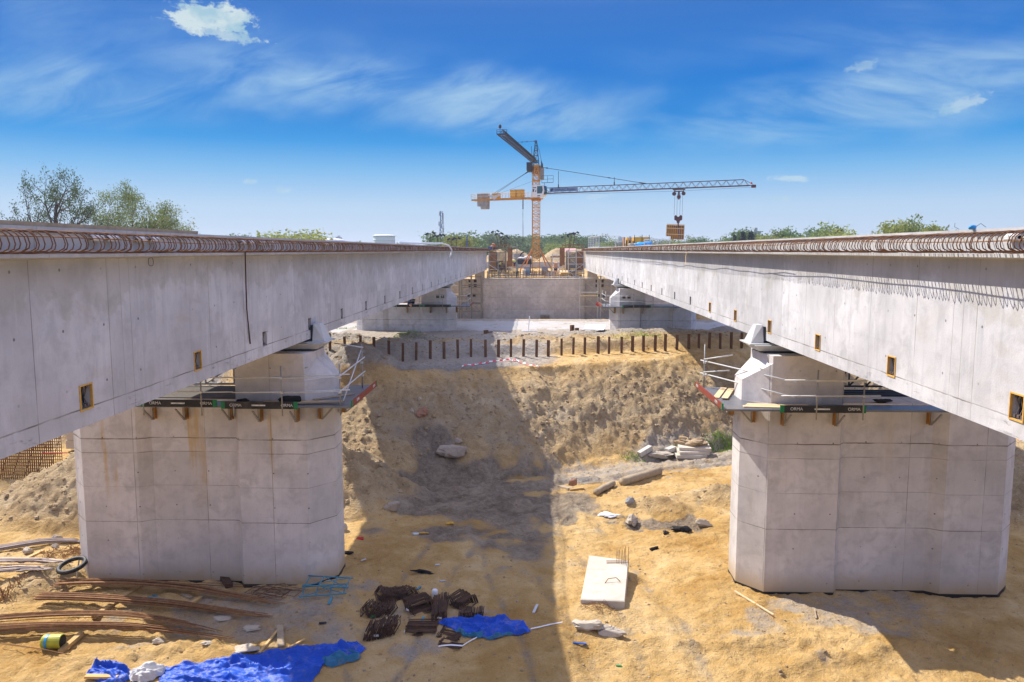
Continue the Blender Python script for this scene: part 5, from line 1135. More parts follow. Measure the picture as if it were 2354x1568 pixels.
# ------------------------------------------------------------------ the work area behind the abutment
ZW = 7.62                        # level of the fill behind the wall
def upstands(x0, x1, y, h, n, m, label):
    rg = random.Random(int(x0 * 10) + 50); b = MB()
    for k in range(n):
        x = x0 + (x1 - x0) * k / (n - 1)
        for dy in (0, .5): b.rod((x + rg.uniform(-.03, .03), y + dy, ZW - .2), (x + rg.uniform(-.06, .06), y + dy, ZW + h * rg.uniform(.92, 1.06)), .024, 4)
    for z in (.3, .7, 1.1):
        if z < h: b.rod((x0, y, ZW + z), (x1, y, ZW + z), .02, 4); b.rod((x0, y + .5, ZW + z), (x1, y + .5, ZW + z), .02, 4)
    tag(b.build('starter_bars', M[m]), label, 'reinforcement', 'rows of starter bars behind the wall')
upstands(-8.6, -2.6, 139.6, 1.45, 48, 'rust_dark', 'dark row of starter bars behind the wall at its shaded end')
upstands(-2.3, 2.6, 139.2, 1.5, 42, 'rust', 'red-brown row of starter bars before the crane foot')
upstands(2.9, 8.0, 139.9, 1.3, 36, 'rust', 'row of rusty starter bars behind the wall under the timber heap')
# vertical formwork at the ends of both decks
def end_form(s, label):
    X = lambda u: s * u
    root = thing('column_formwork', (X(7.6), 140.5, ZW), label, 'formwork')
    def bx(u0, u1, y0, y1, z0, z1, m, nm):
        b = MB(); b.box((min(X(u0), X(u1)), y0, z0), (max(X(u0), X(u1)), y1, z1)); return b.build(nm, M[m], root)
    bx(6.9, 8.3, 140.2, 140.3, ZW + 1.3, CZ - .15, 'ply', 'shutter_board')
    b = MB()
    for k in range(11): u = 5.35 + .15 * k; b.rod((X(u), 140.1, ZW + 1.2), (X(u + .05), 140.2, CZ - .1 - .02 * k), .055, 5)
    b.build('tube_bundle', M['dark_steel'], root)
    bx(5.3, 8.4, 139.9, 142, CZ - .10, CZ + .02, 'timber', 'top_deck')
    bx(5.2, 5.32, 140, 142, ZW + 1.1, CZ - .1, 'timber_grey', 'corner_post'); bx(4.2, 5.1, 143, 143.2, ZW + 2.2, CZ + .55, 'ply', 'side_shutter')
    b = MB(); z = CZ + .02
    for hh in (.45, .95): b.beam((X(4.6), 139.95, z + hh), (X(8.2), 139.95, z + hh), .05, .14); b.beam((X(4.6), 139.95, z + hh), (X(4.6), 144, z + hh - .15), .05, .14); b.beam((X(8.2), 139.95, z + hh), (X(8.2), 144, z + hh), .05, .14)
    for u in (4.6, 5.8, 7.0, 8.2): b.beam((X(u), 139.9, z - .1), (X(u), 139.9, z + 1.05), .08, .08)
    b.build('guard_boards', M['ply'], root)
    b = MB(); b.beam((X(8.0), 139.7, ZW + .2), (X(5.4), 139.7, ZW + 1.4), .1, .1); b.beam((X(8.3), 139.7, ZW + 2.6), (X(4.6), 139.6, ZW + .3), .1, .1); b.build('diagonal_brace', M['galv'], root)
    bx(5.0, 8.5, 139.85, 140.15, ZW + .95, ZW + 1.15, 'timber', 'sill_beam')
    return root
end_form(-1, 'brown and dark formwork at the shaded deck end, an orange worker on top')
end_form(1, 'tall formwork with dark tubes at the end of the sunlit deck, timber piled on top')
scaffold(5.6, 8.3, 138.9, 139.7, ZW, CZ + .2, 2, 4, 'pale scaffold wrapped round the formwork at the sunlit deck end', diag=True)
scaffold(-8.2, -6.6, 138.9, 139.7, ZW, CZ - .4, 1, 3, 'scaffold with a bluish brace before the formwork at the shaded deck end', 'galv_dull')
scaffold(3.1, 5.0, 152, 154, ZW + .3, CZ - .6, 1, 5, 'slim pale scaffold tower standing right of the crane mast', deckz=(ZW + 2.2,))
scaffold(-5.2, -3.8, 158, 160, ZW, CZ + .9, 1, 5, 'scaffold tower left of the crane mast, taller than the wall shutters', 'galv_dull')
scaffold(-8.2, -3.6, 148, 149.6, ZW, ZW + 2.0, 3, 1, 'low work stage on which helmeted workers stand', 'galv_dull', deckz=(ZW + 1.85,))
# timber heap, tilted box, yellow formwork beams
rg = random.Random(21); k = 0
for (x0, z0, x1, z1) in ((2.9, .3, 4.9, 2.4), (3.2, .3, 5.2, 2.3), (3.5, .3, 5.4, 2.1), (3.9, .4, 5.7, 2.2), (4.3, .4, 5.9, 1.9), (6.4, .9, 5.0, 2.4), (6.8, .8, 5.4, 2.3), (7.0, .5, 5.6, 2.0)):
    b = MB(); y = 141.5 + .22 * k; b.beam((x0, y, ZW + z0), (x1, y + .3, ZW + z1), .16, .14); k += 1
    tag(b.build('timber_beam', M['timber_pale']), 'sloping timber, %s of the heap right of the crane, %s' % (nth(k - 1), ['lowest and leftmost', 'leaning with the leftmost', 'leaning in the left bunch', 'in the middle of the left bunch', 'steepest of the left bunch', 'leaning the other way', 'falling to the right', 'rightmost and lowest'][k - 1]), 'timber', 'timbers heaped behind the wall')
for i, (x, y, z, w) in enumerate(((6.0, 141.0, 1.15, 2.6), (6.3, 141.4, 1.4, 2.4), (6.7, 140.9, .8, 2.8), (7.1, 140.8, .45, 2.2))):
    b = MB(); b.cbox((x, y, ZW + z), (w, .3, .18), tilt=(0, .05 * i)); tag(b.build('formwork_beam', M['ply_yellow']), 'yellow formwork beam stacked near the sunlit deck end, %s from the top' % nth([1, 0, 2, 3][i]), 'formwork beam', 'yellow formwork beams')
t = thing('timber_skip', (4.9, 139.3, ZW + .8), 'open wooden tray of boards hung at a tilt above the wall', 'tray')
b = MB(); b.cbox((4.9, 139.2, ZW + 1.05), (1.9, .9, .14), tilt=(.35, -.05)); b.build('tray_base', M['ply_yellow'], t)
b = MB()
for q in range(3): b.cbox((4.35 + .55 * q, 139.15, ZW + 1.35), (.42, .8, .10), tilt=(.5, 0))
b.build('loose_boards', M['timber_pale'], t)
t = thing('hanging_stage', (5.6, 139.0, ZW), 'tubular hanging stage with pale rails along the top of the wall', 'stage')
b = MB(); b.box((2.1, 138.2, ZW + .14), (7.4, 139.0, ZW + .22)); b.build('stage_deck', M['timber_grey'], t)
b = MB()
for x in (2.1, 4.0, 6.9): b.rod((x, 138.3, ZW), (x, 138.3, ZW + (2.3 if x == 4.0 else 1.3)), .06, 5)
b.rod((2.1, 138.3, ZW + .5), (7.4, 138.3, ZW + .5), .04, 5); b.build('rails', M['galv'], t)
# foundation clutter: silo, containers, portal, wing walls
b = MB(); b.lathe((-4.15, 186, H(-4.15, 186) - .3), [(1.3, 0), (1.3, 2.9), (1.22, 2.9), (1.22, 2.7)], 28); tag(b.build('manhole_ring', M['grey_block'], smooth=False), 'big grey concrete ring standing on end left of the crane mast', 'concrete ring')
t = thing('steel_portal', (-3.0, 170, ZW), 'dark steel portal frame under a pile of pale sacks', 'portal frame')
b = MB(); b.box((-4.2, 169, CZ - 2.9), (-.9, 170.6, CZ - 1.9)); b.build('portal_beam', M['dark_steel'], t)
b = MB(); b.box((-4.2, 169.1, ZW), (-3.9, 169.4, CZ - 2.9)); b.box((-1.3, 169.1, ZW), (-1.05, 169.4, CZ - 2.9)); b.build('portal_leg', M['rust'], t)
for i, (x, z, s_) in enumerate(((-3.4, .1, .6), (-2.7, .15, .5), (-1.7, .25, .9))):
    b = MB(); b.rock((x, 169.8, CZ - 1.9 + s_ * .42), (s_, .6, s_ * .5), 30 + i, jag=.3); tag(b.build('sack', M['wall_white'], smooth=True), ['pale sack at the end of the dark portal', 'pale sack in the middle of the dark portal', 'large pale sack beside the crane mast'][i], 'sack', 'sacks on the portal')
b = MB(); b.box((-14, 181, CZ - 4.5), (14, 182, CZ - 2.55)); tag(b.build('foundation_wall', M['slab']), 'low sunlit concrete wall running across behind the crane', 'wall')
b = MB(); b.box((-9, 178, ZW - .3), (-5.6, 179, CZ - 2.3)); tag(b.build('earth_bank_shutter', M['rust']), 'brown sheet wall at the edge of the fill behind the stage', 'sheet wall')
for i, (x, y, w, h, m, l) in enumerate(((-1.6, 160, .55, 1.1, 'blue_plastic', 'blue portable cabinet under the portal'), (-2.3, 161, .5, 1.2, 'white_paint', 'white cabinet beside the blue one under the portal'), (-3.9, 168, .35, 2.2, 'turq_paint', 'tall turquoise board at the leg of the dark portal'))):
    t = thing('site_cabinet', (x, y, ZW), l, 'cabinet'); b = MB(); b.box((x - w / 2, y - .3, ZW), (x + w / 2, y + .3, ZW + h)); b.build('cabinet_body', M[m], t); b = MB(); b.box((x - w / 2 + .04, y - .32, ZW + .08), (x + w / 2 - .04, y - .302, ZW + h - .08)); b.build('cabinet_door', M[m], t)
t = thing('plywood_gate', (5.0, 162, ZW), 'yellow timber portal standing behind the slim scaffold', 'timber frame')
b = MB(); b.box((3.0, 162, ZW), (3.35, 162.3, CZ - 1.4)); b.box((6.6, 162, ZW), (6.9, 162.3, CZ - 1.4)); b.build('gate_post', M['ply_yellow'], t); b = MB(); b.box((2.9, 161.95, CZ - 1.398), (7.0, 162.35, CZ - 1.1)); b.build('gate_beam', M['ply'], t)
for i, (x, y, sx, sy, z, l) in enumerate(((2.7, 150, 1.1, .8, .9, 'pale metal bin right of the crane ballast'), (5.2, 150, .6, .6, .95, 'pale tilted box beside the slim scaffold'))):
    t = thing('metal_bin', (x, y, ZW), l, 'bin'); b = MB(); b.box((x - sx, y - sy, ZW + .2), (x + sx, y + sy, ZW + .2 + z)); b.build('bin_body', M['galv'], t); b = MB(); b.box((x - sx - .05, y - sy - .05, ZW + .2 + z), (x + sx + .05, y + sy + .05, ZW + .26 + z)); b.build('bin_rim', M['galv_dull'], t)
# house with a pale roof beyond the mounds
t = thing('house', (9, 235, 5), 'low house with a pale red roof beyond the earth mounds', 'house')
b = MB(); b.box((5.5, 232, 4), (13, 240, CZ - 1.2)); b.build('wall', M['wall_white'], t)
b = MB(); z = CZ - 1.2; b.add([(5, 231.5, z), (13.5, 231.5, z), (13.5, 240.5, z), (5, 240.5, z), (7, 236, z + 2.1), (11.5, 236, z + 2.1)], [(0, 1, 5, 4), (1, 2, 5), (2, 3, 4, 5), (3, 0, 4), (3, 2, 1, 0)]); b.build('roof', M['roof_pink'], t)
b = MB()
for x in (6.4, 8.6, 10.8): b.box((x, 231.93, z - 1.6), (x + 1.0, 231.99, z - .5))
b.build('window', M['window_dark'], t)

# ------------------------------------------------------------------ workers
person((-7.2, 140.9, CZ + .02), R(95), 'kneel', 'hivis_orange', 'trousers', 'helmet_yellow', 'worker in an orange hi-vis jacket kneeling on the formwork at the shaded deck end')
person((-4.1, 148.8, ZW + 1.9 - .05), R(20), 'bend', 'hivis_yellow', 'trousers', 'helmet_orange', 'worker in a yellow vest and orange helmet bending over the low stage')
person((-5.9, 148.7, ZW + 1.9 - .55), R(-60), 'stand', 'hivis_yellow', 'trousers', 'white_paint', 'worker with white helmet and yellow vest, nearer the crane of two alike')
person((-6.8, 148.7, ZW + 1.9 - .6), R(-80), 'bend', 'hivis_yellow', 'trousers', 'white_paint', 'stooping worker with white helmet beside the brown shutter')
person((3.6, 146.5, ZW + 1.1), R(170), 'stand', 'hivis_red', 'trousers', 'helmet_orange', 'worker in a red-orange jacket standing inside the slim scaffold')
p = at(946, 700, 79.3); person((p.x, p.y, CZ - 5.5), R(60), 'kneel', 'hivis_orange', 'trousers', 'helmet_yellow', 'worker in an orange jacket kneeling on the distant shaded platform')
b = MB(); b.cbox((-8.0, 139.5, CZ + .42), (.75, .6, .42)); tag(b.build('tool_box', M['blue_paint']), 'dark blue tool box beside the kneeling orange worker', 'tool box')

# ------------------------------------------------------------------ on the decks
def floodlight(x, y, h, rz, label, lean=0.0, base=CZ + .4, heads=2):
    root = thing('floodlight', (x, y, base), label, 'floodlight', 'floodlights on poles')
    b = MB(); tx = x + lean; b.rod((x, y, base), (tx, y, base + h), .055, 5); b.build('pole', M['rust_dark'], root)
    for k in range(heads):
        d = (-1 if k else 1) * (1 if rz > 0 else -1); b = MB()
        b.rod((tx, y, base + h - .05), (tx + d * .28, y, base + h + .05 - .12 * k), .03, 4)
        b.cbox((tx + d * .48, y, base + h + .02 - .16 * k), (.5, .24, .26), tilt=(0, .5 * d)); b.build('lamp_head', M['dark_steel'], root)
    return root
def deck_light(px, ptop, Y, lean, label, base_z=None):
    p = at(px, ptop, Y); bz = CZ + .4 if base_z is None else base_z; floodlight(p.x - lean, Y, p.z - bz, 1, label, lean, bz)
L = [((1595 / 7.356 + 1640) / 1.6313, (490 / 7.356 + 800) / 1.6313, 141, -.7, 'tallest of the leaning floodlights at the shaded deck end'), ((1690 / 7.356 + 1640) / 1.6313, (558 / 7.356 + 800) / 1.6313, 145, -.5, 'leaning floodlight just right of the tallest at the shaded deck end'),
     ((1715 / 7.356 + 1640) / 1.6313, (556 / 7.356 + 800) / 1.6313, 148, -.6, 'floodlight behind another, third from the tallest at the shaded deck end'), ((1840 / 7.356 + 1640) / 1.6313, (634 / 7.356 + 800) / 1.6313, 152, -.1, 'short upright floodlight over the scaffold at the shaded deck end'),
     ((1893 / 7.356 + 1640) / 1.6313, (684 / 7.356 + 800) / 1.6313, 154, 0, 'lowest floodlight closest to the crane on its shaded side')]
for a in L: deck_light(*a)
for (x7, y7, Y, l) in ((398, 690, 128, 'low floodlight on the shaded deck before the yellow-green tree, nearer the radio mast'), (523, 692, 131, 'low floodlight on the shaded deck in front of the brightest tree foliage'), (5, 600, 118, 'floodlight on the shaded deck just before the radio mast'), (95, 608, 122, 'floodlight standing in line with the radio mast')):
    deck_light((x7 / 7.356 + 1640) / 1.6313, (y7 / 7.356 + 800) / 1.6313, Y, 0.0, l)
z2 = lambda x, y: ((x / 2.354 + 900) / 1.6313, (y / 2.354 + 750) / 1.6313)
q = z2(1680, 292); deck_light(q[0], q[1], 112, 0.1, 'tall floodlight on the shaded deck beyond the coil of rods')
for (x6, y6, Y, ln, l) in ((1330, 105, 141, 0, 'upright floodlight at the sunlit deck end, closest to the crane'), (1412, 70, 143, .35, 'floodlight leaning right at the sunlit deck end, among a pair'), (1430, 62, 146, .3, 'floodlight partly behind its twin at the sunlit deck end'), (1478, 48, 144, .4, 'tallest floodlight at the sunlit deck end, leaning right')):
    deck_light((x6 / 3.92 + 1780) / 1.6313, (y6 / 3.92 + 860) / 1.6313, Y, ln, l)
def mesh_fence(p, q, h, n, label, mat='galv'):
    p, q = Vector(p), Vector(q); root = thing('mesh_fence', tuple((p + q) / 2), label, 'fence', 'mesh fence panels on the decks')
    U = Vector((0, 0, 1)); f = MB()
    for k in range(n + 1): a = p + (q - p) * k / n; f.rod(a, a + U * h, .045, 5)
    f.rod(p + U * h, q + U * h, .045, 5); f.rod(p + U * .1, q + U * .1, .04, 5); f.build('fence_frame', M[mat], root)
    m = MB(); L_ = (q - p).length; c = max(3, int(L_ / .5))
    for k in range(c): a = p + (q - p) * (k + .5) / c; m.rod(a + U * .1, a + U * h, .009, 3)
    for k in range(5): m.rod(p + U * (.25 + k * h / 5.5), q + U * (.25 + k * h / 5.5), .009, 3)
    m.build('fence_mesh', M[mat], root); return root
zd = CZ + .4
mesh_fence((8.7, 134, zd), (9.2, 118, zd), 1.75, 4, 'mesh fence running along the sunlit deck near its end'); mesh_fence((9.25, 118, zd), (12.0, 117.6, zd), 1.75, 1, 'mesh fence panel standing across the sunlit deck near its end')
mesh_fence((10.2, 76, zd), (12.6, 76, zd), .62, 2, 'small pale mesh barrier beside the blue cover on the sunlit deck')
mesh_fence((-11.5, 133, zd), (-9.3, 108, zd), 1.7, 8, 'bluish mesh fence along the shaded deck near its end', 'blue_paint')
# stacked formwork, grid crates, covered heap on the sunlit deck
t = thing('formwork_stack', (10.6, 86, zd), 'tall stack of yellow formwork panels on the sunlit deck', 'formwork stack')
for i in range(6):
    b = MB(); z = zd + .02 + .17 * i; b.box((10.35, 85.3, z), (12.0, 87.2, z + .15)); b.build('stacked_panel', M['ply_yellow'], t)
for i in range(3):
    b = MB(); b.box((9.35 + .32 * i, 85.5, zd), (9.45 + .32 * i, 87.0, zd + 1.02 - .02 * i)); b.build('upright_panel', M['ply' if i != 1 else 'ply_yellow'], t)
b = MB()
for x in (10.4, 11.2, 11.95): b.rod((x, 85.25, zd), (x, 85.25, zd + 1.25), .03, 4)
b.build('stack_post', M['dark_steel'], t)
t = thing('grid_crate', (8.95, 88, zd), 'grey grid crate of short props beside the yellow formwork stack', 'crate')
b = MB()
for i in range(6):
    for j in range(4): b.rod((8.75 + .12 * i, 87.6, zd + .1 + .15 * j), (8.75 + .12 * i, 88.6, zd + .1 + .15 * j), .045, 5)
b.build('props', M['galv_dull'], t)
b = MB()
for i in range(3): b.rod((8.68, 87.7 + .4 * i, zd), (8.68, 87.7 + .4 * i, zd + .72), .03, 4); b.rod((9.45, 87.7 + .4 * i, zd), (9.45, 87.7 + .4 * i, zd + .72), .03, 4)
b.build('crate_frame', M['galv'], t)
def covered(c, rx, ry, h, seed, label, mat='blue_plastic', name='blue_cover'):
    b = MB(); b.rock((c[0], c[1], c[2] + h * .45), (rx, ry, h * .55), seed, jag=.55, n=4); tag(b.build(name, M[mat], smooth=True), label, 'tarpaulin')
covered((10.6, 80, zd), 1.05, .6, .5, 5, 'bright blue cover over a low heap on the sunlit deck')
covered((9.5, 80.5, zd), .3, .3, .38, 8, 'small grey sack beside the bright blue cover on the sunlit deck', 'rubble', 'grey_sack')
p = at(2236, 520, 15.5); covered((p.x, 15.5, zd), .085, .06, .085, 3, 'small bright blue rag on the sunlit deck near the edge of view', 'blue_plastic', 'blue_rag')
b = MB(); b.tube([(p.x + .06, 15.5, zd + .05), (p.x + .15, 15.5, zd + .11), (p.x + .25, 15.5, zd + .04)], .005, 4); b.tube([(p.x - .25, 15.5, zd), (p.x - .34, 15.5, zd + .05), (p.x - .33, 15.5, zd + .12)], .004, 4); tag(b.build('tie_wire', M['dark_steel']), 'thin bent tie wires poking up beside the blue rag', 'wire')
# long white hose over the edge of the shaded deck; coil of wire, hanging cable
a = [at(x, y, 100) for x, y in ((960, 568), (985, 565), (1010, 564), (1028, 566))]
Yh = 75.0
pts = [Vector((-8.9, 52, zd + .12)), Vector((-8.6, 60, zd + .14)), Vector((-8.4, 66, zd + .16)), Vector((-8.1, 69.0, zd + .20)), Vector((-7.75, 71.0, zd + .05)), Vector((-7.6, 72.0, zd - .35)), Vector((-7.65, 72.0, zd - .75)), Vector((-7.85, 71.6, zd - 1.0))]
b = MB(); b.tube(pts, .075, 8); tag(b.build('white_hose', M['white_plastic'], smooth=True), 'long white hose lying on the shaded deck and drooping over its edge', 'hose')
b = MB(); b.tube([(-8.44, 17.3 + .11 * math.cos(t), CZ - .245 + .10 * math.sin(t) + .012 * math.sin(3 * t)) for t in [i * .3 for i in range(63)]], .006, 4); b.tube([(-8.42, 17.3, CZ - .14), (-8.3, 17.2, CZ - .08), (-8.1, 17.1, CZ - .04)], .005, 4); tag(b.build('wire_coil', M['dark_steel']), 'small coil of dark wire hanging under the ledge of the shaded deck', 'wire coil')
b = MB(); b.tube([(-8.08, 22.05, CZ - .02), (-8.09, 22.06, CZ - .2), (-8.28, 22.55, CZ - .9), (-8.45, 23.0, CZ - 1.7), (-8.475, 23.25, CZ - 2.75)], .02, 6); tag(b.build('hanging_cable', M['rust_dark'], smooth=True), 'dark cable hanging straight down the shaded web', 'cable')
b = MB(); b.tube([(8.08, 43.2, CZ - .05), (7.95, 42.8, CZ - .3), (7.85, 42.2, CZ - .75)], .02, 5); tag(b.build('loose_batten', M['timber']), 'thin loose batten dangling off the sunlit deck edge', 'batten')
seq = [(s_ * 8.28, y, CZ + .245) for s_, y in ((-1, 14.9), (-1, 15.45), (-1, 16.6), (-1, 17.15), (-1, 22.4), (-1, 23.1), (-1, 24.0), (-1, 24.8), (-1, 31.4), (-1, 32.4), (1, 13.5), (1, 14.2))]
for i, (x, y, z) in enumerate(seq):
    b = MB(); b.rod((x, y - .19, z), (x, y + .19, z), .05, 8); b.rod((x, y - .19, z - .03), (x, y + .19, z - .03), .042, 8)
    where = 'shaded' if x < 0 else 'sunlit'; n = i if x < 0 else i - 10
    tag(b.build('plastic_wrap', M['white_plastic'], smooth=True), 'white plastic wrap inside the hoops of the %s deck, %s from its nearest end' % (where, nth(n)), 'plastic wrap', 'white wraps inside the hoops')
# ------------------------------------------------------------------ lying on the floor of the pit
def gz(x, y, dz=0.0): return Vector((x, y, H(x, y) + dz))
def z1(x, y): return (x / 1.5557 / 1.6313, (y / 1.5557 + 1550) / 1.6313)      # from the enlarged lower left of the photograph
def z2g(x, y): return ((x / 1.5558 + 1200) / 1.6313, (y / 1.5558 + 1550) / 1.6313)
def bar_bundle(pts, n, r, m, label, seed, lift=0.10, spread=.16, taper=True, name='rebar_bundle', cat='rebar bundle', group='bundles of long bars on the floor'):
    """n long bars lying together along a course of picture points"""
    rg = random.Random(seed); P = [gp(*q) for q in pts]; b = MB()
    cum = [0]
    for a, c in zip(P[:-1], P[1:]): cum.append(cum[-1] + (c - a).length)
    T = np.array(cum) / cum[-1]; fx, fy = np.polyfit(T, [q.x for q in P], 2), np.polyfit(T, [q.y for q in P], 3 if len(P) > 4 else 2)
    tt = np.linspace(0, 1, 40); fz = np.polyfit(tt, terrain(np.polyval(fx, tt), np.polyval(fy, tt))[0], 2); up = float(np.max(terrain(np.polyval(fx, tt), np.polyval(fy, tt))[0] - np.polyval(fz, tt)))
    d = (P[-1] - P[0]); side = Vector((-d.y, d.x, 0)).normalized()
    for k in range(n):
        o = rg.uniform(-spread, spread) * 1.25; h = lift + rg.uniform(0, .13); t0 = rg.uniform(0, .04); t1 = 1 - (rg.uniform(0, .35) if taper else rg.uniform(0, .08)); ph = rg.uniform(-.05, .05); path = []
        for i in range(15):
            t = t0 + (t1 - t0) * i / 14; fall = 1 - max(0, t - .6) / .4 * .8
            path.append((float(np.polyval(fx, t)) + side.x * (o * (1 - .5 * t) + ph * t), float(np.polyval(fy, t)) + side.y * (o * (1 - .5 * t) + ph * t), float(np.polyval(fz, t)) + .6 * up + .02 + h * fall))
        b.tube(path, r, 5)
    return tag(b.build(name, m, smooth=True), label, cat, group)
bar_bundle([z1(*q) for q in ((310, 1040), (560, 1035), (830, 1035), (1080, 1055), (1350, 1090), (1660, 1128))], 38, .0125, M['rust_bright'], 'bundle of long rusty bars closest to the shaded pier foot', 1, .18)
bar_bundle([z1(*q) for q in ((205, 1112), (500, 1112), (800, 1135), (1100, 1165), (1330, 1185), (1600, 1203))], 38, .0125, M['rust_bright'], 'bundle of rusty bars with a green tag at its end, second from the shaded pier', 2, .18)
bar_bundle([z1(*q) for q in ((-260, 1268), (0, 1256), (350, 1232), (700, 1220), (950, 1245), (1150, 1272), (1300, 1295))], 38, .0125, M['rust_bright'], 'sagging bundle of rusty bars running out of view, upper of the two nearest', 3, .22)
bar_bundle([z1(*q) for q in ((-260, 1325), (0, 1312), (350, 1290), (650, 1275), (900, 1300), (1150, 1322), (1390, 1342))], 38, .0125, M['rust_bright'], 'sagging bundle of rusty bars running out of view, lowest of all in the photo', 4, .22)
bar_bundle([z1(*q) for q in ((-200, 840), (0, 812), (120, 785), (300, 768), (500, 755))], 18, .02, M['bar_grey'], 'dark grey bundle of bars disappearing behind the shaded pier', 5, .10, .2, False)
bar_bundle([z1(*q) for q in ((-300, 905), (0, 898), (200, 895), (420, 890))], 22, .022, M['bar_grey'], 'upper bundle of grey steel pipes beside the old tyre', 6, .12, .28, True)
bar_bundle([z1(*q) for q in ((-300, 962), (0, 955), (200, 945), (345, 930))], 22, .022, M['bar_grey'], 'lower bundle of grey steel pipes beside the old tyre', 7, .12, .28, True)
bar_bundle([z1(*q) for q in ((200, 1000), (480, 996), (750, 992))], 2, .011, M['rust_bright'], 'pair of thin single bars lying before the shaded pier foot', 8, .02, .04, False)
bar_bundle([z1(*q) for q in ((880, 1005), (1150, 1018), (1480, 1030), (1790, 1050))], 3, .009, M['rust'], 'few thin bars on the shaded grit along the pier foot', 9, .02, .06, False)
bar_bundle([z1(*q) for q in ((0, 1365), (200, 1392), (410, 1416))], 2, .010, M['rust_bright'], 'two thin bars lying on the sand before the yellow canister', 10, .02, .03, False)
def timber(p, q, w, h, label, m='timber', lift=None, group='timbers on the floor of the pit'):
    a, c = gp(*p), gp(*q); b = MB(); n = 6
    pa = gz(a.x, a.y, h / 2 + .01) if lift is None else gz(a.x, a.y, lift); pc = gz(c.x, c.y, h / 2 + .01) if lift is None else gz(c.x, c.y, lift)
    mid = max(H(pa.x + (pc.x - pa.x) * k / 8, pa.y + (pc.y - pa.y) * k / 8) - (pa.z + (pc.z - pa.z) * k / 8) for k in range(1, 8)); up_ = Vector((0, 0, max(0, mid + .01) * .9)); pa, pc = pa + up_, pc + up_
    b.beam(pa, pc, w, h); return tag(b.build('timber_beam', M[m]), label, 'timber', group)
timber(z1(870, 978), z1(545, 1205), .17, .12, 'long squared timber slanting under the two upper rebar bundles', lift=.06)
timber(z1(480, 1300), z1(352, 1392), .17, .12, 'squared timber end sticking out below the lowest rebar bundle', lift=.08)
timber(z1(1170, 1078), z1(1098, 1130), .14, .08, 'short yellowish timber between the rebar bundles in shade')
timber(z1(1060, 1062), z1(1115, 1085), .12, .05, 'short board partly under the rebar bundle in shade', 'timber_grey')
timber(z1(1632, 1246), z1(1640, 1372), .22, .06, 'short upright-lying board on the shaded sand, wider than its neighbour', 'timber_grey')
timber(z1(1622, 1272), z1(1512, 1402), .08, .06, 'narrow batten lying against the wide short board', 'timber')
timber(z1(1778, 1325), z1(1692, 1372), .07, .06, 'narrow batten at the upper edge of the big blue tarpaulin', 'timber')
timber(z1(500, 1559), z1(692, 1557), .18, .08, 'timber lying across the front end of the big blue tarpaulin', 'timber', lift=.10)
timber(z1(250, 805), z1(115, 880), .16, .10, 'short yellow timber on the sunlit sand beyond the grey pipes', 'timber')
timber(z1(175, 866), z1(395, 872), .12, .05, 'thin pale board lying along the upper grey pipes', 'timber_pale')
timber(z1(1298, 965), z1(1338, 1018), .28, .16, 'dark rusty block lying against the shaded pier foot', 'rust_dark')
def tangle(pts, m, label, seed, n=30, r=.009, name='rod_tangle', cat='rod tangle', size=.5, hh=.25):
    rg = random.Random(seed); c = gp(*pts[0]); e = gp(*pts[1]); w = abs(e.x - c.x) / 2; cx = (c.x + e.x) / 2; cy = (c.y + e.y) / 2; b = MB()
    for k in range(n):
        x, y = cx + rg.uniform(-w, w), cy + rg.uniform(-size, size); a = rg.gauss(0.2, .6); L = w * rg.uniform(.5, 1.2); p = []
        for i in range(5):
            t = i / 4 - .5; px, py = x + math.cos(a) * L * t, y + math.sin(a) * L * t + .08 * math.sin(i * 2 + k); p.append((px, py, H(px, py) + .015 + hh * rg.random() * rg.random()))
        b.tube(p, r, 4)
    return tag(b.build(name, m), label, cat)
tangle((z1(270, 838), z1(492, 800)), M['rust_bright'], 'orange-rusty pile of short bent rods against the shaded pier', 1, 46, .012, 'rod_pile', 'rod pile', .5, .30)
tangle((z1(-60, 1085), z1(95, 1035)), M['rust_bright'], 'tangle of bent rusty rods at the edge of view below the grey pipes', 2, 30, .012, size=.5, hh=.6)
tangle((z2g(1545, 1130), z2g(1740, 1165)), M['rust_bright'], 'loose tangle of thin rusty wire before the concrete slab', 3, 30, .006, 'wire_tangle', 'wire tangle', .35, .2)
# rusty ring-shaped stirrups lying flat in the shade
def rect_ring(c, w, d, a, z, r, mb, n=5, tilt=0.0):
    pts = []
    for (i, j) in ((-1, -1), (1, -1), (1, 1), (-1, 1)):
        x, y = i * w / 2, j * d / 2; pts.append((c[0] + x * math.cos(a) - y * math.sin(a), c[1] + x * math.sin(a) + y * math.cos(a), z + tilt * x))
    mb.tube(pts, r, n, closed=True)
c0 = gp(*z1(1590, 1062)); b = MB(); rg = random.Random(4)
for k in range(9): x, y = c0.x + rg.uniform(-.45, .5), c0.y + rg.uniform(-.25, .25); rect_ring((x, y), rg.uniform(.9, 1.3), rg.uniform(.5, .7), rg.uniform(-.5, .5), H(x, y) + .03 + .02 * k, .010, b)
tag(b.build('flat_stirrups', M['rust']), 'thin rusty frames lying flat on the shaded grit beside the pier', 'stirrup pile')
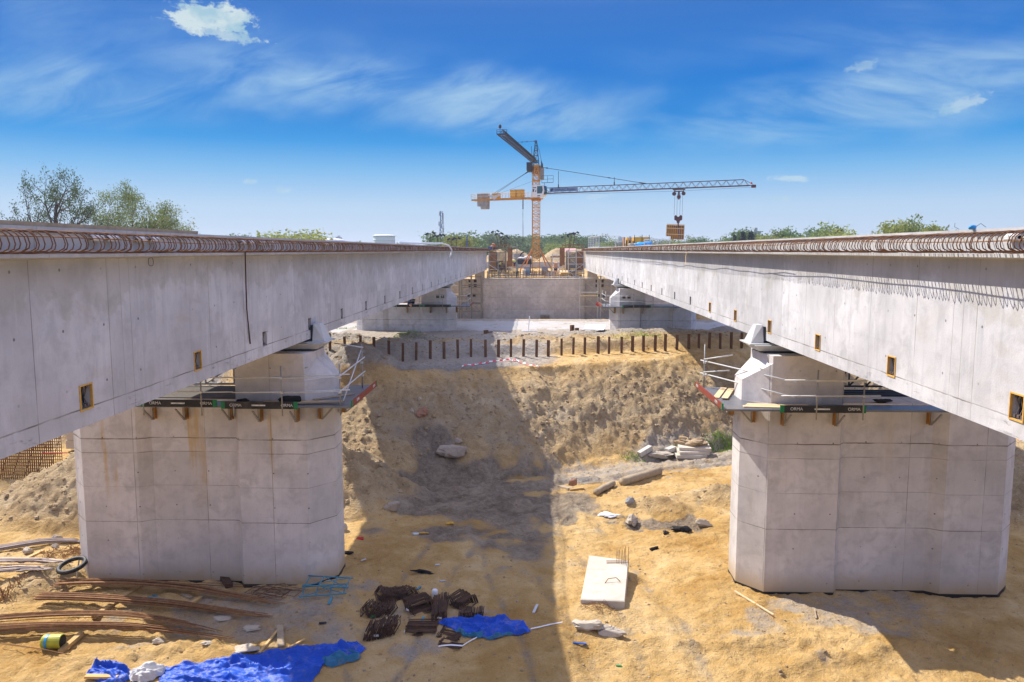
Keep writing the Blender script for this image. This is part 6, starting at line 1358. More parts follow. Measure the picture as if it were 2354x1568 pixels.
# bundles of stirrups in the shade
def stirrups(px, py, length, w, h, n, ang, label, seed, mess=.04, lean=0.0, m='rust_dark', L=False, tagc=None):
    """n bent hoops standing close together; `length` along the row, each hoop w by h"""
    length, w, h, n = length * .82, w * .82, h * .74, int(n * 1.5)
    rg = random.Random(seed); c = gp(px, py); root = thing('stirrup_bundle', (c.x, c.y, c.z), label, 'stirrup bundle', 'bundles of bent bars in the shade'); b = MB()
    ax = Vector((math.cos(ang), math.sin(ang), 0)); ay = Vector((-math.sin(ang), math.cos(ang), 0))
    for k in range(n):
        t = (k / (n - 1) - .5) * length; o = Vector((c.x, c.y, 0)) + ax * (t + rg.uniform(-mess, mess)); tw = rg.gauss(0, mess * 1.6); ln = lean + rg.gauss(0, mess * 1.2); hk = h * rg.uniform(.9, 1.05); wk = w * rg.uniform(.93, 1.05)
        dx = (ay * math.cos(tw) + ax * math.sin(tw)); up = (Vector((0, 0, 1)) * math.cos(ln) + ax * math.sin(ln)); sh = rg.uniform(-mess, mess); g = H(o.x, o.y) + .02
        base = Vector((o.x, o.y, g)) + dx * sh
        if L: P = [base - dx * wk / 2, base + dx * wk / 2, base + dx * wk / 2 + up * hk]; b.tube(P, .014, 5)
        else:
            P = [base - dx * wk / 2, base + dx * wk / 2, base + dx * wk / 2 + up * hk, base - dx * wk / 2 + up * hk]; b.tube(P, .012, 5, closed=True)
    b.build('bars', M[m], root)
    if tagc:
        tg = MB(); q = Vector((c.x, c.y, 0)) - ay * (w / 2 + .03) * (1 if ay.y > 0 else -1) + ax * rg.uniform(-.2, .2); tg.cbox((q.x, q.y - .02, H(q.x, q.y) + h * .35), (.16, .012, .07), rz=ang); tg.build('paper_tag', M[tagc], root)
    return root
S = lambda a, b_: z2g(a, b_)
stirrups(*S(400, 1085), 1.1, .95, .40, 52, .35, 'bent bar bundle at the rear of the ring of bundles, sloping and dark', 1, .03, .7)
stirrups(*S(490, 1070), 1.2, .8, .40, 26, -.5, 'bent bar bundle lying behind the others, its long side towards the pier', 2, .03, -.7)
stirrups(*S(585, 1140), .75, 1.05, .50, 30, 2.3, 'box-shaped stirrup bundle with its open hoops turned up, just left of the straight bundle', 3, .02, .5, tagc='white_plastic')
stirrups(*S(700, 1150), .62, 1.9, .34, 26, .10, 'neat straight bundle of long stirrups pointing away, paper tag at its near end', 4, .02, 0.0, tagc='letter_white')
stirrups(*S(840, 1118), .85, .95, .42, 28, 2.6, 'slanting stirrup bundle right of the straight one', 5, .03, .45)
stirrups(*S(880, 1185), 1.05, .55, .34, 30, .05, 'low rectangular stirrup bundle touching the smaller blue tarpaulin', 6, .02, .1)
stirrups(*S(330, 1170), 1.2, .8, .50, 34, .2, 'messy pile of bent bars with green and white tags, farthest toward the shaded pier', 7, .09, .7, tagc='green_cap')
stirrups(*S(345, 1285), 1.15, .75, .62, 44, .15, 'tall tangled bundle of stirrups with a pale tag, lowest on the shaded sand', 8, .06, .5, tagc='sheet_white')
stirrups(*S(600, 1250), .55, 1.25, .22, 20, 1.6, 'upper of the flat straight bar bundles beside the smaller blue tarpaulin', 9, .02, 0)
stirrups(*S(590, 1282), .40, 1.25, .18, 16, 1.62, 'lower of the flat straight bar bundles, white tag at its end', 10, .02, 0, tagc='white_plastic')
stirrups(*S(760, 1300), .5, .9, .3, 14, 1.2, 'L-shaped bars lying before the smaller blue tarpaulin, joined by white tape', 11, .05, 1.3, L=True)
stirrups(*S(765, 1352), .4, .9, .25, 12, 1.35, 'last L-shaped bars below the smaller blue tarpaulin', 12, .04, 1.3, L=True)
def ribbon(pts, label, name='white_tape'):
    P = [gp(*q) for q in pts]; b = MB(); vs = []
    for q in P: vs += [(q.x, q.y, H(q.x, q.y) + .05), (q.x + .01, q.y + .05, H(q.x, q.y) + .07)]
    b.add(vs, [(2 * i, 2 * i + 2, 2 * i + 3, 2 * i + 1) for i in range(len(P) - 1)]); tag(b.build(name, M['white_plastic']), label, 'tape')
ribbon([S(1228, 1270), S(1280, 1260), S(1340, 1245), S(1415, 1222)], 'white tape trailing from the smaller blue tarpaulin towards the sunlight'); ribbon([S(690, 1372), S(760, 1368), S(830, 1366), S(870, 1345), S(915, 1322)], 'white tape looped round the L-shaped bars')
# tarpaulins: creased sheets lying on the ground, built over their outline
def tarp(outline, label, seed, folds=0.16, m='tarp', back=None, name='tarpaulin', res=84):
    P = [gp(*q) for q in outline]; rg = random.Random(seed); n = len(P)
    top, bot = P[:n // 2], P[n // 2:][::-1]
    def along(L, t):
        t = min(t, .9999) * (len(L) - 1); i = int(t); return L[i] + (L[i + 1] - L[i]) * (t - i)
    X, Y = [], []
    nu, nv = res * 2, res
    b = MB(); vs = []
    for j in range(nv + 1):
        v = j / nv
        for i in range(nu + 1):
            u = i / nu; p = along(top, u) * (1 - v) + along(bot, u) * v; vs.append([p.x, p.y])
    A = np.array(vs); x, y = A[:, 0], A[:, 1]
    wx = .10 * fbm(x * 2.2, y * 2.2, 3, seed + 3); wy = .10 * fbm(x * 2.2, y * 2.2, 3, seed + 8); x = x + wx; y = y + wy
    dd = rg.uniform(.2, .5); s_ = y + x * (dd - .35); big = .5 + fbm(x * .7, y * .7, 3, seed + 20)
    ridge = lambda n_, w_: np.clip(1 - np.abs(n_) / w_, 0, 1)
    f1 = ridge(fbm(s_ * 2.0, x * .38, 3, seed, .5), .16); f2 = ridge(fbm(x * 1.2 + y * .9, y * 1.7 - x * .35, 3, seed + 31, .5), .12); f3 = ridge(fbm(s_ * 5.0, x * 1.1, 2, seed + 40, .5), .2)
    z = terrain(x, y)[0] + .03 + folds * (f1 * .72 + f2 * .40 + f3 * .2 + np.clip(big, 0, 1) * .45)
    uu = np.tile(np.arange(nu + 1) / nu, nv + 1); vv = np.repeat(np.arange(nv + 1) / nv, nu + 1)
    edge = np.minimum(np.minimum(uu, 1 - uu) * 5, np.minimum(vv, 1 - vv) * 3.0); k = np.clip(edge * 2.2, 0.12, 1); g = terrain(x, y)[0]; z = g + .025 + (z - g) * k
    b.add([(float(a), float(c), float(d)) for a, c, d in zip(x, y, z)], [(j * (nu + 1) + i, (j + 1) * (nu + 1) + i, (j + 1) * (nu + 1) + i + 1, j * (nu + 1) + i + 1) for j in range(nv) for i in range(nu)])
    return tag(b.build(name, M[m], smooth=True), label, 'tarpaulin')
T1 = [z1(*q) for q in ((940, 1488), (1200, 1452), (1480, 1405), (1760, 1362), (1975, 1340), (2035, 1375), (2060, 1345), (2140, 1385), (2085, 1425), (2010, 1462), (1900, 1455), (1850, 1530), (1780, 1600), (1500, 1640), (1200, 1640), (930, 1600))]
big_t = tarp(T1, 'big crumpled blue tarpaulin spread along the shaded foreground', 5, .20)
tarp([z1(*q) for q in ((500, 1520), (560, 1472), (680, 1462), (752, 1490), (760, 1560), (700, 1590), (600, 1580), (500, 1560))], 'sunlit bunched blue end of the big tarpaulin beside the grey sheeting', 15, .24, res=44)
tarp([z1(*q) for q in ((745, 1498), (840, 1478), (930, 1470), (985, 1480), (960, 1520), (900, 1560), (830, 1580), (760, 1565))], 'crumpled grey-white sheeting between two blue parts of the tarpaulin', 25, .22, 'sheet_white', res=44)
tarp([S(*q) for q in ((662, 1230), (740, 1208), (850, 1195), (1000, 1205), (1165, 1222), (1228, 1275), (1215, 1282), (1130, 1298), (1020, 1322), (900, 1312), (800, 1285), (740, 1250))], 'smaller blue tarpaulin covering bars in the middle of the shaded floor', 35, .24, res=60)
tarp([S(*q) for q in ((770, 1268), (880, 1292), (1000, 1300), (1150, 1275), (1140, 1300), (1025, 1326), (900, 1316), (790, 1290))], 'teal underside fold along the near edge of the smaller tarpaulin', 45, .16, 'tarp_back', res=40)
tarp([z1(*q) for q in ((1850, 1432), (1960, 1415), (2060, 1400), (2110, 1428), (2080, 1452), (2010, 1472), (1930, 1480), (1860, 1468))], 'teal underside turned up at the bunched end of the big tarpaulin', 55, .22, 'tarp_back', res=40)
# yellow canister lying on its side
c0 = gp(*z1(310, 1372)); root = thing('canister', (c0.x, c0.y, c0.z), 'yellow-green canister lying on its side, its dark open end facing right', 'canister'); g0 = c0.z
b = MB(); ra, hw = .23, .30
b.tube([(c0.x - hw, c0.y, g0 + ra), (c0.x - hw + .03, c0.y, g0 + ra), (c0.x + hw - .02, c0.y + .05, g0 + ra), (c0.x + hw, c0.y + .05, g0 + ra)], [ra - .02, ra, ra, ra - .015], 24); b.build('canister_body', simple('yellow_green_print', (.42, .42, .03), .5, .4, 0, .2, 6, (.03, .25, .08), .8), root, smooth=False)
b = MB(); b.tube([(c0.x + hw + .001, c0.y + .05, g0 + ra), (c0.x + hw + .006, c0.y + .05, g0 + ra)], ra - .03, 24); b.build('open_end', M['hole'], root)  # black disc painted as the shaded inside
b = MB(); b.tube([(c0.x - .18, c0.y - .002, g0 + ra), (c0.x - .10, c0.y, g0 + ra)], ra + .004, 24, cap=False); b.build('blue_band', M['blue_plastic'], root)
# old tyre propped on a stake
c0 = gp(*z1(424, 945)); root = thing('old_tyre', (c0.x, c0.y, c0.z), 'black tyre propped up on a stake beside the grey pipes', 'tyre')
b = MB(); ctr = Vector((c0.x, c0.y, c0.z + .42)); n = 26
b.tube([ctr + Vector((.46 * math.cos(t), .46 * math.sin(t), .10 * math.sin(t) + .05 * math.cos(t))) for t in [2 * math.pi * i / n for i in range(n)]], .085, 10, closed=True); b.build('tyre_ring', M['black_rubber'], root, smooth=True)
b = MB(); b.rod((c0.x + .2, c0.y - .1, c0.z - .1), (c0.x + .1, c0.y + .3, c0.z + .5), .03, 5); b.build('stake', M['timber_grey'], root)
# blue scaffold frames
def frame(px, py, ang, tilt, lift, label):
    c = gp(px, py); root = thing('scaffold_bay', (c.x, c.y, c.z), label, 'scaffold frame', 'turquoise scaffold frames'); W, L_ = .85, 1.7; b = MB()
    Mx = Matrix.Translation((c.x, c.y, c.z + lift)) @ Matrix.Rotation(ang, 4, 'Z') @ Matrix.Rotation(tilt, 4, 'Y')
    P = lambda x, y: Mx @ Vector((x, y, 0))
    for y in (-W / 2, W / 2): b.rod(P(-L_ / 2, y), P(L_ / 2, y), .026, 7)
    for x in (-L_ / 2 + .1, -.25, .25, L_ / 2 - .1): b.rod(P(x, -W / 2), P(x, W / 2), .022, 6)
    b.build('tubes', M['turq_paint'], root, smooth=True)
    d = MB(); d.rod(P(-L_ / 2 + .1, -W / 2), P(L_ / 2 - .1, W / 2), .016, 5); d.rod(P(-.25, W / 2), P(L_ / 2 - .1, -W / 2), .016, 5); d.build('diagonals', M['turq_paint'], root)
frame(*z1(1890, 1050), .15, -.02, .08, 'turquoise scaffold frame lying flat at the shaded pier corner, lower of two')
frame(*z1(1915, 1030), .02, .05, .34, 'turquoise scaffold frame resting tilted on another at the shaded pier corner')
for (p, q, l) in (((862, 1078), (1045, 1100), 'thin blue tube between the rebar bundles'), ((890, 1062), (1010, 1098), 'blue tube crossing another between the rebar bundles')):
    a, c = gp(*z1(*p)), gp(*z1(*q)); b = MB(); b.rod(gz(a.x, a.y, .04), gz(c.x, c.y, .05), .022, 6); tag(b.build('blue_tube', M['turq_paint']), l, 'tube')
# big cast slab with lifting bar and upright starter bars
def cast_slab():
    q = [gp(*z2g(*p)) for p in ((1570, 885), (1800, 920), (1778, 1140), (1520, 1112))]
    c = sum((Vector(v) for v in q), Vector()) / 4; zg = min(v.z for v in q); zt = c.z + .36
    root = thing('cast_slab', (c.x, c.y, c.z), 'pale concrete slab with rusty lifting hook lying alone on the sunlit sand', 'concrete slab')
    b = MB(); lo = [Vector((v.x, v.y, c.z - .15)) for v in q]; n = 4
    ins = lambda v, k: Vector((c.x + (v.x - c.x) * k, c.y + (v.y - c.y) * k, 0))
    r0 = [Vector((v.x, v.y, c.z - .15)) for v in q]; r1 = [Vector((v.x, v.y, zt - .03)) for v in q]; r2 = [ins(v, .975) + Vector((0, 0, zt)) for v in q]
    vs = r0 + r1 + r2; fs = [(0, 1, 2, 3), (11, 10, 9, 8)] + [(k * 4 + i, k * 4 + (i + 1) % 4 + 0, (k + 1) * 4 + (i + 1) % 4, (k + 1) * 4 + i)[::-1] for k in (0, 1) for i in range(4)]
    b.add(vs, fs); b.build('slab_body', M['block'], root)
    h = MB(); h.tube([(c.x - .1, c.y - .55, zt - .02), (c.x + .05, c.y - .40, zt + .12), (c.x + .35, c.y - .34, zt + .14), (c.x + .5, c.y - .42, zt + .02)], .016, 6); h.build('lifting_hook', M['rust_bright'], root, smooth=True)
    s = MB(); rg = random.Random(3); a = q[1] + (c - q[1]) * .16
    for k in range(6): x, y = a.x - .34 + .09 * k, a.y + rg.uniform(-.12, .12); s.rod((x, y, zt - .05), (x + rg.uniform(-.04, .04), y + .02, zt + rg.uniform(.5, .72)), .011, 5)
    for k in range(3): s.rod((a.x - .75, a.y - .1 + .07 * k, zt + .02 + .02 * k), (a.x + .15, a.y - .05 + .07 * k, zt + .03 + .02 * k), .011, 5)
    s.build('starter_bars', M['rust_bright'], root)
cast_slab()
# rocks, rubble, logs and slabs
def rock(px, py, rad, seed, label, m='rock', cat='boulder', name='boulder', sink=.25, rz=0.0, jag=.5, grp=None):
    c = gp(px, py); b = MB(); rz_ = rad[2] if isinstance(rad, tuple) else rad * .7
    b.rock((c.x, c.y, c.z + rz_ * (1 - sink * 2)), rad, seed, rz=rz, jag=jag, n=3); return tag(b.build(name, M[m], smooth=False), label, cat, grp)
z3 = lambda x, y: ((x / 3.1354 + 1250) / 1.6313, (y / 3.136 + 1250) / 1.6313)
rock(*z3(1375, 1440), (1.0, .6, .42), 3, 'large pale flat-topped boulder at the foot of the dug slope', jag=.3)
rock(*z3(1040, 945), (.38, .35, .34), 5, 'reddish boulder half sunk in the dug slope', 'rock_red')
rock(*z3(1470, 1300), (.22, .2, .18), 6, 'yellowish stone above the large flat-topped boulder'); rock(*z3(925, 900), (.16, .16, .12), 7, 'small pale stone up the slope from the reddish boulder', 'rubble'); rock(*z3(1018, 785), (.13, .13, .1), 17, 'pale stone in the middle of the dug slope, highest of the marked ones', 'rubble')
rock(*z2g(430, 562), (.34, .3, .24), 8, 'round stone at the toe of the earth heap beside the shaded pier'); rock(*z2g(392, 562), (.17, .15, .13), 9, 'smaller stone touching the round one at the heap toe')
rock(*z2g(137, 685), (.22, .18, .2), 10, 'whitish lump lying by the corner of the shaded pier', 'rubble'); rock(*z1(1418, 1380), (.42, .30, .10), 11, 'flat concrete lump beside the two short boards', 'rubble', 'rubble', 'concrete_lump', jag=.7)
rock(*z1(1288, 1200), (.30, .18, .09), 12, 'flat concrete lump between the second and third rebar bundles', 'rubble', 'rubble', 'concrete_lump', jag=.7); rock(*z1(920, 1332), (.22, .18, .11), 13, 'concrete lump on the sunlit bank below the rebar', 'rubble', 'rubble', 'concrete_lump', jag=.8); rock(*z1(1465, 1262), (.32, .22, .06), 18, 'thin crust of concrete at the tips of the rebar', 'rubble', 'rubble', 'concrete_lump', jag=.8)
rock(*z1(1215, 1335), (.18, .13, .06), 19, 'small flat concrete lump under the lowest rebar bundle', 'rubble', 'rubble', 'concrete_lump', jag=.8)
rock(*z2g(1545, 1255), (.50, .28, .20), 14, 'larger whitish concrete lump below the cast slab', 'rubble', 'rubble', 'concrete_lump', jag=.8); rock(*z2g(1690, 1285), (.55, .20, .16), 15, 'long whitish concrete lump below the cast slab', 'rubble', 'rubble', 'concrete_lump', jag=.8); rock(*z1(165, 815), (.22, .2, .16), 16, 'pair-like pale stone near the dark grey bundle', 'rubble'); rock(*z1(320, 785), (.17, .12, .12), 21, 'pale stone under the dark grey bundle', 'rubble'); rock(*z1(335, 745), (.24, .18, .2), 22, 'grey stone at the foot of the sunlit earth heap')
zr = lambda x, y: ((x / 3.136 + 2050) / 1.6313, (y / 3.136 + 1600) / 1.6313)
rock(*zr(985, 905), (.24, .2, .2), 23, 'blue-grey stone on the sunlit sand above the white sheet', 'grey_block'); rock(*zr(1835, 1165), (.34, .26, .22), 24, 'round sandy stone on the sunlit mound near the pier'); rock(*zr(1010, 1130), (.36, .3, .24), 25, 'grey earth lump left of the dark hollow', 'rubble', jag=.8)
def log(p, q, r, label, m='timber_grey'):
    a, c = gp(*p), gp(*q); b = MB(); n = 8; rg = random.Random(int(p[0])); A, C = gz(a.x, a.y, r * .9), gz(c.x, c.y, r * .9)
    b.tube([A + (C - A) * (i / n) + Vector((0, rg.uniform(-.03, .03), rg.uniform(-.02, .02))) for i in range(n + 1)], [r * rg.uniform(.88, 1.1) for i in range(n + 1)], 9); tag(b.build('log', M[m], smooth=True), label, 'log')
log(zr(885, 680), zr(1320, 560), .24, 'long pale log lying on the sunlit sand'); log(zr(578, 812), zr(780, 690), .18, 'shorter broken log lying below the long pale one')
timber(zr(160, 710), zr(285, 745), .35, .10, 'grey board beside the shadow edge on the haul track', 'timber_grey'); timber(zr(272, 758), zr(435, 738), .15, .08, 'short brown board beside the shadow edge on the haul track', 'timber'); rock(*zr(315, 690), (.25, .2, .25), 27, 'earth-coloured lump on the boards by the haul track', 'rock_red')
timber(zr(1088, 350), zr(1225, 285), .34, .30, 'pale stone-like beam end sunk in the track edge', 'slab'); timber(zr(1410, 318), zr(1500, 275), .4, .28, 'shorter pale beam end beside the stacked slabs', 'slab')
c0 = gp(*zr(1735, 370)); root = thing('slab_stack', (c0.x, c0.y, c0.z), 'stack of concrete slabs with soil on top beside the haul track', 'slab stack')
for i, (dx, dy, dz, w, d, h, a) in enumerate(((-.2, .0, .10, 1.9, 1.5, .20, .05), (-.05, .1, .31, 1.9, 1.4, .20, .12), (.12, .35, .54, 2.0, 1.5, .22, -.03))):
    b = MB(); b.cbox((c0.x + dx, c0.y + dy + .6, c0.z + dz), (w, d, h), rz=a, tilt=(.03 * i, .02)); b.build('stacked_slab', M['block'], root)
b = MB(); b.rock((c0.x - .1, c0.y + 1.1, c0.z + .70), (.95, .7, .36), 33, jag=.9, n=5); b.build('soil_cap', M['clod'], root)
b = MB(); b.rock(tuple(gp(*zr(1330, 340))), (.95, .6, .2), 31, jag=.8, n=5); tag(b.build('boulder', M['rubble']), 'broad flat soil-stained stone between the beam ends', 'boulder')
timber(((425 / 1.1986 + 2400) / 1.6313, (1168 / 1.1986 + 1250) / 1.6313), ((600 / 1.1986 + 2400) / 1.6313, (1275 / 1.1986 + 1250) / 1.6313), .07, .04, 'thin batten lying on the sand before the sunlit pier', 'timber_pale')
timber((1872, 1404), (1876, 1425), .05, .04, 'short stick lying on the sand in front of the sunlit pier', 'timber_grey')
def flat(px, py, w, d, seed, label, m, cat, name, h=.05):
    c = gp(px, py); b = MB(); rgx = random.Random(seed); b.rock((c.x, c.y, c.z + h * .6), (w, d, h), seed, jag=.9, n=3, rz=rgx.uniform(-1, 1) * .5); tag(b.build(name, M[m], smooth=True), label, cat)
flat(*zr(710, 1040), .55, .36, 3, 'white crumpled sheet lying on the sunlit sand', 'white_plastic', 'sheet', 'white_sheet', .06); flat(*zr(1610, 1232), .5, .22, 4, 'crumpled black cloth on the sunlit sand near the pier', 'cloth_black', 'cloth', 'black_cloth', .14); flat(*zr(1258, 1443), .22, .1, 5, 'small dark shoe-like scrap on the sunlit sand', 'cloth_black', 'scrap', 'dark_scrap', .08); flat(*zr(1408, 1270), .14, .1, 6, 'dark stone-sized scrap below the dark hollow', 'black_rubber', 'scrap', 'dark_scrap', .1)
flat(*z2g(600, 930), .45, .14, 7, 'black sheet scrap on the shaded sand behind the bundles', 'cloth_black', 'scrap', 'black_scrap', .06); flat(*z2g(150, 815), .4, .16, 8, 'dark scrap near the shaded pier corner', 'cloth_black', 'scrap', 'dark_scrap', .06); flat(*z2g(235, 735), .16, .1, 9, 'small red scrap near the shaded pier corner', 'red_paint', 'scrap', 'red_scrap', .06); flat(*z2g(760, 653), .22, .12, 10, 'yellow scrap on the dark mud, upper of two', 'ply_yellow', 'scrap', 'yellow_scrap', .05); flat(*z2g(592, 702), .25, .1, 11, 'yellow scrap on the dark mud, lower of two', 'ply_yellow', 'scrap', 'yellow_scrap', .05); flat(*z2g(553, 705), .14, .1, 12, 'pale blue scrap beside a yellow one on the dark mud', 'galv', 'scrap', 'pale_scrap', .06); flat(*z2g(1748, 1475), .13, .07, 13, 'bright green scrap on the sunlit sand at the lower edge', 'green_cap', 'scrap', 'green_scrap', .03)
for (x, y, x2, y2, m, l) in ((1245, 1165, 1268, 1125, 'galv', 'bluish metal offcut right of the bundles in shade'), (1475, 1338, 1555, 1358, 'blue_paint', 'dark blue strip across the shadow edge'), (590, 1222, 605, 1195, 'turq_paint', 'small turquoise strip between the tangled bundles'), (565, 1030, 588, 1015, 'turq_paint', 'small turquoise strip behind the bundles'), (700, 990, 732, 978, 'galv', 'pale bluish strip farther behind the bundles'), (672, 898, 698, 892, 'galv', 'pale strip on the shaded wheel track'), (240, 868, 268, 860, 'galv', 'pale strip right of the shaded pier corner'), (52, 1122, 70, 1085, 'turq_paint', 'turquoise strip below the scaffold frames'), (-5, 1235, 38, 1228, 'dark_steel', 'dark strip above the big tarpaulin')):
    a, c = gp(*z2g(x, y)), gp(*z2g(x2, y2)); b = MB(); b.beam(gz(a.x, a.y, .03), gz(c.x, c.y, .04), .09, .03); tag(b.build('strip_offcut', M[m]), l, 'offcut', 'small offcuts on the sand')
c0 = gp(*z2g(670, 1065)); b = MB(); b.lathe((c0.x, c0.y, c0.z), [(.10, 0), (.11, .02), (.11, .24), (.08, .27), (.04, .28)], 16); tag(b.build('white_drum', M['white_plastic'], smooth=True), 'small whitish tin standing beside the straight stirrup bundle', 'tin')
# far behind the shaded pier: wall reinforcement, concrete behind it, stepped block
def wall_cage():
    a, c = at(-40, 1080, 41.8), at(122, 1060, 41.8); z0 = -.6; root = thing('wall_reinforcement', ((a.x + c.x) / 2, 41.8, z0), 'tall rusty wall reinforcement standing under the shaded girder behind the earth heap', 'reinforcement cage')
    v = MB(); h = MB(); n = 34
    for k in range(n):
        x = a.x + (c.x - a.x) * k / (n - 1)
        for dy in (0, .8): v.rod((x, 41.8 + dy, z0), (x + .05, 41.8 + dy, z0 + 6.4), .022, 4)
    for k in range(18):
        for dy in (0, .8): h.rod((a.x, 41.8 + dy, z0 + .1 + .17 * k), (c.x, 41.8 + dy, z0 + .1 + .17 * k), .018, 4)
    for k in range(6): x = a.x + (c.x - a.x) * k / 6; h.rod((x, 41.8, z0), (x + 1.4, 42.6, z0 + 5.0), .018, 4)
    v.build('upright_bars', M['rust'], root); h.build('cross_bars', M['rust'], root)
wall_cage()
p = at(92, 1040, 56); q = at(172, 1040, 56); b = MB(); b.box((p.x, 56, -.3), (q.x - .5, 57.5, 6.5)); tag(b.build('concrete_wall', M['abutment']), 'grey concrete wall behind the rusty reinforcement under the shaded girder', 'wall')
p = at(182, 1040, 48); t = thing('stepped_block', (p.x, 48, 0), 'small ribbed concrete block beside the shaded pier, behind the heap', 'concrete block')
for k in range(7): b = MB(); b.box((p.x - .45 + .07 * k, 47.4, .4 + .55 * k), (p.x + 1.4, 49, .4 + .55 * k + .53)); b.build('course', M['block'], t)
b = MB(); b.rod((at(96, 1042, 41.5).x, 41.5, at(96, 1042, 41.5).z), (at(154, 1041, 41.5).x, 41.5, at(154, 1041, 41.5).z), .03, 5); tag(b.build('red_rod', M['red_paint']), 'thin red rod stuck level through the rusty reinforcement', 'rod')
# at the far side of the sunlit pier: road scrap, orange pipe, post
b = MB(); p, q = at(2316, 1017, 52), at(2420, 1020, 52); b.rod((p.x, 52, p.z), (q.x, 52, q.z), .22, 10); tag(b.build('orange_pipe', M['crane_orange'], smooth=True), 'orange pipe lying beyond the dark heap at the outer side of the sunlit pier', 'pipe')
p = at(2349, 1060, 46); b = MB(); b.rod((p.x, 46, .2), (p.x, 46, 5.5), .07, 6); tag(b.build('steel_prop', M['galv']), 'thin grey prop standing beyond the outer side of the sunlit pier', 'prop')
# blue-violet stacks and cages seen between pier head and girder
p = at(1942, 890, 62); t = thing('blue_rack', (p.x, 62, H(p.x, 62)), 'blue sheet stack seen under the sunlit girder behind the pier head', 'sheet stack'); b = MB(); b.box((p.x - 1.6, 62, H(p.x, 62)), (p.x + .6, 64, p.z + .5)); b.build('blue_sheets', M['blue_paint'], t); b = MB(); b.tube([(p.x - .3, 61.8, p.z + .4), (p.x + .2, 61.7, p.z - .2), (p.x + .1, 61.7, p.z - 1.0)], .16, 8); b.build('draped_sheet', M['rust'], t)
b = MB(); a = at(1975, 880, 60); 
for k in range(40): b.rod((a.x + .12 * k, 60, H(a.x, 60)), (a.x + .12 * k, 60, a.z + .4), .02, 4)
tag(b.build('bar_fence', M['rust']), 'row of thin rusty uprights seen under the sunlit girder', 'reinforcement')
# tufts of grass by the sunlit pier and by the far pier
def tuft(px, py, w, n, label, seed):
    rg = random.Random(seed); c = gp(px, py); b = MB()
    for k in range(n):
        x, y = c.x + rg.gauss(0, w), c.y + rg.gauss(0, w * .5); z = H(x, y); h = rg.uniform(.08, .24); a = rg.random() * 6.28; l = rg.uniform(-.1, .1)
        b.add([(x - .02 * math.cos(a), y - .02 * math.sin(a), z - .02), (x + .02 * math.cos(a), y + .02 * math.sin(a), z - .02), (x + l, y + l * .5, z + h)], [(0, 1, 2)])
    o = b.build('grass', M['grass']); tag(o, label, 'grass', kind='stuff')
tuft(*zr(2120, 215), .6, 800, 'fresh green grass beside the sunlit near pier at the track', 1); tuft(*zr(1925, 235), .35, 220, 'small grass tuft beside the slab stack', 2); tuft(*zr(1000, 370), .4, 160, 'thin grass along the haul track edge', 3); tuft(*zr(1560, 310), .3, 140, 'thin grass between the track-side stones', 4)
p = at(927, 772, 76); tuft(927, 770, .9, 400, 'green tuft before the distant shaded pier', 5); tuft(1460, 772, 1.6, 500, 'yellowish grass before the distant sunlit pier', 6); tuft(786, 757, .8, 260, 'bright tuft on the sunlit bank at the shaded pier side', 7)
# ------------------------------------------------------------------ trees
def leaf_quads(pts, size, rs):
    n = len(pts); P = np.repeat(pts, 4, 0)
    a = rs.normal(size=(n, 3)); a /= np.linalg.norm(a, axis=1)[:, None]; b = rs.normal(size=(n, 3)); b -= a * (a * b).sum(1)[:, None]; b /= np.linalg.norm(b, axis=1)[:, None]
    s = size * rs.uniform(.6, 1.35, (n, 1)); cs = np.stack([-a * s * .5 - b * s, a * s * .5 - b * s * .2, a * s * .2 + b * s, -a * s * .5 + b * s * .3], 1).reshape(-1, 3)
    return P + cs, np.arange(4 * n).reshape(-1, 4)
def mesh_np(name, V, F, mat, parent):
    me = bpy.data.meshes.new(name); me.vertices.add(len(V)); me.vertices.foreach_set('co', np.ascontiguousarray(V, float).ravel())
    me.loops.add(F.size); me.loops.foreach_set('vertex_index', F.ravel().astype(np.int32)); me.polygons.add(len(F)); me.polygons.foreach_set('loop_start', np.arange(0, F.size, 4, dtype=np.int32)); me.polygons.foreach_set('loop_total', np.full(len(F), 4, np.int32)); me.update()
    me.materials.append(mat); o = bpy.data.objects.new(name, me); COL.objects.link(o)
    if parent is not None: o.parent = parent; ORG[o.name] = ORG[parent.name]
    return o
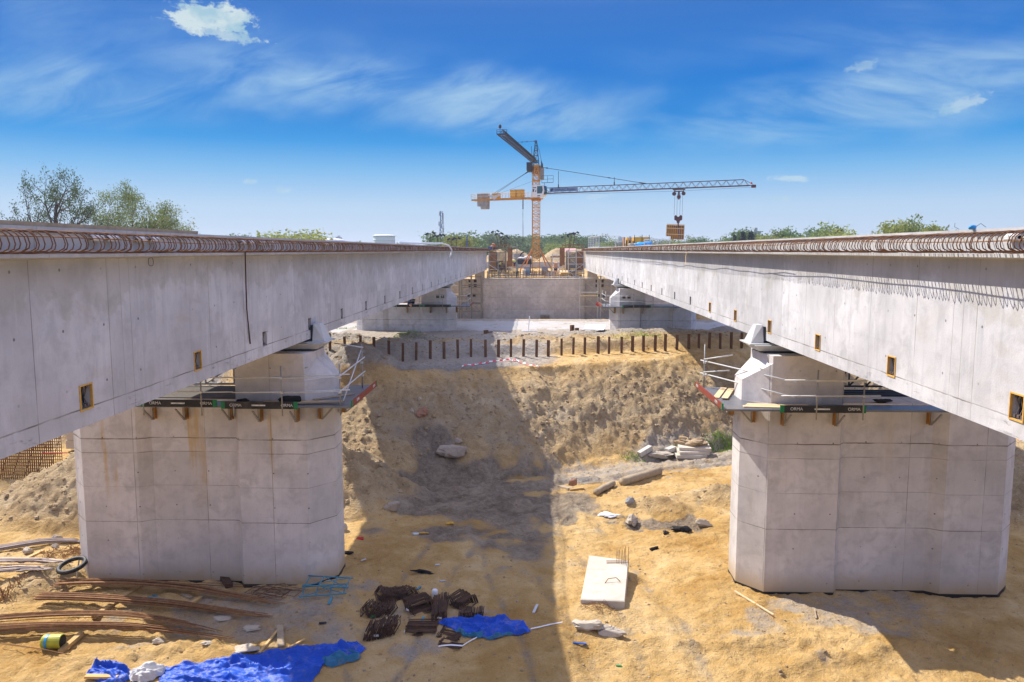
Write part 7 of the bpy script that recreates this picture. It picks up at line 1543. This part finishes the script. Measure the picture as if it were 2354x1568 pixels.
def tree(name, label, height, spread, seed, mat, leaves=6000, lsize=.22, trunk=.35, bare=.25, clump=.55, group=None, crooked=.25, top=1.0, levels=3):
    """tapered trunk, limbs, boughs and twigs; leaves sit in clumps round the twig ends"""
    rg = random.Random(seed); rs = np.random.RandomState(seed); root = thing(name, (0, 0, 0), label, 'tree', group); b = MB(); ends = []
    def limb(p, d, L, r, lv):
        n = 4 if lv else 6; P = [Vector(p)]; d = Vector(d).normalized(); rr = [r]
        for i in range(n):
            d = (d + Vector((rg.gauss(0, crooked), rg.gauss(0, crooked), rg.gauss(.06, crooked * .6))) * .45).normalized(); P.append(P[-1] + d * L / n); rr.append(max(.012, r * (1 - .75 * (i + 1) / n)))
        b.tube(P, rr, 7 if lv == 0 else (5 if lv == 1 else 3), cap=False)
        if lv >= levels: ends.extend((P[-1], P[-2], P[-3])); return
        k = (9, 7, 5, 4)[lv]
        for i in range(k):
            t = (bare + (1 - bare) * (i + rg.random() * .6) / k) if lv == 0 else (.35 + .65 * (i + rg.random() * .5) / k)
            t = min(t, .98); q = t * n; j = min(int(q), n - 1); pt = P[j] + (P[j + 1] - P[j]) * (q - j); a = rg.random() * 6.283 if lv else i * 2.4 + rg.random()
            tang = (P[j + 1] - P[j]).normalized(); out = Vector((math.cos(a), math.sin(a), 0)); out = (out - tang * out.dot(tang)).normalized()
            up = (.55, .7, .6, .5)[lv]; dd = tang * up + out * (1 - up * .4)
            ll = L * ((.62 if lv == 0 else .56) * (1.12 - .62 * t) if lv == 0 else .55 * rg.uniform(.7, 1.15))
            if lv == 0: ll *= spread
            limb(pt, dd, ll, rr[j] * (.6 if lv == 0 else .62), lv + 1)
        ends.append(P[-1])
    limb((0, 0, -.3), (rg.uniform(-.05, .05), 0, 1), height * .80 * top, trunk, 0)
    b.build('trunk', M['bark'], root, smooth=True)
    E = np.array([tuple(e) for e in ends]); E = E[E[:, 2] > height * .12]
    pk = E[rs.randint(0, len(E), leaves)] + clump * np.clip(rs.normal(0, 1, (leaves, 3)), -1.5, 1.5) * np.array([1, 1, .8])
    V, F = leaf_quads(pk, lsize, rs); mesh_np('crown', V, F, mat, root); return root
def fir(name, label, height, seed, group=None):
    rg = random.Random(seed); rs = np.random.RandomState(seed); root = thing(name, (0, 0, 0), label, 'tree', group); b = MB(); b.tube([(0, 0, -.3), (0, 0, height)], [.3, .03], 6); b.build('trunk', M['bark'], root); pts = []
    for k in range(26):
        z = height * (.1 + .88 * k / 26); L = height * .22 * (1 - k / 27) + .2
        for a in range(7):
            t = a * .9 + k * .5 + rg.random() * .4
            for i in range(14): r = L * (i + rg.random()) / 14 * rg.uniform(.75, 1.1); pts.append((r * math.cos(t) + rg.gauss(0, .12), r * math.sin(t) + rg.gauss(0, .12), z - .25 * r + rg.gauss(0, .12)))
    V, F = leaf_quads(np.array(pts), .30, rs); mesh_np('crown', V, F, M['leaf_fir'], root); return root
def put(o, px, Y, top_py, h0, label=None, rz=0.0, wide=1.0):
    """stand a tree of built height h0 at depth Y, scaled so that its top reaches the given picture height"""
    p = at(px, top_py, Y); g = H(p.x, Y); s = (p.z - g) / h0; c = [k for k in kids(o) if k.name.startswith('crown')][0]; v = np.empty(len(c.data.vertices) * 3); c.data.vertices.foreach_get('co', v)
    up = v[2::3] > h0 * .55; m = Vector((float(v[0::3][up].mean()), float(v[1::3][up].mean()), 0)) * s * wide; m.rotate(Matrix.Rotation(rz, 3, 'Z')); o.location = (p.x - m.x, Y, g - .1); o.scale = (s * wide, s * wide, s); o.rotation_euler.z = rz
    if label: o['label'] = label
    return o
def height_of(o):
    c = [k for k in kids(o) if k.name.startswith('crown')][0]; v = np.empty(len(c.data.vertices) * 3); c.data.vertices.foreach_get('co', v); return float(np.percentile(v[2::3], 99.0))
t1 = tree('broadleaf_tree', 'large dark half-bare tree with heavy limbs standing beyond the shaded deck', 22, 1.0, 4, M['leaf_dark'], 9500, .14, .95, .20, .42, levels=3, crooked=.2)
put(t1, 126, 100, 388, height_of(t1), rz=.4, wide=.68)
t2 = tree('broadleaf_tree', 'rounded spring-green tree beside the large dark one beyond the shaded deck', 18, 1.15, 9, M['leaf_green'], 26000, .12, .40, .10, .62, levels=3, crooked=.2)
put(t2, 308, 112, 432, height_of(t2), rz=1.2, wide=.74)
t3 = tree('broadleaf_tree', 'low yellow-green tree at the right edge of the rounded spring-green one', 11, 1.3, 15, M['leaf_yellow'], 7000, .15, .22, .10, .45)
put(t3, 336, 114, 497, height_of(t3), wide=.26)
t4 = tree('bare_sapling', 'thin leaning sapling between the large dark tree and the green one', 10, .9, 22, M['leaf_dark'], 900, .14, .16, .2, .4)
put(t4, 226, 100, 498, height_of(t4))
G = 'trees along the sunlit side beyond the deck'
PR = [tree('broadleaf_tree', 'x', 14, 1.2, 31, M['leaf_mid'], 5200, .34, .35, .10, 1.25, levels=2), tree('broadleaf_tree', 'x', 14, 1.1, 37, M['leaf_green'], 5200, .33, .35, .10, 1.2, levels=2), tree('broadleaf_tree', 'x', 13, 1.35, 43, M['leaf_yellow'], 4600, .33, .3, .08, 1.2, levels=2), tree('birch_tree', 'x', 15, .62, 47, M['leaf_green'], 1500, .30, .22, .12, .6, levels=2)]
FR = fir('fir_tree', 'x', 14, 3)
HT = [height_of(o) for o in PR]; HF = height_of(FR); used = [False] * 5
def stand(kind, px, Y, top, label, rz=0.0, wide=1.0, group=G):
    o = FR if kind == 4 else PR[kind]
    if used[kind]: o = copy_tree(o)
    used[kind] = True; o['group'] = group; return put(o, px, Y * (1.25 if group == G else 1), top + (4 if group == G else 0), HF if kind == 4 else HT[kind], label, rz, wide)
for (k, px, Y, top, l, rz, wd) in ((4, 1689, 205, 537, 'small dark fir farthest from the sunlit end of the tree row', 0, .8), (0, 1712, 215, 527, 'broad mid-green tree behind two dark firs', .5, 1.1), (4, 1708, 200, 529, 'dark fir in front of the broad mid-green tree', 1, 1.0), (4, 1727, 200, 529, 'dark fir, taller of the close pair', 2, 1.1), (1, 1768, 210, 531, 'spring-green tree right of the dark firs', 1, .9), (2, 1792, 205, 541, 'low yellow-green tree under the tall round one', 2, 1.1),
        (1, 1804, 222, 529, 'narrow pale tree just left of the domed one', 3, .8), (0, 1838, 210, 523, 'domed mid-green tree in the middle of the tree row', 2.2, 1.15), (1, 1895, 200, 517, 'tall pale green tree right of the domed one', .2, 1.15), (4, 1932, 196, 523, 'dark tree touching the tall pale green one', 3, 1.25), (2, 1970, 190, 527, 'yellow-green flat-topped tree right of the dark one', 1, 1.2), (3, 2054, 150, 511, 'slender birch near the blue rag', .4, 1.0), (2, 2085, 150, 509, 'yellow-green tree right of the slender birch', .8, .8), (1, 2098, 152, 503, 'tallest green tree of the group beside the birch', 2.8, .75), (2, 2122, 150, 517, 'low yellow-green tree at the edge of the birch group', 2.5, .8), (3, 2145, 152, 517, 'small slender birch at the edge of the birch group', 2, .9), (3, 2172, 150, 519, 'last faint birch before the blue rag', 1.2, .8),
        (1, 1655, 250, 545, 'round green bush-like tree before the firs', 1, 1.1), (0, 1618, 260, 545, 'dim green tree under the hanging formwork panel', .4, 1.1), (1, 1575, 300, 543, 'bright tree left of the dim one under the hanging panel', 1, 1.0), (2, 1500, 240, 545, 'yellow-green tree behind the small mesh barrier', 1, 1.3), (0, 1530, 330, 549, 'dull tree between the towers and the hanging panel', 1, 1.4), (1, 1395, 260, 547, 'green tree behind the grid crate', 1.5, 1.0)):
    stand(k, px, Y, top, l, rz, wd)
G2 = 'trees beyond the shaded deck and the crane'
for (k, px, Y, top, l, rz, wd) in ((2, 671, 230, 532, 'pale yellow-green tree alone beyond the middle of the shaded deck', 0, 1.5), (0, 565, 420, 543, 'faint low tree beyond the shaded deck, left of the lone pale tree', .6, 2.2), (2, 1052, 250, 540, 'brightest yellow-green tree behind the low floodlights', 1, .9), (0, 1032, 280, 537, 'dull tree behind the brightest one at the shaded deck', 2, 1.5), (0, 1070, 320, 547, 'dull tree right of the brightest one at the shaded deck', 3, 1.6), (0, 1140, 420, 538, 'hazy round tree behind the leaning floodlights', .4, 1.6), (0, 1195, 520, 545, 'hazy tree just left of the crane mast', 1.4, 1.8), (0, 1262, 480, 541, 'hazy tree just right of the crane mast', 2, 1.8), (0, 1290, 470, 542, 'hazy broad tree second right of the crane mast', 1, 1.9), (0, 1318, 430, 541, 'hazy tree behind the sunlit deck end lights', .3, 1.6), (1, 1292, 330, 555, 'lighter green tree low behind the pale-roofed house', 2, 1.6), (0, 1345, 400, 543, 'green-grey tree behind the sunlit deck formwork', 2.4, 1.5), (0, 1172, 480, 548, 'hazy low tree between the floodlights and the crane', 3, 1.7), (0, 1232, 560, 546, 'hazy tree directly behind the crane mast', .7, 1.7)):
    stand(k, px, Y, top, l, rz, wd, G2)
# the far wood along the horizon: one mass
rs = np.random.RandomState(77); n = 60000
ang = rs.uniform(-.75, .75, n); dist = rs.uniform(650, 1500, n); x, y = dist * np.sin(ang), dist * np.cos(ang)
hh = 11 + 9 * fbm(ang * 40, dist * .004, 4, 91) + 5 * fbm(ang * 160, dist * .01, 3, 95); z = 3 + hh * np.sqrt(rs.uniform(0, 1, n)) * 1.15 * (dist / 1000) ** .5
V, F = leaf_quads(np.stack([x, y, z], 1), 3.2, rs); o = mesh_np('treeline', V, F, M['leaf_mid'], None); tag(o, 'far wood running along the whole horizon', 'woods', kind='stuff')
# ------------------------------------------------------------------ far structures
def flats(px, Y, wpx, top, label, n=3):
    p = at(px, top, Y); g = 3.0; w = wpx / 1831 * Y; root = thing('apartment_tower', (p.x, Y, g), label, 'apartment block', 'apartment blocks on the horizon'); h = p.z
    b = MB(); b.box((p.x - w / 2, Y, g - 2), (p.x + w / 2, Y + 14, h)); b.build('wall', M['tower_grey'], root)
    r = MB(); r.box((p.x - w * .2, Y + 3, h), (p.x + w * .22, Y + 9, h + 2.6)); r.box((p.x - w / 2 - .3, Y - .3, h - .8), (p.x + w / 2 + .3, Y - .01, h + .5)); r.build('roof', M['tower_grey'], root)
    m = MB(); k = int((h - g) / 3.2)
    for j in range(k):
        for i in range(4): x = p.x - w / 2 + w * (i + .25) / 4; m.box((x, Y - .12, g + 1 + 3.2 * j), (x + w / 8, Y - .02, g + 2.6 + 3.2 * j))
    m.build('window', M['window_dark'], root)
for a in ((1426, 1500, 10, 546, 'hazy apartment block right of the yellow stack, first of three'), (1449, 1500, 11, 546, 'hazy apartment block in the middle of three right of the yellow stack'), (1473, 1520, 11, 546, 'hazy apartment block last of three, closest to the hanging panel'), (1091, 1700, 11, 552, 'faint flat-topped block left of the leaning floodlights'), (1112, 1700, 12, 553, 'faint block just behind the leaning floodlights'), (1176, 1700, 11, 551, 'faint block between the floodlights and the crane, taller'), (1190, 1700, 12, 553, 'faint block closest to the crane mast'), (777, 1400, 10, 545, 'dark small block on the horizon beyond the shaded deck'), (1741, 500, 14, 533, 'blue-grey block behind the dark firs')): flats(*a)
p = at(883, 541, 300); t = thing('storage_tank', (p.x, 300, 3), 'white ribbed round tank rising behind the shaded deck', 'tank'); b = MB(); prof = []
for k in range(9): z = 3 + (p.z - 3.4) * k / 9; prof += [(4.05, z - 3), (4.15, z - 3 + .25), (4.15, z - 3 + .45), (4.05, z - 3 + .7)]
b.lathe((p.x, 300, 3), prof + [(4.05, p.z - 3.4)], 40); b.build('tank_wall', M['white_plastic'], t, smooth=False); b = MB(); b.lathe((p.x, 300, 3), [(4.25, p.z - 3.4), (4.25, p.z - 3.1), (3.6, p.z - 2.85), (1.8, p.z - 2.72), (.1, p.z - 2.7)], 40); b.build('tank_lid', M['white_plastic'], t)
p = at(763, 548, 240); t = thing('domed_shed', (p.x, 240, 3), 'low white domed roof showing over the shaded deck', 'shed'); b = MB(); b.lathe((p.x, 240, 3), [(3.9, 0), (3.9, p.z - 3.7), (3.3, p.z - 3.3), (2.0, p.z - 3.05), (.1, p.z - 3)], 32); b.build('roof', M['white_plastic'], t, smooth=True); b = MB(); b.lathe((p.x, 240, 3), [(4.05, 0), (4.05, p.z - 4.2)], 32); b.build('wall', M['wall_white'], t)
p = at(1014, 485, 330); t = thing('radio_mast', (p.x, 330, 3), 'slim lattice radio mast with antennas beyond the shaded deck', 'radio mast'); b = MB(); hz_ = p.z
def mcr(tt, i): k = 2.2 * (1 - tt) + .45 * tt; return Vector((p.x + k * math.cos(i * 2.094), 330 + k * math.sin(i * 2.094), 3 + (hz_ - 3) * tt))
for i in range(3): b.beam(mcr(0, i), mcr(1, i), .16, .16)
for k in range(16):
    for i in range(3): b.rod(mcr(k / 16, i), mcr((k + 1) / 16, (i + 1) % 3), .06, 4); b.rod(mcr(k / 16, i), mcr(k / 16, (i + 1) % 3), .06, 4)
b.build('lattice', M['blue_paint'], t); b = MB(); rg = random.Random(5)
for k in range(13): tt = .58 + .4 * rg.random(); a = rg.random() * 6.28; c = mcr(tt, 0) * 0 + Vector((p.x + .95 * math.cos(a), 330 + .95 * math.sin(a), 3 + (hz_ - 3) * tt)); b.cbox(c, (.4, .25, 1.7))
for k in range(3): b.lathe((p.x - 1.0 + .9 * k, 329, 3 + (hz_ - 3) * (.60 + .06 * k)), [(.1, 0), (.6, .1), (.6, .4), (.1, .5)], 10)
b.build('antennas', M['galv'], t)

# ------------------------------------------------------------------ the dusty air
b = MB(); b.box((-2600, -120, -6), (2600, 2400, CZ + 29)); hz = b.build('haze', None); hz['kind'] = 'stuff'; hz['label'] = 'pale dusty air over the whole site'
m = bpy.data.materials.new('haze_air'); m.use_nodes = True; nt = m.node_tree; nt.nodes.clear()
v = nd(nt, 'ShaderNodeVolumePrincipled', {'Color': (0.78, 0.86, 0.97, 1), 'Density': 0.00025, 'Anisotropy': 0.2}); nt.links.new(v.outputs[0], nd(nt, 'ShaderNodeOutputMaterial').inputs['Volume'])
hz.data.materials.clear(); hz.data.materials.append(m)
